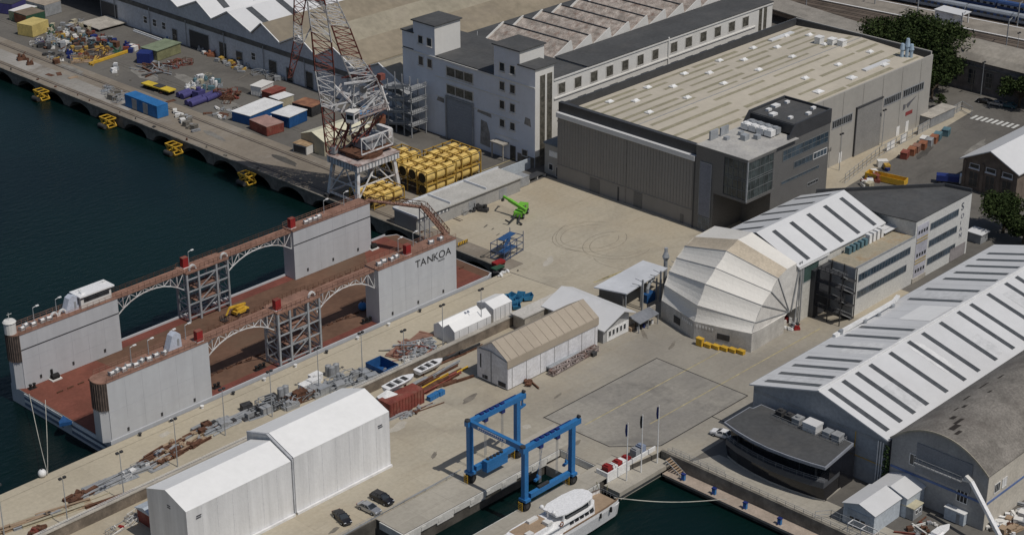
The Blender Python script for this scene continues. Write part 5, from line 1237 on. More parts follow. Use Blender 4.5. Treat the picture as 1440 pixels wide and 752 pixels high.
red_box(238.6,302.0,14.1,'red cabinet on top of the front lattice tower')
red_box(279.5,302.0,14.52,'red cabinet above the TANKOA lettering')
red_box(216.0,301.6,14.52,'small red cabinet at the right end of the front left tower')
t = thing('control_cabin','white control cabin with overhanging roof on the rear left dock tower','cabin',(212.5,336.8,13.62))
mb = MB(); mb.box(208.5,216.8,335.4,338.6,13.62,16.0); mb.build('wall',CREAM,t); mb=MB(); mb.box(208.0,217.5,334.9,339.2,16.6,16.95); mb.box(209.2,210.2,336,337,16.951,17.4); mb.build('roof',BOATW,t)
mb = MB(); mb.box(208.6,216.7,335.45,338.5,16.001,16.59); mb.box(209.3,216.2,335.3,335.395,15.1,15.95); mb.build('window_band',GLASS,t)
for (x,y,z,l) in ((206.6,337.0,13.62,'pale blue tapered exhaust casing beside the white control cabin'),(210.3,303.2,14.52,'pale blue tapered exhaust casing on the front left dock tower')):
    t = thing('exhaust_casing', l, 'casing', (x,y,z)); mb = MB(); mb.ext([(-1.9,-.9,0),(1.7,-.9,0),(1.5,-.9,3.1),(.3,-.9,3.7),(-.7,-.9,3.2)],(0,1.8,0)); mb.build('casing', mat('pale_blue_casing',(0.50,0.54,0.62),.5,.06,.3), t, local=True)
    mb = MB(); mb.box(.5,1.0,-.98,-.905,.6,2.2); mb.build('door', GREYS, t, local=True)
t = thing('corner_turret','white round-topped turret on the rear left tower end','turret',(190.6,336.8,13.63))
mb = MB(); mb.cyl((190.6,336.8,13.64),(190.6,336.8,16.4),1.35,14); mb.build('turret_body',CREAM,t); mb=MB(); mb.cyl((190.6,336.8,16.401),(190.6,336.8,16.8),1.55,14,1.2); mb.bar((190.6,336.8,16.8),(190.6,336.8,18.6),.08); mb.bar((190.2,336.8,18.2),(191.4,336.8,18.2),.08); mb.build('turret_cap',CREAM,t)
# winches and small gear
def winch():
    t = thing('winch','small deck winch with white drum on a dock tower top','winch',(0,0,0),group='deck winches on the dock towers')
    mb = MB(); mb.cyl((-.5,0,.55),(.5,0,.55),.35,10); mb.build('drum',WHITE,t,local=True)
    mb = MB(); mb.box(-.7,-.52,-.5,.5,0,.95); mb.box(.52,.7,-.5,.5,0,.95); mb.box(-.7,.7,-.5,.5,0,.12); mb.build('frame',GREYS,t,local=True); return t
w0 = winch(); w0.location=(193.5,302.3,14.52); first=True
for (x,y,z) in ((194.9,302.6,14.52),(196.4,302.1,14.52),(198,302.5,14.52),(199.4,301.8,14.52),(201.2,302.4,14.52),(203,302.1,14.52),(205,302.3,14.52),(207,302.0,14.52),(193.2,336.2,13.62),(194.6,337,13.62),(196.2,336.3,13.62),(198.6,336.4,13.62),(200.4,336.2,13.62),(270.5,302.2,14.52),(272.4,302.6,14.52),(274.4,302.1,14.52),(276.2,302.4,14.52),(288,302.4,14.52),(291,302.2,14.52),(276.5,336,13.52),(278,336.4,13.52),(279.6,336,13.52),(281,336.5,13.52)):
    copy_tree(w0,(x,y,z),rz=random.uniform(-.5,.5))
def ring(x,y,z,label):
    mb = MB()
    for i in range(14):
        a=math.pi*i/14; c=math.pi*(i+1)/14; mb.bar((x+math.cos(a)*.9,y,z+math.sin(a)*1.2),(x+math.cos(c)*.9,y,z+math.sin(c)*1.2),.4)
    single(mb,'cable_guide',WHITE,label,'cable guide',(x,y,z))
ring(201.8,336.4,13.63,'left white arched cable guide on the rear left dock tower'); ring(204.0,336.4,13.63,'right white arched cable guide on the rear left dock tower')
ring(239.9,335.2,13.21,'white ring-shaped guide beside the rear red cabinet'); ring(249.4,335.2,13.21,'white ring-shaped guide at the far end of the rear lattice tower'); ring(248.5,301.4,14.11,'white ring-shaped guide on the front lattice tower')
# deck objects
t = thing('boom_lift','yellow boom lift parked on the rust-red dock deck','boom lift',at(338,441,0)); p=t.location
mb = MB(); mb.obox((0,0,1.0),4.2,2.0,.7,0); mb.obox((-.4,0,1.7),2.4,1.6,.7,0); mb.build('chassis',YEL,t,local=True)
for i,(a,c) in enumerate(((-1.5,-1),(1.5,-1),(-1.5,1),(1.5,1))): mb=MB(); mb.cyl((a,c-.2,.55),(a,c+.2,.55),.55,12); mb.build('wheel',BLACK,t,local=True)
mb = MB(); mb.bar((1.8,0,2.2),(-3.4,0,2.9),.45); mb.bar((-3.4,0,2.9),(-4.6,0,1.2),.3); mb.build('boom',YEL,t,local=True)
mb = MB(); mb.box(-6.0,-4.6,-.9,.9,.15,.3); railing(mb,[(-6,-.9,.3),(-4.6,-.9,.3),(-4.6,.9,.3),(-6,.9,.3)],1.0,.07,.8,True); mb.build('basket',DARK,t,local=True); t.rotation_euler.z=R(5)
for nm,lab,px,py,m_ in (('mooring_buoy','blue round mooring buoy lying on the dock deck behind the front tower',510,436,BLUE),):
    p=at(px,py,0); t=thing(nm,lab,'buoy',(p.x,p.y,0)); mb=MB(); mb.sph((0,0,1.1),1.1,14,9); mb.build('ball',m_,t,local=True,smooth=True); mb=MB(); mb.cyl((0,0,2.15),(0,0,2.5),.2,8); mb.build('lifting_eye',DARK,t,local=True)
for px,py,lab in ((78,533,'dark deck winch with white hose on the dock deck by the rear left tower'),(525,350,'dark winch on the deck at the inner end of the dock')):
    p=at(px,py,0); t=thing('mooring_winch',lab,'winch',(p.x,p.y,0)); mb=MB(); mb.cyl((-.9,0,.8),(.9,0,.8),.7,12); mb.cyl((-.2,.9,.5),(-.2,.9,2.3),.3,8); mb.build('drum',BLACK,t,local=True); mb=MB(); mb.box(-1.3,1.3,-.9,.9,0,.3); mb.build('base',CREAM,t,local=True)
blk0=None
for i,(px,py) in enumerate(((363,520),(369,517),(305,545),(519,452),(513,454),(46,546),(160,420),(640,450))):
    p=at(px,py,0)
    if not (190<p.x<308 and 300.5<p.y<338.5): continue
    if blk0 is None:
        blk0=thing('bollard','pair of black mooring bollards on the dock deck edge','bollard',(p.x,p.y,0),group='mooring bollards on the dock'); mb=MB(); mb.cyl((-.5,0,.1),(-.5,0,1.0),.32,10,.28); mb.cyl((.5,0,.1),(.5,0,1.0),.32,10,.28); mb.cyl((-.5,0,1.001),(-.5,0,1.15),.42,10); mb.cyl((.5,0,1.001),(.5,0,1.15),.42,10); mb.box(-1,1,-.4,.4,0,.1); mb.build('post',BLACK,blk0,local=True)
    else: copy_tree(blk0,(p.x,p.y,0))
# mooring ropes at dock end
ROPE=mat('pale_rope',(0.5,0.48,0.42))
for i,(a,lab) in enumerate((((190.3,331.5,.3),'left of two pale mooring ropes running from the dock end down to the quay'),((190.3,325.0,1.2),'right of two pale mooring ropes running from the dock end down to the quay'))):
    q=at(67,666,.6); mb=MB(); pts=[Vector(a).lerp(q,k/10)-Vector((0,0,1.6*math.sin(math.pi*k/10))) for k in range(11)]
    for s_,e_ in zip(pts,pts[1:]): mb.cyl(s_,e_,.07,6)
    single(mb,'mooring_rope',ROPE,lab,'rope',a)
p=at(60,670,0); t=thing('buoy','white ball buoy lying on the quay beside the mooring ropes','buoy',(p.x,p.y,0)); mb=MB(); mb.sph((0,0,.9),.9,14,9); mb.build('ball',WHITE,t,local=True,smooth=True); mb=MB(); mb.cyl((0,0,1.75),(0,0,2.0),.15,8); mb.build('eye',DARK,t,local=True)

# gangway tower linking dock and quay: lattice gangway from far tower to TANKOA tower
t = thing('access_gangway','rust-coloured lattice gangway bridging from the quay across to the lettered dock tower','gangway',(300,318,0))
P1,P2,P3 = Vector((297.5,336.5,13.4)), aty(610,292,319), Vector((294.4,303.5,14.6))
P2 = Vector((302.5,320.0,14.6))
for a,c,nm in ((P1,P2,'long_span'),(P2,P3,'short_span')):
    mb=MB(); dv=(c-a).normalized(); s_=Vector((-dv.y,dv.x,0)).normalized()*.8
    mb.ext([a-s_,c-s_,c+s_,a+s_],(0,0,.15)); o=mb.build(nm,REDBR,t)
    mb=MB(); truss(mb,a-s_+Vector((0,0,1.3)),c-s_+Vector((0,0,1.3)),a-s_,c-s_,9,.14,.09); truss(mb,a+s_+Vector((0,0,1.3)),c+s_+Vector((0,0,1.3)),a+s_,c+s_,9,.14,.09); mb.build('side_truss',RUST,o)
mb=MB()
for x,y in ((301.8,319.2),(303.4,320.8),(303.4,319.0),(301.8,321.0)): mb.bar((x,y,.1),(x,y,14.5),.2)
for z in (3,7,11): mb.bar((301.8,319.2,z),(303.4,320.8,z+3),.12); mb.bar((303.4,319.0,z),(301.8,321,z+3),.12)
mb.build('support_tower',GREYS,t)

# ================================================================ LATTICE HARBOUR CRANE
r = thing('lattice_crane','huge rusty red-and-white lattice harbour crane standing on the far quay','crane',(321,364.5,0))
cx,cy = 321.5,364.0
mb=MB(); legs=[(313.6,370.2),(313.6,358.4),(329.2,358.4),(329.2,370.2)]; tops=[(314.5,369),(314.5,359),(328,359),(328,369)]
for (a,b2),(c,d) in zip(legs,tops): mb.bar((a,b2,1.2),(c,d,10.5),1.0)
o=mb.build('portal_leg',CRW,r)
mb=MB()
for i in range(4):
    a,c=legs[i],legs[(i+1)%4]; ta,tc=tops[i],tops[(i+1)%4]
    A_=Vector((*a,1.6)); B_=Vector((*c,1.6)); mb.bar(A_,B_,.5); M_=(Vector((*ta,10.2))+Vector((*tc,10.2)))/2
    mb.bar(A_,M_,.3); mb.bar(B_,M_,.3); mb.bar(A_.lerp(Vector((*ta,10.5)),.45),B_.lerp(Vector((*tc,10.5)),.45),.3)
mb.build('portal_bracing',CRW,r)
mb=MB(); 
for a,b2 in legs: mb.box(a-1.6,a+1.6,b2-.6,b2+.6,.06,1.2)
mb.build('bogie',DARK,r)
mb=MB(); mb.box(313.4,329.2,357.8,370.3,10.5,12.4); pf=mb.build('portal_beam',CRW,r)
mb=MB()
for k in range(13): x=314+k*1.2; mb.box(x,x+.25,357.6,357.79,10.6,12.3)
for k in range(10): y=358.4+k*1.2; mb.box(313.2,313.39,y,y+.25,10.6,12.3)
mb.build('stiffener',GALV,pf)
mb=MB(); mb.box(313.2,329.4,357.5,370.5,12.41,12.6); mb.build('platform',RUSTP,pf)
mb=MB(); mb.cyl((cx,cy,12.6),(cx,cy,13.6),5.4,24); mb.build('slewing_ring',RUST,r)
# machinery house with side trusses
mb=MB(); mb.box(cx-1.5,cx+6.2,cy-2.6,cy+2.6,14.4,17.3); mh=mb.build('machinery_house',mat('weathered_house_grey',(0.27,0.29,0.31),.7,.2,.4,dirt=(.2,.13,.1),dirt_amt=.6,dscale=.4),r)
mb=MB(); mb.box(cx-5.6,cx+7.4,cy-4.3,cy+4.3,13.61,14.1); mb.build('turntable_deck',RUST,r)
for yy in (cy-4.2,cy+4.2): mb=MB(); truss(mb,(cx-4.5,yy,18.8),(cx+7.2,yy,18.8),(cx-4.5,yy,14.3),(cx+7.2,yy,14.3),3,.3,.2); mb.build('house_truss',CRW,r)
mb=MB(); mb.box(cx+7.3,cx+8.6,cy-2.5,cy+2.5,15.5,18.4); mb.build('counterweight',CRW,r)
# view-facing vertical plane of the jib
RT=Vector((MW.col[0].x,MW.col[0].y,0)).normalized(); FWH=Vector((RT.y*-1,RT.x,0))*1
C0=Vector((cx,cy,0)); nrm=Vector((-RT.y,RT.x,0))
def jp(px,py,depth=0.0):
    d=ray(px,py); c0=C0+nrm*depth; t_=(c0-CAM).dot(nrm)/d.dot(nrm); return CAM+d*t_
def lat(name,secs,n,w_,wd,colors,hd=1.6,cols=None):
    """lattice with a quad cross section between pixel pairs; colours alternate by section"""
    for i in range(len(secs)-1):
        (l,rr,dd),(l2,r2,d2)=secs[i],secs[i+1]
        ra=[jp(*l,-dd),jp(*rr,-dd),jp(*rr,dd),jp(*l,dd)]; rb=[jp(*l2,-d2),jp(*r2,-d2),jp(*r2,d2),jp(*l2,d2)]
        mb=MB(); lattice(mb,ra,rb,n,w_,wd); mb.build(name,colors[i%len(colors)],r)
# jib (left lattice), rising out of the frame
lat('jib_section',[((459,214),(470,222),1.6),((452,150),(470,158),1.6),((443,100),(470,106),1.5),((438,45),(466,60),1.4),((432,0),(458,8),1.3),((427,-30),(448,-24),1.2)],5,.32,.17,[CRR,CRW,CRR,CRW,CRR])
# rear mast lattice (right)
lat('mast_section',[((492,190),(545,150),2.0),((498,120),(530,112),1.8),((480,78),(509,84),1.6),((466,36),(492,40),1.4),((450,0),(475,4),1.2),((438,-28),(462,-25),1.0)],5,.32,.17,[CRW,CRW,CRR,CRW,CRW])
# fly piece hanging at left
lat('fly_jib_section',[((414,-12),(432,-12),1.0),((413,30),(424,36),1.0),((413,58),(426,61),1.0),((405,110),(411,108),.5)],4,.26,.15,[CRR,CRW,CRR])
mb=MB(); mb.bar(jp(438,37),jp(426,62),.35); mb.bar(jp(413,58),jp(426,62),.3); mb.build('jib_head_strut',CRW,r)
mb=MB(); mb.bar(jp(438,46),jp(464,222),.12); mb.bar(jp(440,100),jp(520,115),.12); mb.bar(jp(421,0),jp(520,120),.1); mb.bar(jp(468,225),jp(505,190),.4); mb.build('stay_rope',DARK,r)
# tangled operating platform level
mb=MB(); random.seed(11)
A0=[jp(455,150),jp(540,140)]
mb.bar(jp(452,147),jp(480,156),.8); mb.bar(jp(480,156),jp(540,150),.6)
for (a,c) in (((462,150),(480,118)),((470,155),(492,122)),((480,158),(500,116)),((490,160),(520,128)),((500,150),(470,120)),((510,158),(536,126)),((515,130),(545,150)),((484,118),(530,112)),((476,128),(512,140)),((505,122),(528,150)),((536,120),(545,155)),((495,118),(540,135)),((462,150),(500,135)),((486,156),(530,120))):
    dd=random.uniform(-2.2,2.2); mb.bar(jp(*a,dd),jp(*c,dd*.6),.5); mb.bar(jp(*a,-dd),jp(c[0]+random.uniform(-9,9),c[1]+random.uniform(-6,6),-dd*.4),.34)
mb.build('gallery_frame',CRW,r)
mb=MB()
for (a,c) in (((462,215),(490,160)),((470,215),(500,160)),((480,160),(505,205)),((466,180),(512,190)),((492,160),(482,215)),((505,160),(520,210)),((520,160),(496,200)),((530,155),(512,205)),((458,170),(490,200)),((500,200),(540,160)),((508,112),(520,92)),((515,95),(538,120)),((520,128),(532,104)),((480,110),(520,100))):
    dd=random.uniform(-2,2); mb.bar(jp(*a,dd),jp(*c,-dd*.5),.32); mb.bar(jp(a[0]+5,a[1],-dd),jp(c[0]-4,c[1]+5,dd*.5),.22)
mb.build('turret_strut',CRR,r)
mb=MB(); railing(mb,[jp(488,172,-2.5),jp(543,152,-2.5)],1.3,.14,1.2); mb.bar(jp(488,172,-2.5),jp(543,152,-2.5),1.6,.25); mb.bar(jp(488,172,2.5),jp(543,152,2.5),1.2,.25); mb.build('walkway',RUSTP,r)
c_=jp(496,164,-3.0); mb=MB(); mb.obox(c_,3.0,2.6,3.0,.3); cb=mb.build('operator_cab',CRW,r)
mb=MB(); mb.obox(c_+Vector((0,0,.2)),3.06,2.0,1.3,.3); mb.obox(c_+Vector((0,0,.2)),2.2,2.66,1.3,.3); mb.build('cab_window',GLASS,cb)
mb=MB(); mb.obox(c_+Vector((0,0,1.7)),3.4,3.0,.2,.3); mb.build('cab_roof',CREAM,cb)
for (px,py,s_,m_) in ((512,132,2.2,CRW),(524,140,2.6,CRW),(500,140,1.8,GREYS),(538,168,2.0,ORNG),(470,210,2.2,GREYS),(536,108,1.8,CRR)):
    mb=MB(); mb.obox(jp(px,py,random.uniform(-1,1)),s_,s_*.8,s_*.9,random.uniform(0,1)); mb.build('machinery_box',m_,r)
mb=MB(); mb.cyl(jp(511,126,-2),jp(511,126,-1.2),1.0,14); mb.build('sheave',DARK,r)

# ================================================================ YELLOW TANK RACKS
def tank_rack(label,x0,y0,nx,ny,z0,rad,L_,legs_h,group):
    """rows of short horizontal tanks (axis along x) held in a yellow frame"""
    t = thing('tank_rack',label,'tank rack',(x0,y0,0),group=group)
    for j in range(ny):
        y=y0+rad+j*(2*rad+.35)
        for i in range(nx):
            x=x0+i*(L_+.3); mb=MB(); mb.cyl((x+.3,y,z0+rad),(x+L_-.1,y,z0+rad),rad,20); mb.cyl((x+.12,y,z0+rad),(x+.299,y,z0+rad),rad*.8,20,rad); mb.build('tank',YTANK,t,smooth=False)
    mouths=MB()
    for j in range(ny): y=y0+rad+j*(2*rad+.35); mouths.cyl((x0+.06,y,z0+rad),(x0+.115,y,z0+rad),rad*.8,20)
    mouths.build('tank_mouth',mat('mouth_shade',(0.05,0.04,0.02),.9),t)  # dark discs paint in the shade inside the open tank ends
    X1=x0+nx*(L_+.3); Y1=y0+ny*(2*rad+.35); zt=z0+2*rad+.1
    mb=MB()
    for j in range(ny+1):
        y=y0-.17+j*(2*rad+.35); mb.bar((x0,y,zt),(X1,y,zt),.22); mb.bar((x0,y,z0),(X1,y,z0),.22)
        for i in range(nx+1): x=x0+i*(L_+.3); mb.bar((x,y,0.03),(x,y,zt),.26)
    for i in range(nx+1): x=x0+i*(L_+.3); mb.bar((x,y0-.1,zt+.12),(x,Y1,zt+.12),.26); mb.bar((x,y0-.1,z0-.1),(x,Y1,z0-.1),.2)
    mb.build('rack_frame',YFR,t)
    return t
tank_rack('single low yellow tank rack in front of the taller racks beside the crane',315.6,354.0,3,3,.5,1.5,3.5,0,'yellow tank racks')
tank_rack('tall yellow tank rack in the middle of the group',331.6,349.6,3,3,3.7,1.8,3.6,4,'yellow tank racks')
tank_rack('tall yellow tank rack nearest the white factory',343.4,351.2,3,3,3.7,1.8,3.5,4,'yellow tank racks')
tank_rack('tall yellow tank rack nearest the crane',331.9,363.4,3,2,3.7,1.8,3.2,4,'yellow tank racks')
tank_rack('yellow tank row on the ground under the middle rack',331.8,349.7,3,1,.3,1.7,3.5,0,'yellow tank racks')
tank_rack('yellow tank row on the ground under the rack nearest the factory',343.6,351.3,3,1,.3,1.7,3.4,0,'yellow tank racks')

# ---- long grey low building by the basin
r = thing('long_flat_building','long low grey building with flat pale roof between the dock and the open yard','building',(330,338,0))
mb=MB(); mb.box(313.0,353.2,333.8,342.6,.02,4.2); mb.build('wall',mat('grey_block_wall',(0.36,0.355,0.34),.85,.08,.3,streak=.1),r)
mb=MB(); mb.box(312.6,353.6,333.2,343.0,4.21,4.5); rf=mb.build('roof',mat('pale_flat_roof',(0.46,0.45,0.42),.9,.08,.2),r)
mb=MB()
for x in (325.5,339.5): mb.box(x,x+.3,334,343.0,4.502,5.1)
mb.box(312.6,353.6,342.8,343.1,4.502,5.0); mb.box(312.6,312.9,333.3,342.79,4.502,4.9); mb.build('roof_upstand',GROOF,rf)
f=Face('y',333.8,-1); mb=MB(); f.box(mb,313.2,325,2.9,3.9,.02,.1); mb.build('window_band',mat('dull_window_band',(0.16,0.17,0.19)),r)
for k in range(8): mb=MB(); f.box(mb,314.0+k*1.4,314.5+k*1.4,3.0,3.5,.11,.16); mb.build('vent_flap',WHITE,r)
for (x0,x1) in ((332.5,335.2),(344.5,347.5)): mb=MB(); f.box(mb,x0,x1,.1,3.0,.02,.1); mb.build('door',GREYS,r)
mb=MB(); mb.box(312.7,312.99,333.9,342.5,.02,4.2); mb.build('end_cladding',PANEL,r)
shed('pale_store','pale cream-roofed shed behind the lattice crane',333.0,351.0,394.5,405.0,4.6,6.4,BEIGE,CREAMR)
t=thing('white_panel_fence','white panel fence segment beside the white factory entrance','fence',(360,345,0)); mb=MB(); mb.box(355,368,343.8,344.2,0,3.2); mb.build('panel',LBW,t)
t=thing('skip_container','grey steel container beside the end of the long flat building','container',(356.4,337.6,0)); mb=MB(); mb.box(354.2,358.6,335.4,339,.15,2.8); mb.build('box',GREYS,t); mb=MB(); mb.box(354.1,358.7,335.3,339.1,2.801,2.95); mb.build('lid',GALV,t)
t=thing('solar_rack','low dark-topped rack on the yard edge beside the grey container','rack',(362,338,0)); mb=MB(); mb.box(359.4,366.4,336.2,338.8,1.0,1.25); mb.build('top',CHAR,t); mb=MB()
for x in (359.6,363,366.2): mb.box(x,x+.2,336.3,338.6,0,.99)
mb.build('stand',CREAM,t)
# ================================================================ TRAVEL HOIST
r = thing('travel_hoist','blue four-legged travelling boat hoist straddling the slot between the piers','boat hoist',(238.5,226,0))
YA, YB, XA, XB, HT = 233.4, 218.0, 232.0, 246.0, 13.4
def tyre_pair(x,y):
    mb=MB()
    for dx in (-.55,.55): mb.cyl((x+dx*0-.0,y-.75+0,1.05),(x,y-.25,1.05),1.02,16); mb.cyl((x,y+.25,1.05),(x,y+.75,1.05),1.02,16); break
    o=mb.build('wheel',BLACK,r)
    mb=MB(); mb.cyl((x,y-.8,1.05),(x,y-.76,1.05),.5,12); mb.cyl((x,y+.76,1.05),(x,y+.8,1.05),.5,12); mb.build('rim',DARK,o)
for (x,y) in ((XA,YA),(XB,YA),(XA,YB),(XB,YB)):
    tyre_pair(x-.0,y)
    mb=MB(); mb.box(x-.75,x+.75,y-1.0,y+1.0,2.12,2.7); mb.build('bogie_head',BLUE,r)
    mb=MB()
    for k in range(5): mb.bar((x-1.3,y-.5,.5+k*.4),(x-1.3,y+.5,.5+k*.4),.09)
    mb.bar((x-1.3,y-.5,.3),(x-1.3,y-.5,2.3),.09); mb.bar((x-1.3,y+.5,.3),(x-1.3,y+.5,2.3),.09); mb.build('yellow_step',YEL,r)
    mb=MB(); mb.box(x-.55,x+.55,y-.5,y+.5,2.71,HT-.01); mb.build('leg',BLUE,r)
for y in (YA,YB):
    mb=MB(); mb.box(XA-1.0,XB+2.2,y-.55,y+.55,HT,HT+1.15); o=mb.build('top_beam',BLUE,r)
    mb=MB()
    for k in range(5): mb.box(XA+3+k*1.5,XA+3.9+k*1.5,y-.35,y+.35,HT+1.151,HT+1.5)
    mb.bar((XA+2,y+.45,HT+1.3),(XB,y+.45,HT+1.3),.14); mb.build('pipework',NAVY,o)
    mb=MB(); mb.cyl((XA-.6,y,HT+1.16),(XA-.6,y,HT+1.5),.6,14); mb.cyl((XB+2.0,y-.3,HT+1.5),(XB+2.0,y+.3,HT+1.5),.35,10); mb.build('slew_cap',DARK,o)
    for xx in (XA+4.5,XA+9.5):
        mb=MB(); mb.box(xx-.5,xx+.5,y-.45,y+.45,HT-.9,HT-.01); mb.build('block',NAVY,r)
        mb=MB()
        for d_ in (-.3,-.1,.1,.3): mb.cyl((xx+d_,y,4.4),(xx+d_,y,HT-.9),.035,5)
        mb.build('hoist_rope',GREYS,r)
for (y,z0) in ((YA,1.7),(YB,1.7)):
    mb=MB(); mb.box(XA+1.4,XB-.9,y-.45,y+.45,z0+.4,z0+1.5); mb.build('lower_beam',BLUE,r)
mb=MB(); mb.box(XA-.45,XA+.45,YB+.56,YA-.56,HT+.1,HT+1.2); cb=mb.build('cross_beam',BLUE,r)
mb=MB(); mb.box(XA-.5,XA-.455,222.8,230.6,HT+.35,HT+.95); sg=mb.build('sign_strip',WHITE,cb)
mb=MB()
for k in range(12): y=230.2-k*.58; mb.box(XA-.53,XA-.505,y-.38,y,HT+.45,HT+.82)
mb.build('sign_letter',mat('sign_blue_print',(0.05,0.12,0.35)),cb)
mb=MB(); mb.box(XA+3.0,XA+9.2,YA-1.9,YA-.5,1.6,4.1); pk=mb.build('power_pack',BLUE,r)
mb=MB(); 
for k in range(5): mb.cyl((XA+4+k*1.0,YA-1.2,4.101),(XA+4+k*1.0,YA-1.2,4.5),.35,8)
mb.build('engine_top',DARK,pk)
mb=MB(); mb.box(XA+4,XA+7,YB-.3,YB+.3,3.21,3.7); mb.build('hydraulic_unit',DARK,r)
for (x,y) in ((XB+1.6,YA-.0),(XB+.9,YB+2.4),(XA+6.5,YB+2.6)):
    zt = HT if y==YA else 5.2
    mb=MB(); mb.bar((x,y,HT-.02),(x,y,HT-1.6),.3) if y==YA else mb.cyl((x,y-1.8,HT),(x,y,zt-1),.04,5)
    mb.bar((x-1.0,y-.2,zt-1.9),(x+1.0,y+.2,zt-1.9),.55,.4); mb.bar((x,y,zt-1.9),(x,y,zt-1.0),.35); mb.build('sling_hook',BLUE,r)

# ================================================================ YACHT
r = thing('motor_yacht','white motor yacht with teak aft deck moored beside the harbour pier','yacht',(232,209,-4))
def hring(x,hb,zd,zk=-4.6,fl=.82): 
    c=208.9; return [(x,c-hb,zd),(x,c-hb*fl,-3.2),(x,c-hb*.4,zk),(x,c+hb*.4,zk),(x,c+hb*fl,-3.2),(x,c+hb,zd)]
mb=MB(); mb.loft([hring(247.6,2.5,-.3),hring(246.6,2.9,-.2),hring(240,3.25,-.1),hring(230,3.4,.1),hring(218,3.2,.6),hring(208,2.1,1.2),hring(203,.3,1.6)]); mb.build('hull',BOATW,r)
def dk_(x): return -.1+max(0,(240-x))*.03
mb=MB()
xs=[247.2,246.2,243,240,236,230]; hb=[2.3,2.6,2.9,3.0,3.05,3.1]
for a in range(5): mb.face([(xs[a],208.9-hb[a],.02+.01),(xs[a+1],208.9-hb[a+1],.03),(xs[a+1],208.9+hb[a+1],.03),(xs[a],208.9+hb[a],.03)])
mb.build('teak_deck',TEAK,r)
mb=MB()
for sgn in (-1,1):
    for a in range(5): mb.bar((xs[a],208.9+sgn*(hb[a]+.12),.25),(xs[a+1],208.9+sgn*(hb[a+1]+.12),.25),.3,.9)
mb.build('bulwark',BOATW,r)
mb=MB(); 
for sgn in (-1,1):
    for a in range(5): mb.bar((xs[a],208.9+sgn*(hb[a]+.12),.76),(xs[a+1],208.9+sgn*(hb[a+1]+.12),.76),.34,.1)
mb.build('cap_rail',mat('varnished_brown',(0.20,0.13,0.08),.4,.1,.5),r)
def sup(x0,x1,hw0,z0,z1,tp=.25,m=BOATW,name='deckhouse'):
    mb=MB(); c=208.9; rings=[]
    for (x,k) in ((x1,.55),(x1-1.0,.88),(x1-3,1),((x0+x1)/2,1),(x0+2,.98),(x0,.8)):
        h=hw0*k; rings.append([(x,c-h,z0),(x,c-h+tp,z1),(x,c+h-tp,z1),(x,c+h,z0)])
    mb.loft(rings); return mb.build(name,m,r)
dh=sup(212,241.5,2.45,.06,2.35)
mb=MB()
for sgn in (-1,1):
    for k in range(5): x=238.9-k*1.5; y=208.9+sgn*2.38; mb.ext([(x,y,1.0),(x+1.1,y,1.0),(x+.9,y-sgn*.13,1.95),(x-.2,y-sgn*.13,1.95)],(0,sgn*.06,0))
mb.build('cabin_window',GLASS,dh)
sup(210,240.6,3.0,2.36,2.62,.05,BOATW,'upper_deck')
sup(219,229,2.6,2.63,3.5,.15,BOATW,'flybridge_coaming')
mb=MB(); mb.box(220,228.2,206.9,210.9,3.51,3.56); mb.build('fly_deck',TEAK,r)
mb=MB(); c=208.9
pts=[(x,y) for x,y in [(240.6,c-1.3),(240.9,c),(240.6,c+1.3),(239.4,c+2.4),(236,c+2.8),(231.5,c+2.7),(229.5,c+1.8),(229.3,c-1.8),(231.5,c-2.7),(236,c-2.8),(239.4,c-2.4)]]
mb.prism(pts,4.1,4.35); ht=mb.build('hard_top',BOATW,r)
mb=MB()
for (x,y) in ((239,c-2.2),(239,c+2.2),(231,c-2.3),(231,c+2.3)): mb.bar((x,y,2.6),(x,y,4.1),.3)
mb.build('top_support',BOATW,r)
mb=MB(); mb.box(232.0,238.4,206.6,211.2,2.63,4.0); mb.build('saloon_glass',GLASS,r)
for (x,y,sx,sy,h) in ((221.0,207.2,1.5,1.2,.5),(224.5,210.2,2.6,.9,.55),(226.4,207.3,1.2,1.6,.7)):
    mb=MB(); mb.box(x,x+sx,y-sy/2,y+sy/2,3.57,3.57+h); mb.build('seat_cushion',CREAM,r)
t_=MB(); t_.cyl((228.9,c,3.57),(228.9,c,5.2),.18,8); t_.bar((228.9,c-2.3,4.9),(228.9,c+2.3,4.9),.25); t_.sph((228.9,c-1.6,5.3),.45,10,6); t_.sph((228.9,c+1.6,5.3),.45,10,6); t_.build('radar_mast',BOATW,r)
mb=MB()
for i in range(12):
    a=2*math.pi*i/12; b_=2*math.pi*(i+1)/12; mb.bar((229.6+.45*math.cos(a),205.82,3.0+.45*math.sin(a)),(229.6+.45*math.cos(b_),205.82,3.0+.45*math.sin(b_)),.16)
mb.build('life_ring',ORNG,r)
for x in (244.2,241.0): mb=MB(); mb.cyl((x,205.7,-.7),(x,205.7,.3),.3,10); mb.build('fender',BLACK,r)
mb=MB(); railing(mb,[(247.2,206.6,.3),(247.2,211.2,.3)],.9,.05,1.0); railing(mb,[(247.2,211.2,.3),(243,211.8,.3)],.9,.05,1.0); mb.build('stern_rail',GALV,r)
def rope(p,q,sag,label,m=ROPE,rad=.07):
    p=Vector(p); q=Vector(q); mb=MB(); pts=[p.lerp(q,k/12)-Vector((0,0,sag*math.sin(math.pi*k/12))) for k in range(13)]
    for a,c in zip(pts,pts[1:]): mb.cyl(a,c,rad,6)
    single(mb,'mooring_rope',m,label,'rope',p)
rope((247.3,207.5,.4),(266.2,193.2,-2.3),.9,'long slack mooring rope from the yacht stern to the low walkway',rad=.09)
GRO=mat('mossy_rope',(0.16,0.15,0.07))
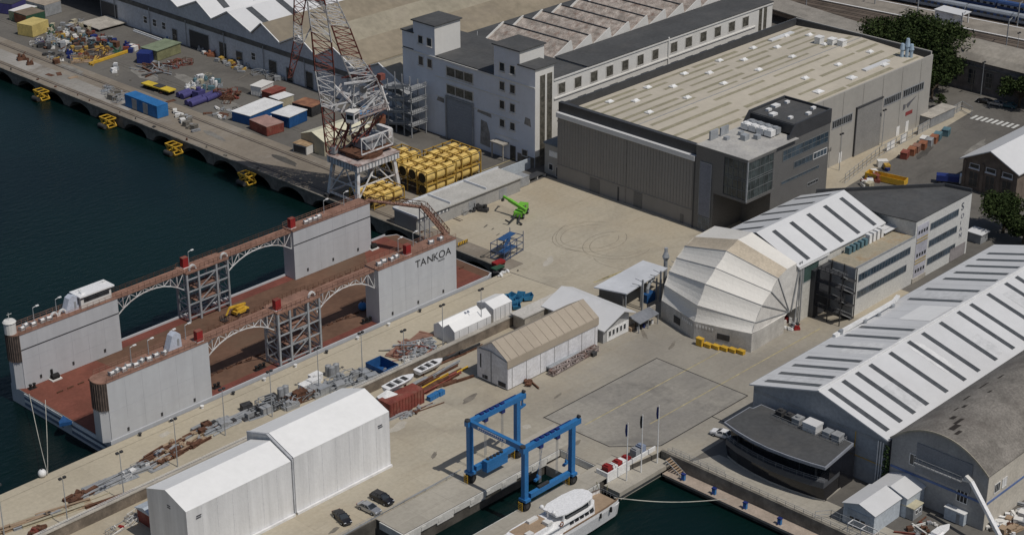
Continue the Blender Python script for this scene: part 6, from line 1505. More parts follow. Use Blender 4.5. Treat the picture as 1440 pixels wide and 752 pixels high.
for i,(a,q,l) in enumerate((((247.2,209.4,.4),(251.8,213.2,-1.1),'greenish mooring rope from the yacht stern to the low landing corner'),((246.8,211.0,.5),(249.8,214.4,.1),'greenish mooring rope from the yacht quarter up to the pier edge'))): rope(a,q,.2,l,GRO,.06)

# ================================================================ CARS
def car(label,x,y,ang,paint,suv=False,z=0.03):
    t=thing('parked_car',label,'car',(x,y,z),rz=ang); L_=4.75; W_=.92; H_=1.68 if suv else 1.42
    mb=MB(); def_=[(-2.36,.45,.78,.85),(-2.25,.34,.86,.9),(-1.3,.28,.92,.95),(0,.28,.93,.97),(1.2,.28,.9,.95),(2.05,.32,.80,.9),(2.36,.42,.66,.78)]
    hood=[.80,.92,.98,.98,.94,.86,.70] if not suv else [.95,1.08,1.12,1.1,1.06,1.0,.82]
    rings=[]
    for (x_,zb,_,w_),hz in zip(def_,hood):
        rings.append([(x_,-w_*W_*.96,zb),(x_,-w_*W_,zb+.25),(x_,-w_*W_*.93,hz),(x_,w_*W_*.93,hz),(x_,w_*W_,zb+.25),(x_,w_*W_*.96,zb)])
    mb.loft(rings); mb.build('body',paint,t,local=True,smooth=False)
    b0=.93 if not suv else 1.07
    prof=[(-2.0 if suv else -1.75,.84,b0),(-1.7 if suv else -1.1,.68,H_-.05),(-.4,.68,H_),(.25,.66,H_-.05),(1.15,.80,b0)]
    mb=MB(); mb.loft([[(x_,-w_*.97,z_-.001 if 0<i<4 else b0-.02),(x_,-w_*.6 if 0<i<4 else -w_*.9,z_),(x_,w_*.6 if 0<i<4 else w_*.9,z_),(x_,w_*.97,z_-.001 if 0<i<4 else b0-.02)] for i,(x_,w_,z_) in enumerate(prof)])
    mb2=MB(); p1,p2,p3,p4,p5=prof
    w1,w2=.84,.66
    vs=[(p1[0],-w1,b0),(p1[0],w1,b0),(p2[0],-w2,p2[2]),(p2[0],w2,p2[2]),(p4[0],-w2,p4[2]),(p4[0],w2,p4[2]),(p5[0],-w1,b0),(p5[0],w1,b0)]
    mb2.add(vs,[(0,1,3,2),(2,3,5,4),(4,5,7,6),(0,2,4,6),(1,7,5,3),(0,6,7,1)]); mb2.build('glasshouse',GLASS,t,local=True)
    mb3=MB(); mb3.add([(p2[0]-.02,-w2-.01,p2[2]),(p2[0]-.02,w2+.01,p2[2]),(p4[0]+.02,w2+.01,p4[2]),(p4[0]+.02,-w2-.01,p4[2]),(p2[0]+.1,-w2+.08,H_+.03),(p2[0]+.1,w2-.08,H_+.03),(p4[0]-.1,w2-.08,H_+.02),(p4[0]-.1,-w2+.08,H_+.02)],[(0,3,2,1),(4,5,6,7),(0,1,5,4),(1,2,6,5),(2,3,7,6),(3,0,4,7)])
    for s_ in (-1,1):
        mb3.bar((p1[0],s_*w1,b0),(p2[0],s_*(w2+.02),p2[2]),.09); mb3.bar((p4[0],s_*(w2+.02),p4[2]),(p5[0],s_*w1,b0),.09); mb3.bar((-.35,s_*(w1-.02),b0),(-.35,s_*(w2+.03),H_-.03),.08)
    mb3.build('roof',paint,t,local=True)
    for x_ in (-1.42,1.42):
        for s_ in (-1,1):
            mb=MB(); mb.cyl((x_,s_*.72,.33),(x_,s_*.93,.33),.33,14); wh=mb.build('wheel',BLACK,t,local=True); mb=MB(); mb.cyl((x_,s_*.931,.33),(x_,s_*.95,.33),.2,10); mb.build('rim',GALV,wh,local=True)
    for s_ in (-1,1):
        mb=MB(); mb.obox((2.18,s_*.58,.72 if not suv else .84),.3,.36,.13); mb.build('headlight',mat('lamp_glass',(0.6,0.62,0.65),.15,.02,1),t,local=True)
        mb=MB(); mb.obox((-2.31,s_*.62,.8),.12,.34,.16); mb.build('tail_light',REDP,t,local=True)
        mb=MB(); mb.obox((.75,s_*.98,1.0 if not suv else 1.12),.16,.2,.13); mb.build('mirror',paint,t,local=True)
    mb=MB(); mb.obox((2.36,0,.5),.08,1.0,.2); mb.obox((-2.38,0,.55),.06,.52,.12); mb.build('grille',DARK,t,local=True)
    return t
def carp(label,px,py,ang,paint,suv=False):
    p=at(px,py,.8); t=car(label,p.x,p.y,R(ang),paint,suv); t.scale=(1.16,1.16,1.16); return t
carp('black saloon car parked leftmost of the three cars by the white tent',481,726,-104,BLKCAR)
carp('silver saloon car parked between two black cars',519,713,-86,SILVER)
carp('black sport-utility car parked rightmost of the three cars by the white tent',537,700,-87,BLKCAR,True)
carp('white car parked half in the shade at the corner of the dark waterfront building',1016,609,100,WHCAR)

# ================================================================ LAMPS, FLAGPOLES, JETTY FURNITURE
lp0=None; LG='lamp posts along the pale quay wall'
for (px,py) in ((6,752),(96,741),(175,704),(250,656),(317,612),(383,586),(449,553),(510,530),(569,527),(623,490),(677,467)):
    p=at(px,py,0)
    if lp0 is None:
        lp0=thing('lamp_post','tall thin grey lamp post with small dark head beside the sea wall','street lamp',(p.x,p.y,0),group=LG)
        mb=MB(); mb.cyl((0,0,0),(0,0,11.2),.13,8,.07); mb.build('post',GALV,lp0,local=True)
        mb=MB(); mb.bar((-.5,0,11.2),(.5,0,11.2),.1); mb.obox((-.55,0,11.35),.6,.5,.4); mb.obox((.45,0,11.35),.6,.5,.4); mb.build('lamp_head',DARK,lp0,local=True)
    else: copy_tree(lp0,(p.x,p.y,0))
for i,(x,pos,fc) in enumerate(((256.0,'left',NAVY),(260.7,'middle',DARK),(266.0,'right',NAVY))):
    t=thing('flagpole','white flagpole with a small dark flag, %s one of the three by the landing'%pos,'flagpole',(x,211.6,-1.2)); mb=MB(); mb.cyl((x,211.6,-1.2),(x,211.6,12.6),.14,8,.08); mb.build('pole',WHITE,t)
    mb=MB(); mb.ext([(x,211.75,12.2),(x,211.75,9.4),(x-.15,212.0,9.2),(x-.1,212.25,10.4),(x,212.2,12.0)],(.05,0,0)); mb.build('flag',fc,t)
t=thing('equipment_bay','white walled bay holding red fire-pump gear beside the flagpoles','equipment bay',(260,213,0))
mb=MB(); mb.box(252.6,268.2,213.9,214.2,-1.2,1.0); mb.box(252.6,252.9,214.2,217,.03,1.0); mb.build('wall',WHITE,t)
for k,(x,m_,h) in enumerate(((253.4,REDP,1.8),(256.6,REDP,1.5),(259.4,REDP,1.3),(257.9,WHITE,1.2),(255.2,WHITE,1.2),(262.4,GREYS,1.9),(264.2,mat('blue_grey_box',(0.25,0.3,0.4)),2.1))):
    mb=MB(); mb.box(x,x+1.5,214.5,216.2,.03,h); mb.box(x+.2,x+.7,214.7,215.9,h+.001,h+.35); single(mb,'pump_unit',m_,('red','second red','third red','rear white','front white','grey','blue-grey')[k]+' pump cabinet in the white walled bay by the flagpoles','cabinet',(x+.7,215.3,.03))
bl0=None
for k,(px,py) in enumerate(((973,667),(1014,688),(1056,709),(1100,734))):
    p=at(px,py,-2.4)
    if bl0 is None:
        bl0=thing('service_pedestal','blue service pedestal standing on the low pink-brown walkway','pedestal',(266.0,p.y,-2.4),group='blue pedestals along the low walkway'); mb=MB(); mb.box(-.3,.3,-.4,.4,0,1.3); mb.build('column',BLUE,bl0,local=True); mb=MB(); mb.box(-.38,.38,-.48,.48,1.301,1.5); mb.box(-.7,.31,-.15,.15,.4,.6); mb.build('cap',NAVY,bl0,local=True)
    else: copy_tree(bl0,(266.0,p.y,-2.4))
t=thing('jetty_stairs','short wooden stairs leading down from the jetty to the low walkway','stairs',(268,208.6,-2.4)); mb=MB()
for k in range(8): mb.box(266.6,268.2,209.6-k*.55,210.0-k*.55,-.25-k*.28,-.15-k*.28)
mb.build('tread',TEAK,t); mb=MB(); mb.bar((266.6,209.9,-.1),(266.6,205.6,-2.3),.12); mb.bar((268.2,209.9,-.1),(268.2,205.6,-2.3),.12); mb.build('stringer',GALV,t)
t=thing('jetty_railing','long pale steel railing on the jetty wall above the low walkway','railing',(268.7,190,.45)); mb=MB(); railing(mb,[(268.7,211,.45),(268.7,150,.45)],1.0,.06,2.2); railing(mb,[(270.2,211,.03),(270.2,197,.03)],1.0,.05,2.2); mb.build('rail',GALV,t)
# guard rails on hoist pier
t=thing('guard_rail','low guard rail with steel pipe running along the hoist pier edge','railing',(225,237,0)); mb=MB(); railing(mb,[(196,237.3,.03),(232,237.3,.03)],.8,.06,3); mb.bar((190,236.9,.15),(234,238.2,.15),.16); mb.build('rail',GALV,t)
# yellow bollards on quay & small items
for k in range(10):
    p=at(210+k*44,620-k*19.4,0); 
    mb=MB(); mb.cyl((0,0,.02),(0,0,.55),.3,10,.24); mb.cyl((0,0,.551),(0,0,.7),.42,10); single(mb,'mooring_bollard',WHITE if k%3 else DARK,'squat mooring bollard on the edge of the pale quay','bollard',(p.x,298.4,0.02),'bollards along the quay edge',local=True)

# ================================================================ CONTAINERS AND CABINS ON THE FAR QUAY
def container(name,label,p,L_,W_,H_,ang,m,roof=None,rm=None,doorm=None,over=.25,group=None):
    t=thing(name,label,'container' if 'container' in name else 'cabin',(p[0],p[1],0.02),rz=R(ang),group=group)
    mb=MB(); mb.box(-L_/2,L_/2,-W_/2,W_/2,.12,H_); b_=mb.build('body',m,t,local=True)
    mb=MB(); n=int(L_/.6)
    for k in range(n): x=-L_/2+.2+k*(L_-.4)/max(1,n-1); mb.box(x,x+.14,-W_/2-.05,-W_/2-.001,.3,H_-.2)
    n2=int(W_/.6)
    for k in range(n2): y=-W_/2+.2+k*(W_-.4)/max(1,n2-1); mb.box(-L_/2-.05,-L_/2-.001,y,y+.12,.3,H_-.2)
    mb.build('corrugation',m,t,local=True)
    mb=MB(); mb.box(-L_/2-over,L_/2+over,-W_/2-over,W_/2+over,H_+.002,H_+.16); mb.build('roof',rm or m,t,local=True)
    if doorm: mb=MB(); mb.box(-L_/2-.1,-L_/2-.051,-W_/2+.25,W_/2-.25,.3,H_-.3); mb.build('door',doorm,t,local=True)
    return t
def cont_px(name,label,px,py,L_,W_,H_,m,**k): p=at(px,py,0); return container(name,label,(p.x+(L_/2 if k.pop('c',False) else 0),p.y),L_,W_,H_,k.pop('ang',0),m,**k)
c=at(205,158,0)
t=container('site_container','long bright blue container with grey door panels at the quay edge',(320.5,465.2),17,4.2,4.0,-90,mat('bright_container_blue',(0.03,0.16,0.40),.55,.12,.3,streak=.1),over=.05)
for x in (-4.6,1.2): mb=MB(); mb.box(x,x+2.4,-2.25,-2.16,.3,3.6); mb.build('grey_door',GREYS,t,local=True)
def cbox(name,label,pxs,H_,m,rm=None,doorm=None,over=.2):
    """container from three ground pixels: near corner, left corner, right corner"""
    n_,l_,r__=[at(*q,0) for q in pxs]; L_=(r__-n_).length; W_=(l_-n_).length; ang=math.degrees(math.atan2(r__.y-n_.y,r__.x-n_.x)); cc=(l_+r__)/2
    return container(name,label,(cc.x,cc.y),L_,W_,H_,ang,m,rm=rm,doorm=doorm,over=over)
cbox('site_container','blue container with white flat roof, largest of the container group',((351,178),(328,170),(397,159)),3.2,BLUE2,WHITE)
cbox('site_container','container with rusty red end and faded pink roof beside the blue ones',((377,192),(350,182),(401,185)),3.0,REDC,mat('faded_pink_roof',(0.36,0.23,0.2),.8,.15,.3),None,.05)
cbox('site_container','blue container with white roof next to the dark red one',((405,182),(385,174),(430,171)),3.6,BLUE2,WHITE)
cbox('site_container','dark container with rusty orange-brown roof behind the blue ones',((437,166),(413,158),(455,158)),3.2,DARK,mat('orange_brown_roof',(0.25,0.12,0.075),.85,.3,.3,dirt=(.38,.2,.1),dirt_amt=.8,dscale=.3),None,.05)
cbox('site_container','narrow red-brown container behind the white-roofed blue one',((380,143),(371,138),(400,135)),2.4,REDC)
cb=cbox('site_cabin','white cabin with dark windows at the back of the container group',((365,138),(356,133),(382,130)),3.2,CREAM,CREAM)
mb=MB(); mb.box(-1.5,2.5,-1.9,-1.85,1.4,2.6); mb.build('window_band',GLASS,cb,local=True)
cbox('site_cabin','cream cabin with weathered white roof behind the blue containers',((391,153),(381,148),(412,146)),2.8,BEIGE,WHITE)
cb=cbox('site_cabin','small white cabin with rusty tan roof alone on the quay',((429,220),(415,213),(442,214)),2.8,CREAM,mat('rusty_tan_roof',(0.38,0.27,0.16),.9,.3,.6,dirt=(.2,.1,.05),dirt_amt=.7,dscale=.8),DARK,.1)
cbox('site_container','yellow container lying at the far left of the yard',((41,55),(31,48),(64,46)),4.2,mat('pale_yellow_container',(0.55,0.44,0.17),.7,.12,.3),None,None,.02)
cbox('site_container','orange and green open-ended container at the far left',((36,38),(23,31),(62,31)),3.8,GREEND,mat('brown_cont_roof',(0.2,0.16,0.12)),ORNG,.02)
cbox('site_container','pale-roofed green container beside the orange-ended one',((25,33),(17,28),(50,24)),3.6,GREENP,CREAM,None,.02)
cbox('site_container','large grey container block at the far left back',((60,26),(42,17),(83,19)),4.4,GREYS,mat('rust_flecked_roof',(0.36,0.31,0.25),.9,.2,.3),None,.02)
cbox('site_container','violet-grey open bay container at the far left back',((10,24),(5,17),(42,10)),4.0,PURP,CHAR,None,.02)
cb=cbox('storage_shed_container','green-roofed ribbed store in the middle of the far yard',((217,88),(205,80),(250,76)),3.6,mat('olive_wall',(0.22,0.22,0.12),.8,.2,.4),GREENP,None,.3)
cbox('site_container','small dark blue bin container beside the green-roofed store',((208,92),(196,88),(214,86)),3.4,NAVY,NAVY,None,.02)
# flatbed trailer
a=at(204,122,0); b_=at(243,134,0); c=(a+b_)/2; ang=math.atan2(b_.y-a.y,b_.x-a.x)
t=thing('flatbed_trailer','yellow flatbed trailer parked on the far quay','trailer',(c.x,c.y,.02),rz=ang); L_=(a-b_).length
mb=MB(); mb.box(-L_/2,L_/2,-1.6,1.6,1.3,1.7); mb.build('bed',mat('trailer_yellow',(0.62,0.45,0.05),.6,.12,.4),t,local=True)
mb=MB(); mb.box(-1.2,2.2,-1.3,1.3,1.701,1.95); mb.box(-L_/2+.3,L_/2-.3,-.6,.6,.8,1.29); mb.build('chassis',DARK,t,local=True)
for x in (-L_/2+1.2,-L_/2+2.4,L_/2-2.4,L_/2-1.2,0):
    mb=MB(); mb.cyl((x,-1.5,.55),(x,-.9,.55),.55,12); mb.cyl((x,.9,.55),(x,1.5,.55),.55,12); mb.build('wheel_pair',BLACK,t,local=True)
# yellow access trusses hanging on the arched quay
tr0=None
for k,(px,py) in enumerate(((58,133),(148,172),(240,210),(342,252))):
    p=at(px,py,-2.2); y=p.y
    if tr0 is None:
        tr0=thing('fender_truss','yellow steel fender truss hanging from the arched quay face','truss',(311.6,y,-2.2),group='yellow trusses along the quay face')
        mb=MB()
        for xx in (-.3,-3.2):
            mb.bar((xx,-2.4,1.3),(xx,2.4,1.3),.32); mb.bar((xx,-2.4,-1.2),(xx,2.4,-1.2),.32); mb.bar((xx,-2.4,-1.2),(xx,0,1.3),.28); mb.bar((xx,0,1.3),(xx,2.4,-1.2),.28); mb.bar((xx,-2.4,1.3),(xx,0,-1.2),.22); mb.bar((xx,0,-1.2),(xx,2.4,1.3),.22)
        for yy in (-2.4,0,2.4): mb.bar((-.3,yy,1.3),(-3.2,yy,1.3),.25); mb.bar((-.3,yy,-1.2),(-3.2,yy,1.3),.25); mb.bar((-.3,yy,-1.2),(-3.2,yy,-1.2),.25)
        mb.build('frame',YEL,tr0,local=True); mb=MB(); mb.cyl((-4.0,-1.6,-.9),(-4.0,1.6,-.9),.7,12); mb.build('rubber_fender',DARK,tr0,local=True)
    else: copy_tree(tr0,(311.6,y,-2.2))

# ================================================================ LOOSE GOODS (each its own object; meshes shared)
PROTO={}
def proto(kind,m):
    key=(kind,m.name)
    if key in PROTO: return PROTO[key]
    mb=MB(); rr=random.Random(len(PROTO)+5)
    if kind=='beam':
        mb.box(-3,3,-.22,.22,0,.06); mb.box(-3,3,-.04,.04,.061,.44); mb.box(-3,3,-.22,.22,.441,.5)
    elif kind=='longbeam':
        mb.box(-5.5,5.5,-.25,.25,0,.07); mb.box(-5.5,5.5,-.05,.05,.071,.5); mb.box(-5.5,5.5,-.25,.25,.501,.57)
    elif kind=='pipe': mb.cyl((-3.5,0,.25),(3.5,0,.25),.25,10)
    elif kind=='thinpipe': mb.cyl((-4,0,.12),(4,0,.12),.12,8)
    elif kind=='plate': mb.box(-2,2,-1,1,0,.12); mb.box(-1.8,-1.6,-1.0,1.0,.121,.2); mb.box(1.6,1.8,-1,1,.121,.2)
    elif kind=='crate':
        mb.box(-.9,.9,-.7,.7,.12,1.2); mb.box(-.95,.95,-.75,.75,1.201,1.28); mb.box(-.8,-.5,-.75,.75,0,.119); mb.box(.5,.8,-.75,.75,0,.119)
        for x in (-.9,0,.85): mb.box(x,x+.08,-.76,-.701,.12,1.2)
    elif kind=='machine':
        mb.box(-1.1,1.1,-.7,.7,0,.8); mb.cyl((-.5,0,.8),(-.5,0,1.7),.4,10); mb.box(.1,.9,-.5,.5,.801,1.3); mb.bar((.5,0,1.3),(1.3,.4,1.9),.15)
    elif kind=='frame':
        for x in (-1.6,1.6):
            for y in (-.8,.8): mb.bar((x,y,0),(x,y,1.6),.12)
        for z in (.1,1.55):
            mb.bar((-1.6,-.8,z),(1.6,-.8,z),.12); mb.bar((-1.6,.8,z),(1.6,.8,z),.12); mb.bar((-1.6,-.8,z),(-1.6,.8,z),.12); mb.bar((1.6,-.8,z),(1.6,.8,z),.12)
        mb.bar((-1.6,-.8,.1),(1.6,-.8,1.5),.1)
    elif kind=='tank': mb.cyl((0,0,0),(0,0,2.6),.75,12); mb.cyl((0,0,2.601),(0,0,2.9),.6,12,.2); mb.bar((.8,0,.2),(.8,0,2.7),.1)
    elif kind=='box': mb.box(-1.2,1.2,-.8,.8,0,1.5); mb.box(-1.25,1.25,-.85,.85,1.501,1.6); mb.box(-.1,.1,-.86,-.801,.1,1.4)
    elif kind=='coil':
        for i in range(12): a=2*math.pi*i/12; b2=2*math.pi*(i+1)/12; mb.bar((.7*math.cos(a),.7*math.sin(a),.25),(.7*math.cos(b2),.7*math.sin(b2),.25),.35,.5)
    elif kind=='drum': mb.cyl((0,0,0),(0,0,.95),.36,10); mb.cyl((0,0,.45),(0,0,.5),.39,10)
    elif kind=='pallet':
        for y in (-.5,-.2,.1,.4): mb.box(-.7,.7,y,y+.16,.12,.16)
        for x in (-.7,0,.55): mb.box(x,x+.15,-.5,.56,0,.119)
    elif kind=='slab': mb.obox((0,0,.18),3.0,.9,.2,.05,tilt=.04); mb.obox((.2,.15,.42),2.6,.8,.2,-.12,tilt=-.05); mb.obox((-.1,0,.64),2.8,.7,.18,.1)
    elif kind=='lump':
        for i in range(7): mb.obox((rr.uniform(-.8,.8),rr.uniform(-.6,.6),rr.uniform(.15,.6)),rr.uniform(.4,1.1),rr.uniform(.2,.6),rr.uniform(.15,.5),rr.uniform(0,3),tilt=rr.uniform(-.5,.5))
    me=mb.build(kind,m,None,True); d=me.data; bpy.data.objects.remove(me); PROTO[key]=d; return d
NAMES={'beam':'steel_girder','longbeam':'steel_girder','pipe':'steel_pipe','thinpipe':'steel_tube','plate':'metal_sheet','crate':'wooden_crate','machine':'machinery_unit','frame':'storage_rack','tank':'upright_tank','box':'equipment_box','coil':'cable_coil','drum':'oil_drum','pallet':'pallet','slab':'timber_stack','lump':'scrap_pile'}
CATS={'beam':'girder','longbeam':'girder','pipe':'pipe','thinpipe':'tube','plate':'metal sheet','crate':'crate','machine':'machine','frame':'rack','tank':'tank','box':'box','coil':'coil','drum':'drum','pallet':'pallet','slab':'timber','lump':'scrap'}
CNAME={RUST.name:'rusty brown',GREYS.name:'grey',GALV.name:'silver-grey',YEL.name:'yellow',REDP.name:'red',NAVY.name:'navy blue',BLUE2.name:'blue',CREAM.name:'off-white',DARK.name:'black',ORNG.name:'orange-brown',TEAL.name:'dull teal',PURP.name:'violet',GREEND.name:'dark green',REDBR.name:'faded red',BEIGE.name:'beige',WHITE.name:'white',YFR.name:'dull yellow',TEAK.name:'brown',CONC.name:'pale concrete',BLUE.name:'bright blue',CONCO.name:'dull stone-grey',REDC.name:'dark red'}
def put(kind,m,x,y,z,ang,s,where):
    o=bpy.data.objects.new(NAMES[kind],proto(kind,m)); col.objects.link(o); o.location=(x,y,z); o.rotation_euler=(0,0,ang); o.scale=(s,s,s)
    nm=NAMES[kind].replace('_',' '); lab='%s %s %s'%(CNAME[m.name],('long '+nm) if kind=='longbeam' else nm,where)
    return tag(o,lab,CATS[kind],'%s %ss %s'%(CNAME[m.name],('long '+nm) if kind=='longbeam' else nm,where))
def scatter(quad,n,kinds,mats_,where,ang=0,jit=1.5,smin=.7,smax=1.2,seed=1,stack=0):
    """quad: four pixel corners on the ground; items jittered on a loose grid so they do not pile into each other"""
    rr=random.Random(seed); q=[at(a,b_,0) for a,b_ in quad]; placed=[]
    for i in range(n):
        for _ in range(14):
            u,v=rr.random(),rr.random(); p=q[0].lerp(q[1],u).lerp(q[3].lerp(q[2],u),v)
            if all((p.x-o[0])**2+(p.y-o[1])**2>1.3 for o in placed): break
        placed.append((p.x,p.y)); k=rr.choice(kinds); s=rr.uniform(smin,smax)
        put(k,rr.choice(mats_),p.x,p.y,.03+(rr.choice((0,0,.5)) if stack else 0),R(ang)+rr.uniform(-jit,jit)*(.12 if k in('beam','longbeam','pipe','thinpipe') and jit<1 else 1),s,where)
# far yard
scatter(((45,62),(78,92),(140,62),(110,36)),95,['crate','machine','lump','box','lump','drum','coil','frame'],[GREYS,YFR,DARK,CREAM,RUST,DARK,GALV,TEAL,NAVY,CONCO],'in the crowded goods area of the far yard',seed=3)
scatter(((78,60),(110,88),(170,72),(130,45)),55,['machine','crate','lump','plate','beam'],[RUST,DARK,REDC,TEAL,YFR,BEIGE,RUST,CONCO],'in the machinery cluster of the far yard',seed=4)
scatter(((95,82),(118,92),(165,80),(140,68)),14,['plate','beam','frame'],[TEAK,YFR,RUST],'beside the yellow girder in the far yard',seed=5,smax=1.6)
scatter(((190,95),(212,112),(240,100),(215,86)),26,['beam','pipe','plate','thinpipe'],[GREYS,RUST,DARK],'in the middle of the far yard',seed=6)
scatter(((172,70),(185,76),(200,68),(185,60)),8,['machine','box','crate'],[REDC,NAVY,CREAM],'left of the green-roofed store',seed=61)
scatter(((228,90),(240,98),(268,90),(255,82)),14,['lump','frame','beam'],[RUST,GREYS,REDC],'right of the green-roofed store',seed=7)
scatter(((255,122),(275,135),(318,122),(290,108)),26,['machine','frame','box','tank'],[TEAL,GALV,BEIGE,GREYS,WHITE],'behind the violet pipes on the far quay',seed=8,smax=1.0)
scatter(((305,135),(320,145),(342,135),(330,126)),16,['lump','slab','frame'],[RUST,RUST,REDC],'in the red-brown heap beside the violet pipes',seed=9,smax=1.5)
scatter(((272,70),(300,82),(312,76),(285,64)),12,['lump','crate','machine'],[GREYS,CREAM,ORNG],'against the long gabled hall near its loading bay',seed=10)
scatter(((302,86),(340,102),(350,96),(312,80)),24,['lump','crate','slab'],[GREYS,YFR,CONCO,RUST],'against the long gabled hall right of its grey doors',seed=11)
scatter(((220,48),(232,56),(258,60),(240,48)),6,['crate','drum'],[YEL,BLUE2,BEIGE],'near the long gabled hall wall',seed=111)
scatter(((340,98),(395,116),(400,112),(350,94)),8,['frame','crate','drum'],[GREYS,GALV],'along the foot of the gabled hall wall',seed=112)
scatter(((138,128),(160,146),(180,138),(158,122)),14,['slab','plate','frame','box'],[GREYS,CONCO,GALV],'at the left end of the long blue container',seed=12)
scatter(((240,158),(262,180),(282,188),(262,160)),14,['box','crate','slab'],[GREYS,CREAM,CONCO],'at the right end of the long blue container',seed=13)
scatter(((22,84),(40,92),(55,92),(38,84)),3,['slab','machine'],[YFR,RUST],'on the whitish quay patch',seed=14,smax=1.6)
scatter(((60,100),(70,106),(120,112),(110,106)),3,['plate'],[RUST,TEAK],'lying flat on the whitish quay patch',seed=15,smax=1.2)
scatter(((520,205),(535,215),(548,208),(535,198)),4,['machine','lump'],[DARK],'on the road behind the yellow tank racks',seed=16,smax=1.6)
scatter(((355,168),(372,176),(384,168),(370,160)),8,['box','machine','crate'],[CREAM,GREYS,WHITE],'between the blue containers',seed=17,smax=.8)
scatter(((55,40),(70,52),(130,44),(110,30)),26,['crate','lump','plate','box','machine'],[DARK,GREYS,BEIGE,RUST,GREEND],'behind the crowded goods area of the far yard',seed=201,smax=1.0)
scatter(((118,58),(150,66),(168,58),(140,50)),16,['crate','machine','box'],[NAVY,DARK,REDC,GREYS],'under and beside the pale loading platform',seed=202,smax=1.0)
scatter(((148,66),(165,78),(178,74),(160,62)),8,['plate','box','beam'],[GREEND,CREAM,RUST],'in the green and white stack left of the green-roofed store',seed=203,smax=1.3)
scatter(((290,158),(318,170),(335,160),(310,150)),12,['lump','plate','slab'],[CREAM,GREYS,RUST],'on the pale ground in front of the red-brown heap',seed=204,smax=.9)
scatter(((150,96),(162,104),(172,100),(160,92)),5,['machine','drum','box'],[WHITE,GREYS,YFR],'standing alone in the middle of the far road',seed=205,smax=.9)
scatter(((330,160),(345,168),(350,160),(338,152)),6,['frame','crate'],[DARK,RUST],'left of the white-roofed blue container',seed=206,smax=.8)
scatter(((150,106),(300,168),(300,160),(160,100)),10,['lump','plate'],[RUST,CONCO],'along the inner crane rail of the far quay',seed=207,smin=.4,smax=.8)
rq2=random.Random(208)
for i in range(24): put(rq2.choice(['lump','drum','coil']),rq2.choice([RUST,DARK,CONCO]),rq2.uniform(312.9,314.0),300+i*11.5+rq2.uniform(-3,3),.03,rq2.random()*3,rq2.uniform(.4,.75),'along the outer edge of the arched quay')
# long orange girder, violet pipes
a,b_=at(126,92),at(180,74); mb=MB(); mb.bar(a+Vector((0,0,.5)),b_+Vector((0,0,.5)),.9,.8); single(mb,'box_girder',YEL,'long orange-yellow box girder lying in the far yard','girder',(a+b_)/2)
for k,(p,q) in enumerate((((268,151),(290,143)),((290,144),(309,136)),((256,140),(272,134)))):
    a,b_=at(*p),at(*q); mb=MB(); mb.cyl(a+Vector((0,0,1.0)),b_+Vector((0,0,1.0)),1.0,14); mb.cyl(a+Vector((0,2.2,1.0)),b_+Vector((0,2.2,1.0)),.9,14); tag(single(mb,'violet_pipe_pair',PURP,('front left','front right','rear')[k]+' pair of violet pipes on the far quay','pipes',(a+b_)/2),('front left','front right','rear')[k]+' pair of violet pipes on the far quay','pipes')
mb=MB(); p=at(280,137); mb.obox(p+Vector((0,0,1.2)),3.5,2.6,2.4,.2); mb.cyl(p+Vector((0,0,2.41)),p+Vector((0,0,3.4)),.8,12); single(mb,'pump_set',PURP,'violet pump block standing behind the violet pipes','pump',p)
# white barriers
a,b_=at(190,45),at(226,58)
for k in range(11):
    p=a.lerp(b_,k/10.0); mb=MB(); mb.box(-.35,.35,-.8,.8,0,.3); mb.box(-.15,.15,-.75,.75,.301,.9); single(mb,'plastic_barrier',WHITE,'low white barrier in the row near the gabled hall wall','barrier',(p.x,p.y,.03),'white barriers near the gabled hall',local=True)
t=thing('loading_platform','pale raised loading platform with a lattice gangway beside the far hall','platform',at(145,36)); p=t.location.copy(); mb=MB(); mb.box(p.x-6,p.x+6,p.y-6,p.y+6,.9,1.2); mb.build('top',CONC,t); mb=MB()
for dx in (-5,5):
    for dy in (-5,5): mb.bar((p.x+dx,p.y+dy,0),(p.x+dx,p.y+dy,.9),.3)
mb.build('leg',GREYS,t)

# near quay storage strip
WN='in the storage strip along the pale quay'
def line_store(a,b_,n,kinds,ms,where,spread=2.2,seed=1,smin=.7,smax=1.2,jit=.12):
    n=int(n*1.45)
    rr=random.Random(seed); A_=at(*a); B_=at(*b_); d=(B_-A_); ang=math.atan2(d.y,d.x); nn=Vector((-d.y,d.x,0)).normalized()
    for i in range(n):
        p=A_.lerp(B_,(i+rr.random())/n)+nn*rr.uniform(-spread,spread); k=rr.choice(kinds); put(k,rr.choice(ms),p.x,p.y,.03,ang+rr.uniform(-jit,jit)*(1 if k!='lump' else 8),rr.uniform(smin,smax),where)
line_store((15,742),(130,706),16,['longbeam','thinpipe','slab'],[BEIGE,TEAK,GREYS],'at the left end of the quay storage strip',1.2,21)
line_store((40,750),(60,742),5,['lump','slab'],[REDC,RUST],'beside the lamp post near the bottom left corner',.8,22)
line_store((98,705),(130,690),10,['slab','lump','plate'],[RUST],'in the dark rusty stack on the quay',1.0,23)
line_store((128,690),(178,668),16,['longbeam','thinpipe','plate'],[GREYS,GALV],'in the grey bundle on the quay',1.3,24)
line_store((155,705),(205,688),7,['longbeam'],[RUST],'beside the sea wall left of the nearest tent',.6,25,.9,1.2,.03)
line_store((175,672),(210,655),12,['frame','lump','crate'],[GALV,WHITE,GREYS],'in the pale frames on the quay',1.4,26,.5,.8)
line_store((205,655),(282,612),34,['beam','slab','lump','plate','beam'],[RUST,RUST,GREYS,TEAK],'in the mixed steel store behind the nearest tent',2.6,27)
line_store((205,645),(250,622),8,['beam','thinpipe'],[RUST,GREYS],'along the outer edge of the steel store on the quay',.7,28)
line_store((282,608),(320,592),16,['slab','plate','crate','lump'],[RUST,GREYS,DARK],'in the brown and grey stack behind the tent ridge',1.8,29)
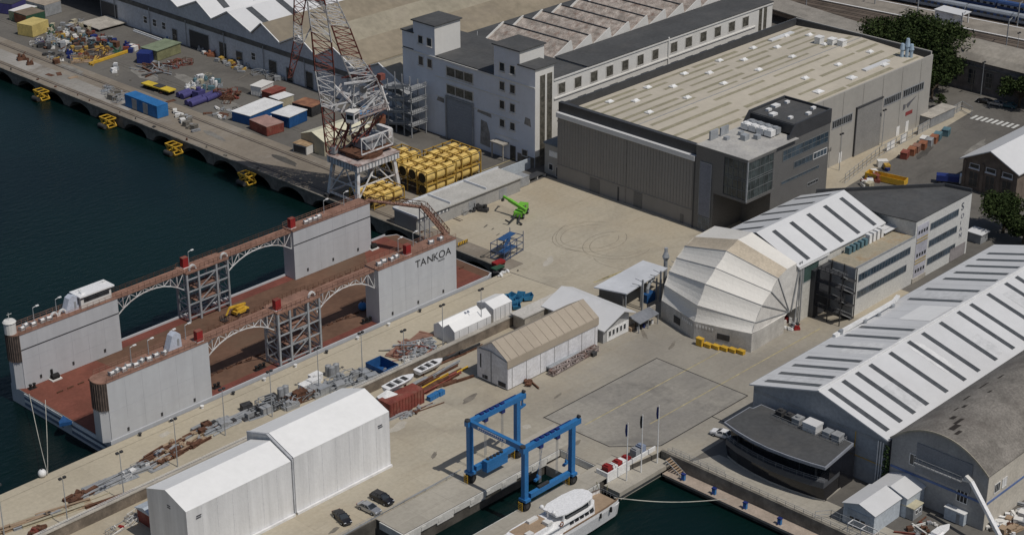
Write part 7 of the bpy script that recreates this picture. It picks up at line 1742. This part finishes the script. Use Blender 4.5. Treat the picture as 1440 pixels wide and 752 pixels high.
line_store((308,602),(345,585),14,['thinpipe','longbeam','plate'],[GALV,GREYS],'in the silver bundle behind the tall tent',1.6,30)
line_store((345,584),(395,566),18,['frame','box','beam','plate'],[GREYS,GALV,DARK],'in the grey frame store behind the tall tent',2.2,31)
for (px,py) in ((395,560),(402,557),(462,528),(467,530),(473,526)): p=at(px,py); put('tank',GREYS,p.x,p.y,.03,0,1.0,'in the grey frame store behind the tall tent')
line_store((398,572),(455,548),22,['box','frame','machine','beam'],[GREYS,RUST,GALV],'between the grey upright tanks on the quay',2.0,32)
for (px,py) in ((430,549),(441,543),(444,536)): p=at(px,py); put('box',WHITE,p.x,p.y,.03,.05,1.2,'among the grey frames on the quay')
line_store((455,548),(520,528),22,['frame','box','beam','machine'],[GREYS,GALV,GREYS],'left of the large blue open container',2.4,33)
# large open blue skip
n_,l_,r__=at(540,536),at(514,524),at(555,526)
t=thing('open_skip','large open-topped navy container on the quay with debris inside','skip',(n_+Vector(((r__-n_).x/2,(l_-n_).y/2,0)))); x0,x1,y0,y1=n_.x,r__.x+.6,n_.y,l_.y
mb=MB(); mb.box(x0,x1,y0,y0+.12,.05,2.7); mb.box(x0,x1,y1-.12,y1,.05,2.7); mb.box(x0,x0+.12,y0+.121,y1-.121,.05,2.7); mb.box(x1-.12,x1,y0+.121,y1-.121,.05,2.7); mb.box(x0+.13,x1-.13,y0+.13,y1-.13,.05,.2); mb.build('body',BLUE2,t)
mb=MB(); mb.box(x0-.08,x1+.08,y0-.08,y0-.001,1.2,1.4); mb.box(x0-.08,x0-.001,y0-.07,y1+.07,1.2,1.4); mb.build('pale_band',BEIGE,t)
mb=MB(); random.seed(8)
for k in range(9): mb.obox((random.uniform(x0+.8,x1-.8),random.uniform(y0+.8,y1-.8),.6),random.uniform(.5,1.2),.4,.5,random.uniform(0,3),tilt=.3)
struct(mb.build('debris',GALV,t),'stuff')
scatter(((552,492),(575,512),(625,492),(600,476)),46,['frame','beam','lump','coil','plate','thinpipe'],[GALV,RUST,GALV,GREYS,GREYS,CREAM,DARK,REDC],'in the tangle of frames left of the white storage tent',seed=41)
put('plate',REDBR,*at(590,478)[:2],.03,.3,2.0,'flat on the quay beside the white storage tent'); put('plate',REDBR,*at(568,492)[:2],.03,.3,2.4,'flat on the quay beside the white storage tent')
# yard racks of rusty beams
ng='in the rows of steel stored below the sea wall'
for row,(a,b_,ms,n,zz) in enumerate((((586,560),(640,530),[RUST,REDC],12,2),((592,553),(645,524),[RUST,YEL],10,2),((582,548),(640,516),[RUST,GREYS],12,2),((575,546),(622,522),[GREYS,GALV],10,1),((600,520),(668,490),[DARK,RUST],12,2),((560,530),(600,512),[DARK,RUST],8,1),((612,546),(655,532),[RUST,RUST],8,1))):
    rr=random.Random(50+row); A_=at(*a); B_=at(*b_); d=B_-A_; ang=math.atan2(d.y,d.x)
    for i in range(n):
        p=A_.lerp(B_,(i+.5)/n); nn=Vector((-d.y,d.x,0)).normalized()*rr.uniform(-.5,.5); put('beam' if i%3 else 'pipe',ms[i%len(ms)],p.x+nn.x,p.y+nn.y,.03+rr.randrange(zz)*.6,ang+rr.uniform(-.04,.04),rr.uniform(.8,1.1),ng)
for i,(px,py) in enumerate(((606,562),(613,558),(620,555))): p=at(px,py); put('box',BLUE,p.x,p.y,.03,.1,.7,'in a low row in front of the rusty beams')
def workboat(label,px,py,L_,ang,m=BOATW):
    p=at(px,py,1.2); t=thing('small_boat',label,'boat',(p.x,p.y,.9),rz=R(ang)); rg=[]
    for (x,w_,z0) in ((-.5,.34,.25),(-.48,.42,.1),(0,.5,0),(.25,.44,.05),(.42,.22,.25),(.5,.03,.55)):
        w2=w_*L_*.34; rg.append([(x*L_,-w2,1.0),(x*L_,-w2*.6,z0*.6),(x*L_,w2*.6,z0*.6),(x*L_,w2,1.0)])
    mb=MB(); mb.loft(rg); mb.build('hull',m,t,local=True)
    for k in range(3): mb=MB(); mb.box(-.38*L_+k*.24*L_,-.24*L_+k*.24*L_,-.1*L_,.1*L_,1.003,1.05); mb.build('cockpit_recess',DARK,t,local=True)
    for k in range(2): mb=MB(); mb.box(-.22*L_+k*.24*L_,-.17*L_+k*.24*L_,-.12*L_,.12*L_,1.06,1.25); mb.build('thwart',m,t,local=True)
    mb=MB(); mb.box(-.3*L_,-.26*L_,-.5,.5,-.88,.1); mb.box(.15*L_,.19*L_,-.5,.5,-.88,.1); mb.build('cradle',RUST,t,local=True); return t
workboat('white open boat lying on the steel rows, farther of the two small boats',604,516,8.5,2)
workboat('white open boat on the red hull frame, nearer of the two small boats',562,553,9,2).location.z=3.4
t=thing('red_hull_block','dark red ribbed steel hull block beside the tall tent','hull block',at(566,575)); p=t.location.copy(); mb=MB(); mb.box(p.x-5,p.x+5.4,p.y-1.4,p.y+2.4,.05,3.6); mb.build('block',REDC,t); mb=MB()
for k in range(12): mb.box(p.x-4.8+k*.9,p.x-4.6+k*.9,p.y-1.52,p.y-1.402,.1,3.5)
mb.build('stiffener',REDC,t)
line_store((552,590),(600,572),12,['thinpipe','beam','lump'],[GREYS,RUST],'along the foot of the dark red hull block',.9,60)
mb=MB(); p=at(545,560,3); mb.ext([(p.x-2.4,p.y-1.5,3.0),(p.x+2.2,p.y-1,3.4),(p.x+1.2,p.y+1.4,4.0),(p.x-1.6,p.y+1.8,3.2)],(0,0,.25)); mb.bar((p.x,p.y,0),(p.x,p.y,3.2),.3); single(mb,'tarpaulin',WHITE,'crumpled white sheet draped over goods behind the tall tent','tarpaulin',(p.x,p.y,0))
# long crane boom by the covered shed
t=thing('stored_boom','white and rusty lattice boom with grey pipes lying in front of the tan-covered shed','boom',(283,252,0)); a,b_=at(778,530),at(842,494); mb=MB(); d=(b_-a).normalized(); s_=Vector((-d.y,d.x,0))
lattice(mb,[a+s_*.1+Vector((0,0,.3)),a+s_*1.3+Vector((0,0,.3)),a+s_*1.3+Vector((0,0,1.3)),a+s_*.1+Vector((0,0,1.3))],[b_+s_*.1+Vector((0,0,.3)),b_+s_*1.3+Vector((0,0,.3)),b_+s_*1.3+Vector((0,0,1.3)),b_+s_*.1+Vector((0,0,1.3))],10,.32,.2); mb.build('lattice',RUSTP,t)
mb=MB()
for k in range(3): mb.cyl(a+s_*(1.7+k*.5)+d*1+Vector((0,0,1.2)),a.lerp(b_,.7)+s_*(1.7+k*.5)+Vector((0,0,1.2)),.25,8)
mb.build('pipe',GALV,t); mb=MB(); mb.obox(b_+s_*-.3+Vector((0,0,.5))-d*2.5,1.4,1.2,1.0,0); mb.build('dark_wheel',DARK,t)
scatter(((738,540),(746,546),(756,538),(748,533)),3,['lump','beam'],[RUST],'at the front corner of the tan-covered shed',seed=66)
# blue tipping skips
sk=None
for i,(px,py) in enumerate(((704,428),(711,425),(718,422),(712,433),(720,430),(727,426),(732,421),(726,434),(742,422),(708,431))):
    p=at(px,py)
    if sk is None:
        sk=thing('tipping_skip','small teal-blue tipping skip in the cluster on the quay','skip',(p.x,p.y,0),group='teal-blue tipping skips on the quay'); m_=mat('teal_blue_skip',(0.03,0.16,0.30),.6,.12,.4)
        mb=MB(); mb.ext([(-1.1,-1,.5),(.9,-1,.4),(1.3,-1,1.7),(-1.3,-1,1.2)],(0,.1,0)); mb.ext([(-1.1,.9,.5),(.9,.9,.4),(1.3,.9,1.7),(-1.3,.9,1.2)],(0,.1,0)); mb.box(-1.1,.9,-.9,.9,.4,.5); mb.ext([(-1.1,-.9,.5),(-1.3,-.9,1.2),(-1.22,-.9,1.2),(-1.02,-.9,.5)],(0,1.8,0)); mb.ext([(.9,-.9,.4),(1.3,-.9,1.7),(1.22,-.9,1.7),(.82,-.9,.5)],(0,1.8,0)); mb.build('tub',m_,sk,local=True)
        mb=MB(); mb.box(-1.0,.9,-.8,-.6,.05,.39); mb.box(-1,.9,.6,.8,.05,.39); mb.build('skid',DARK,sk,local=True)
    else: copy_tree(sk,(p.x,p.y,0),rz=random.uniform(-1.2,1.2))
# blue lattice stands on the yard
t=thing('blue_scaffold_stand','blue scaffold stand frame on the open yard beside the slot','stand',at(713,358),rz=R(10))
mb=MB(); L_,W_=9.0,4.2
for x in (-4.5,-1.5,1.5,4.5):
    for y in (-2.1,2.1): mb.bar((x,y,0),(x,y,4.6 if x<2 else 5.6),.15)
for z in (.4,2.4,4.4): mb.bar((-4.5,-2.1,z),(4.5,-2.1,z),.15); mb.bar((-4.5,2.1,z),(4.5,2.1,z),.15); [mb.bar((x,-2.1,z),(x,2.1,z),.15) for x in (-4.5,-1.5,1.5,4.5)]
for a,c in (((-4.5,-2.1,.4),(-1.5,-2.1,2.4)),((-1.5,-2.1,2.4),(1.5,-2.1,4.4)),((1.5,2.1,2.4),(4.5,2.1,4.4))): mb.bar(a,c,.12)
mb.build('frame',mat('slate_blue_frame',(0.08,0.11,0.19),.6,.15,.4),t,local=True)
mb=MB(); mb.box(-4.4,1.4,-2,-.2,2.5,2.6); mb.box(-1.5,4.4,0,2,4.45,4.55); mb.bar((-1,0,2.6),(1.2,.0,4.5),1.0,.15); mb.build('platform',mat('dull_blue_platform',(0.03,0.09,0.22),.6,.15,.4),t,local=True)
for nm,lab,px,py,m_,h in (('red_trolley','red wheeled trolley in front of the blue scaffold stand',701,373,REDP,1.2),('green_trolley','dark green low trolley nearest the basin slot',700,379,GREEND,.8)):
    p=at(px,py); t=thing(nm,lab,'trolley',(p.x,p.y,0)); mb=MB(); mb.box(-1.7,1.7,-.9,.9,.5,h); mb.build('bed',m_,t,local=True); mb=MB(); [mb.cyl((x,y-.1,.25),(x,y+.1,.25),.25,8) for x in (-1.3,1.3) for y in (-.8,.8)]; mb.build('castor',BLACK,t,local=True)
for (px,py,m_) in ((706,385,WHITE),(713,382,WHITE),(697,384,DARK),(704,388,WHITE)): p=at(px,py); put('lump',m_,p.x,p.y,.03,random.random()*3,.9,'at the corner of the basin slot')
for i,(px,py) in enumerate(((668,294),(676,291),(680,297),(664,297))): p=at(px,py); put('coil' if i%2 else 'machine',DARK,p.x,p.y,.03,i,1.2,'beside the door of the long flat building')
p=at(655,300); put('frame',GREYS,p.x,p.y,.03,0,1,'against the wall of the long flat building'); p=at(628,300); 
t=thing('striped_barrier','black and yellow striped barrier panel by the lettered dock tower','barrier',at(651,345)); p=t.location.copy(); mb=MB(); mb.box(p.x-1.8,p.x+1.8,p.y-.06,p.y+.06,.5,1.3); mb.build('panel',YEL,t); mb=MB()
for k in range(4): mb.ext([(p.x-1.5+k*.9,p.y-.08,.55),(p.x-1.2+k*.9,p.y-.08,.55),(p.x-.9+k*.9,p.y-.08,1.25),(p.x-1.2+k*.9,p.y-.08,1.25)],(0,.015,0))
mb.build('black_stripe',BLACK,t); mb=MB(); mb.bar((p.x-1.6,p.y,0),(p.x-1.6,p.y,.5),.1); mb.bar((p.x+1.6,p.y,0),(p.x+1.6,p.y,.5),.1); mb.build('leg',DARK,t)
# green telehandler crane
p=at(733,303); t=thing('mobile_crane','bright green pick-and-carry mobile crane on the open yard','mobile crane',(p.x,p.y,0),rz=R(25))
mb=MB(); mb.box(-3,2.8,-1.2,1.2,.8,1.9); mb.ext([(-3,-1.2,1.9),(-1.2,-1.2,1.9),(-1.2,-1.2,2.3),(-3,-1.2,2.1)],(0,2.4,0)); mb.box(.6,2.8,-1.2,1.2,1.901,2.9); mb.build('body',GREEN,t,local=True)
mb=MB(); mb.box(-1.1,.5,-1.25,-.1,1.901,3.4); cb=mb.build('cab',GLASS,t,local=True); mb=MB(); mb.box(-1.2,.6,-1.3,0,3.401,3.55); mb.build('cab_roof',GREEN,cb,local=True)
mb=MB(); mb.bar(at(740,296,3.0),at(716,281,4.6),.8,.8); mb.bar(at(716,281,4.6),at(708,276,5.2),.55,.55); mb.build('boom',GREEN,t); mb=MB(); mb.bar(at(708,276,5.1),at(707,280,2.8),.3); mb.obox(at(707,281,2.4),.8,.5,.7); mb.build('hook_block',DARK,t)
for i,(x,y) in enumerate(((-2,-1.2),(1.8,-1.2),(-2,1.2),(1.8,1.2))): mb=MB(); mb.cyl((x,y-.25,.75),(x,y+.25,.75),.75,14); wh=mb.build('wheel',BLACK,t,local=True); mb=MB(); mb.cyl((x,y-.28,.75),(x,y+.28,.75),.35,10); mb.build('hub',GALV,wh,local=True)
mb=MB(); mb.bar((-3,.4,1.3),(-7.5,.9,.9),.4,.3); mb.bar((-3,-.6,1.3),(-6.2,-1.3,.8),.4,.3); mb.bar((-7.5,.9,.9),(-7.2,2.2,1.3),.35); mb.bar((-6.2,-1.3,.8),(-6.6,-2.4,.3),.5,.3); mb.build('front_arm',DARK,t,local=True)
# yellow base frames in front of the shelter
for k in range(6):
    a=Vector((313.6,238.2,0)); c=Vector((317.6,226.6,0)); q=a.lerp(c,(k+.4)/6); mb=MB(); mb.box(-.5,.5,-.85,.85,.05,.9 if k else 1.9); mb.box(-.6,.6,-.95,.95,.901 if k else 1.901,1.0 if k else 2.0); mb.box(-.52,-.501,-.5,.5,.3,.7)
    if k: tag(single(mb,'ballast_box',YEL,'x','ballast box',(q.x-.9,q.y,.02),local=True),'yellow ballast box in the row at the foot of the folding shelter','ballast box','yellow ballast boxes'); 
    else: single(mb,'ballast_box',YEL,'tall yellow ballast unit at the left end of the yellow row','ballast box',(q.x-.9,q.y,.02),local=True)
scatter(((1075,462),(1085,470),(1128,462),(1112,448)),20,['lump','machine','crate','drum','box'],[WHITE,REDP,GREYS,CREAM,DARK],'in the clutter between the folding shelter and the escape stairs',seed=70,smin=.5,smax=.9)
scatter(((880,462),(884,466),(896,460),(892,456)),4,['crate','pallet'],[TEAK,GREYS],'beside the lean-to shelter',seed=71,smax=.8)
# right-side road: fence, bins, skips, truck
t=thing('boundary_fence','tall grey mesh and panel fence between the hangar apron and the road','fence',(455,273,0)); pts=[(1188,258),(1236,220),(1290,190),(1352,155),(1366,163)]; mb=MB()
wp=[at(*q) for q in pts]
for a,c in zip(wp,wp[1:]):
    n=max(1,int((c-a).length/3)); 
    for i in range(n+1): q=a.lerp(c,i/n); mb.bar(q,q+Vector((0,0,3)),.12)
    for z in (.1,1.5,2.9): mb.bar(a+Vector((0,0,z)),c+Vector((0,0,z)),.1)
mb.build('post_and_rail',GALV,t)
for i,(u0,u1) in enumerate(((0.0,.3),(.34,.62),(.66,.98))):
    a,c=wp[2],wp[3]; mb=MB(); mb.bar(a.lerp(c,u0)+Vector((0,.12,1.5)),a.lerp(c,u1)+Vector((0,.12,1.5)),.08,2.8); mb.build('panel',CONCW,t)
for i,(u0,u1) in enumerate(((0.2,.4),(.55,.7))):
    a,c=wp[1],wp[2]; mb=MB(); mb.bar(a.lerp(c,u0)+Vector((0,.12,1.6)),a.lerp(c,u1)+Vector((0,.12,1.6)),.08,2.6); mb.build('panel',WHITE,t)
for i,(px,py,m_) in enumerate(((1272,222,REDC),(1282,217,ORNG),(1288,213,REDBR),(1297,209,ORNG),(1306,204,GREYS),(1313,200,ORNG),(1299,202,CREAM),(1318,196,TEAL),(1330,190,TEAL))): p=at(px,py); put('box',m_,p.x,p.y,.03,.3,1.3,'in the bin row along the road fence')
cont_px('site_container','long low grey-roofed shed container inside the fence corner',1316,170,14,4.5,3.2,GREYS,rm=CONC)
p=at(1246,255); t=thing('open_skip','long open yellow skip on the road behind the dark roof','skip',(p.x,p.y,0),rz=R(-80)); mb=MB(); mb.box(-6,6,-1.5,-1.38,.2,1.9); mb.box(-6,6,1.38,1.5,.2,1.9); mb.box(-6,-5.88,-1.379,1.379,.2,1.9); mb.box(5.88,6,-1.379,1.379,.2,1.9); mb.box(-5.87,5.87,-1.37,1.37,.2,.35); mb.build('tub',YEL,t,local=True)
scatter(((1210,262),(1222,268),(1252,240),(1240,232)),12,['machine','box','crate'],[REDC,NAVY,YFR,CREAM,BEIGE],'in the equipment group beside the yellow skip',seed=73,smax=1.3)
p=at(1336,258); t=thing('tractor_truck','dark blue truck with a white cab parked beside the brick workshop','truck',(p.x,p.y,0),rz=R(-60)); mb=MB(); mb.box(-4,2.4,-1.25,1.25,1.0,2.6); mb.build('load_bed',NAVY,t,local=True); mb=MB(); mb.box(2.5,4.4,-1.2,1.2,.6,2.9); cb=mb.build('cab',WHCAR,t,local=True); mb=MB(); mb.box(4.401,4.45,-1.05,1.05,1.8,2.6); mb.build('windscreen',GLASS,cb,local=True)
for x in (-3,-1.6,3.3): mb=MB(); mb.cyl((x,-1.25,.5),(x,-.85,.5),.5,12); mb.cyl((x,.85,.5),(x,1.25,.5),.5,12); mb.build('wheel_pair',BLACK,t,local=True)
for i,(px,py,m_,l_) in enumerate(((1385,142,BLKCAR,'black'),(1400,145,SILVER,'silver'),(1418,148,mat('teal_car',(0.05,0.12,0.14),.3,.05,.5),'dark teal'))):
    carp(l_+' car parked on the far side of the road by the masonry building',px,py,100,m_)
for i,(px,py) in enumerate(((1180,240),(1240,205),(1379,135),(1428,92))):
    p=at(px,py); copy_tree(lp0,(p.x,p.y,0),label='thin lamp post beside the road at the upper right',group='lamp posts along the upper right road')
cat0=None
for i,(px,py) in enumerate(((1133,16),(1230,8),(1290,20),(1415,64),(1430,40),(1350,55))):
    p=at(px,py)
    if cat0 is None:
        cat0=thing('catenary_mast','slim grey railway catenary mast beside the tracks','mast',(p.x,p.y,0),group='catenary masts along the railway'); mb=MB(); mb.bar((0,0,0),(0,0,9.5),.3); mb.build('mast',GALV,cat0,local=True); mb=MB(); mb.bar((0,0,8.6),(4,1,8.8),.14); mb.bar((0,0,9.4),(4,1,8.9),.08); mb.build('bracket',GALV,cat0,local=True)
    else: copy_tree(cat0,(p.x,p.y,0))
# lower-right clutter
scatter(((1268,752),(1300,752),(1318,735),(1290,728)),14,['lump','crate','beam'],[RUST,REDC,GREYS,CREAM],'in the scrap corner beside the small tan-roofed cabin',seed=80,smin=.4,smax=.8)
scatter(((1300,705),(1310,712),(1330,705),(1320,697)),6,['crate','drum','machine'],[NAVY,CREAM,GREEND],'between the shed porch and the white site cabin',seed=81,smin=.4,smax=.7)
scatter(((1375,735),(1400,752),(1405,740),(1385,728)),6,['lump','crate'],[BLUE,CREAM,DARK],'under the raised white boom at the lower right',seed=82,smin=.5,smax=.8)
scatter(((1400,735),(1412,752),(1440,745),(1440,705)),34,['lump','slab','crate'],[CREAM,GREYS,RUST,TEAK,WHITE],'in the rubble heap along the barrel hall side wall',seed=83,smin=.5,smax=1.0)
# raised white boom
a=aty(1405,757,142.5); b_=aty(1363,680,149.0); a=Vector((285.5,138.5,4.5)); 
pA=atx(1412,765,283.0); pB=atx(1366,677,286.5)
t=thing('boom_crane','long white telescopic boom rising from the bottom edge in front of the barrel hall','boom',(pA.x,pA.y,0)); mb=MB(); mb.bar(pA,pB,.75,.75); mb.build('boom',WHCAR,t); mb=MB(); mb.bar(pB,pB+Vector((.2,1.4,.6)),.9,.6); mb.bar(pB,pB+Vector((.1,2.0,-.4)),.4,.4); mb.build('jib_head',CREAM,t)
mb=MB(); mb.box(pA.x-3,pA.x+3,pA.y-2.5,pA.y+1,.8,2.4); mb.bar((pA.x,pA.y-.5,2.4),pA,.8,.8); mb.build('carrier',WHCAR,t); mb=MB()
for dx in (-2,2): mb.cyl((pA.x+dx,pA.y-2.4,.6),(pA.x+dx,pA.y+.9,.6),.6,12)
mb.build('wheel_pair',BLACK,t)
p=at(1322,752); t=thing('laid_up_boat','small white boat hull laid up at the bottom edge','boat',(p.x,p.y,0)); mb=MB(); mb.loft([[(x,-w_,1.1),(x,-w_*.5,.2),(x,w_*.5,.2),(x,w_,1.1)] for x,w_ in ((-3.5,.9),(-1,1.2),(1.5,1.0),(3.3,.1))]); mb.build('hull',BOATW,t,local=True); mb=MB(); mb.box(-2.5,0,-.7,.7,1.101,1.7); mb.build('cabin',BOATW,t,local=True)
# red-roofed hut by the nearest tent
t=thing('tent_side_hut','small red-walled hut with pale blue roof squeezed beside the nearest tent','hut',(181,270,0)); mb=MB(); mb.box(176,186,266,271,.02,3.2); mb.build('wall',REDC,t); mb=MB(); mb.ext([(175.6,265.5,3.2),(175.6,271.4,3.2),(175.6,268.4,4.2)],(10.8,0,0)); mb.build('roof',LBW,t)
line_store((150,752),(205,720),10,['lump','frame','thinpipe'],[REDP,GREYS,CREAM],'in the gap between sea wall and nearest tent',1.2,90,.5,.8)

# ================================================================ TREES
LEAF=[mat('leaf_dark',(0.022,0.034,0.012),.9,.35,1.2,spec=.1),mat('leaf_mid',(0.034,0.052,0.017),.9,.3,1.2,spec=.1),mat('leaf_light',(0.055,0.075,0.026),.9,.3,1.2,spec=.1)]
def tree(label,x,y,h,rad,n=5200,seed=1,trunk=.45,z0f=.3,leaf=.55,name='broadleaf_tree',group=None):
    rr=random.Random(seed); t=thing(name,label,'tree',(x,y,0),group=group)
    mb=MB(); mb.cyl((0,0,0),(0,0,h*.4),trunk,9,trunk*.65)
    cl=[]
    for i in range(int(11+rad*1.3)):
        a=rr.uniform(0,6.283); e=rr.uniform(0,1); rr_=rad*math.sqrt(e)*.82; z=h*(z0f+.12)+h*(1-z0f-.25)*rr.uniform(.1,1)*(1-.55*(rr_/rad)**2)
        c=Vector((rr_*math.cos(a),rr_*math.sin(a),z)); s_=rad*rr.uniform(.24,.42); cl.append((c,s_)); mb.cyl((0,0,h*rr.uniform(.22,.4)),c*.92,trunk*.35,6,.05)
    mb.build('trunk',BARK,t,local=True)
    mbs=MB(); 
    for i in range(n):
        c,s_=rr.choice(cl); v=Vector((rr.gauss(0,1),rr.gauss(0,1),rr.gauss(0,1))).normalized()*s_*(rr.uniform(.45,1.08)); v.z*=.72; p=c+v
        a=Vector((rr.gauss(0,1),rr.gauss(0,1),rr.gauss(0,.6))).normalized(); b2=a.cross(Vector((rr.gauss(0,1),rr.gauss(0,1),rr.gauss(0,1)))).normalized(); k=leaf*rr.uniform(.5,1.25)
        mbs.add([p-a*k,p-b2*k*.5,p+a*k,p+b2*k*.5],[(0,1,2,3)],rr.choices((0,1,2),(4,4,2))[0])
    mbs.build('crown',LEAF,t,local=True); return t
def treep(label,px,py,zc,h,rad,**k): p=at(px,py,zc); return tree(label,p.x,p.y,h,rad,**k)
tree('leftmost of the big dark trees behind the hangar corner',520,320,17,12,seed=1,n=9500)
tree('tallest of the big dark trees behind the hangar corner',519,306,23,14,seed=2,n=13000)
tree('lowest dark tree in front of the masonry building wall',511,296,15,8.5,seed=3,n=6500)
treep('dark tree filling the gap at the hangar corner foot',1312,118,5,11,6.5,seed=4,n=3800)
treep('small sapling beside the hangar apron corner',1322,140,3,5.5,2.2,seed=5,n=700,trunk=.15,leaf=.35)
treep('green tree overhanging the far right masonry wall',1436,122,7,12,6.5,seed=6,n=4200)
treep('round dark tree at the right edge beside the white office block',1414,298,6,11,8,seed=7,n=8000,leaf=.45)
treep('dark tree cut by the right edge below the brick workshop',1442,318,5,9,6,seed=8,n=4500,leaf=.45)
t=thing('shrub','scrubby olive shrub beside the platform canopy','shrub',at(1150,30)); mb=MB(); rr=random.Random(4)
for i in range(500):
    p=Vector((rr.gauss(0,1.3),rr.gauss(0,3.2),abs(rr.gauss(0,.9)))); a=Vector((rr.gauss(0,1),rr.gauss(0,1),rr.gauss(0,1))).normalized()*.4; b2=a.cross(Vector((0,1,.3))).normalized()*.2; mb.add([p-a,p-b2,p+a,p+b2],[(0,1,2,3)])
mb.build('foliage',mat('olive_leaf',(0.09,0.095,0.04),.95,.3,1),t,local=True)
# small garage beside the right-edge trees
p=at(1374,338); t=thing('porch_shed','small white-roofed porch between the office block and the round dark tree','shed',(p.x,p.y,0)); mb=MB(); mb.box(-1.8,1.8,-2,2,.02,2.6); mb.build('wall',GREYS,t,local=True); mb=MB(); mb.box(-2.2,2.2,-2.4,2.4,2.601,2.8); mb.build('roof',WROOF,t,local=True)
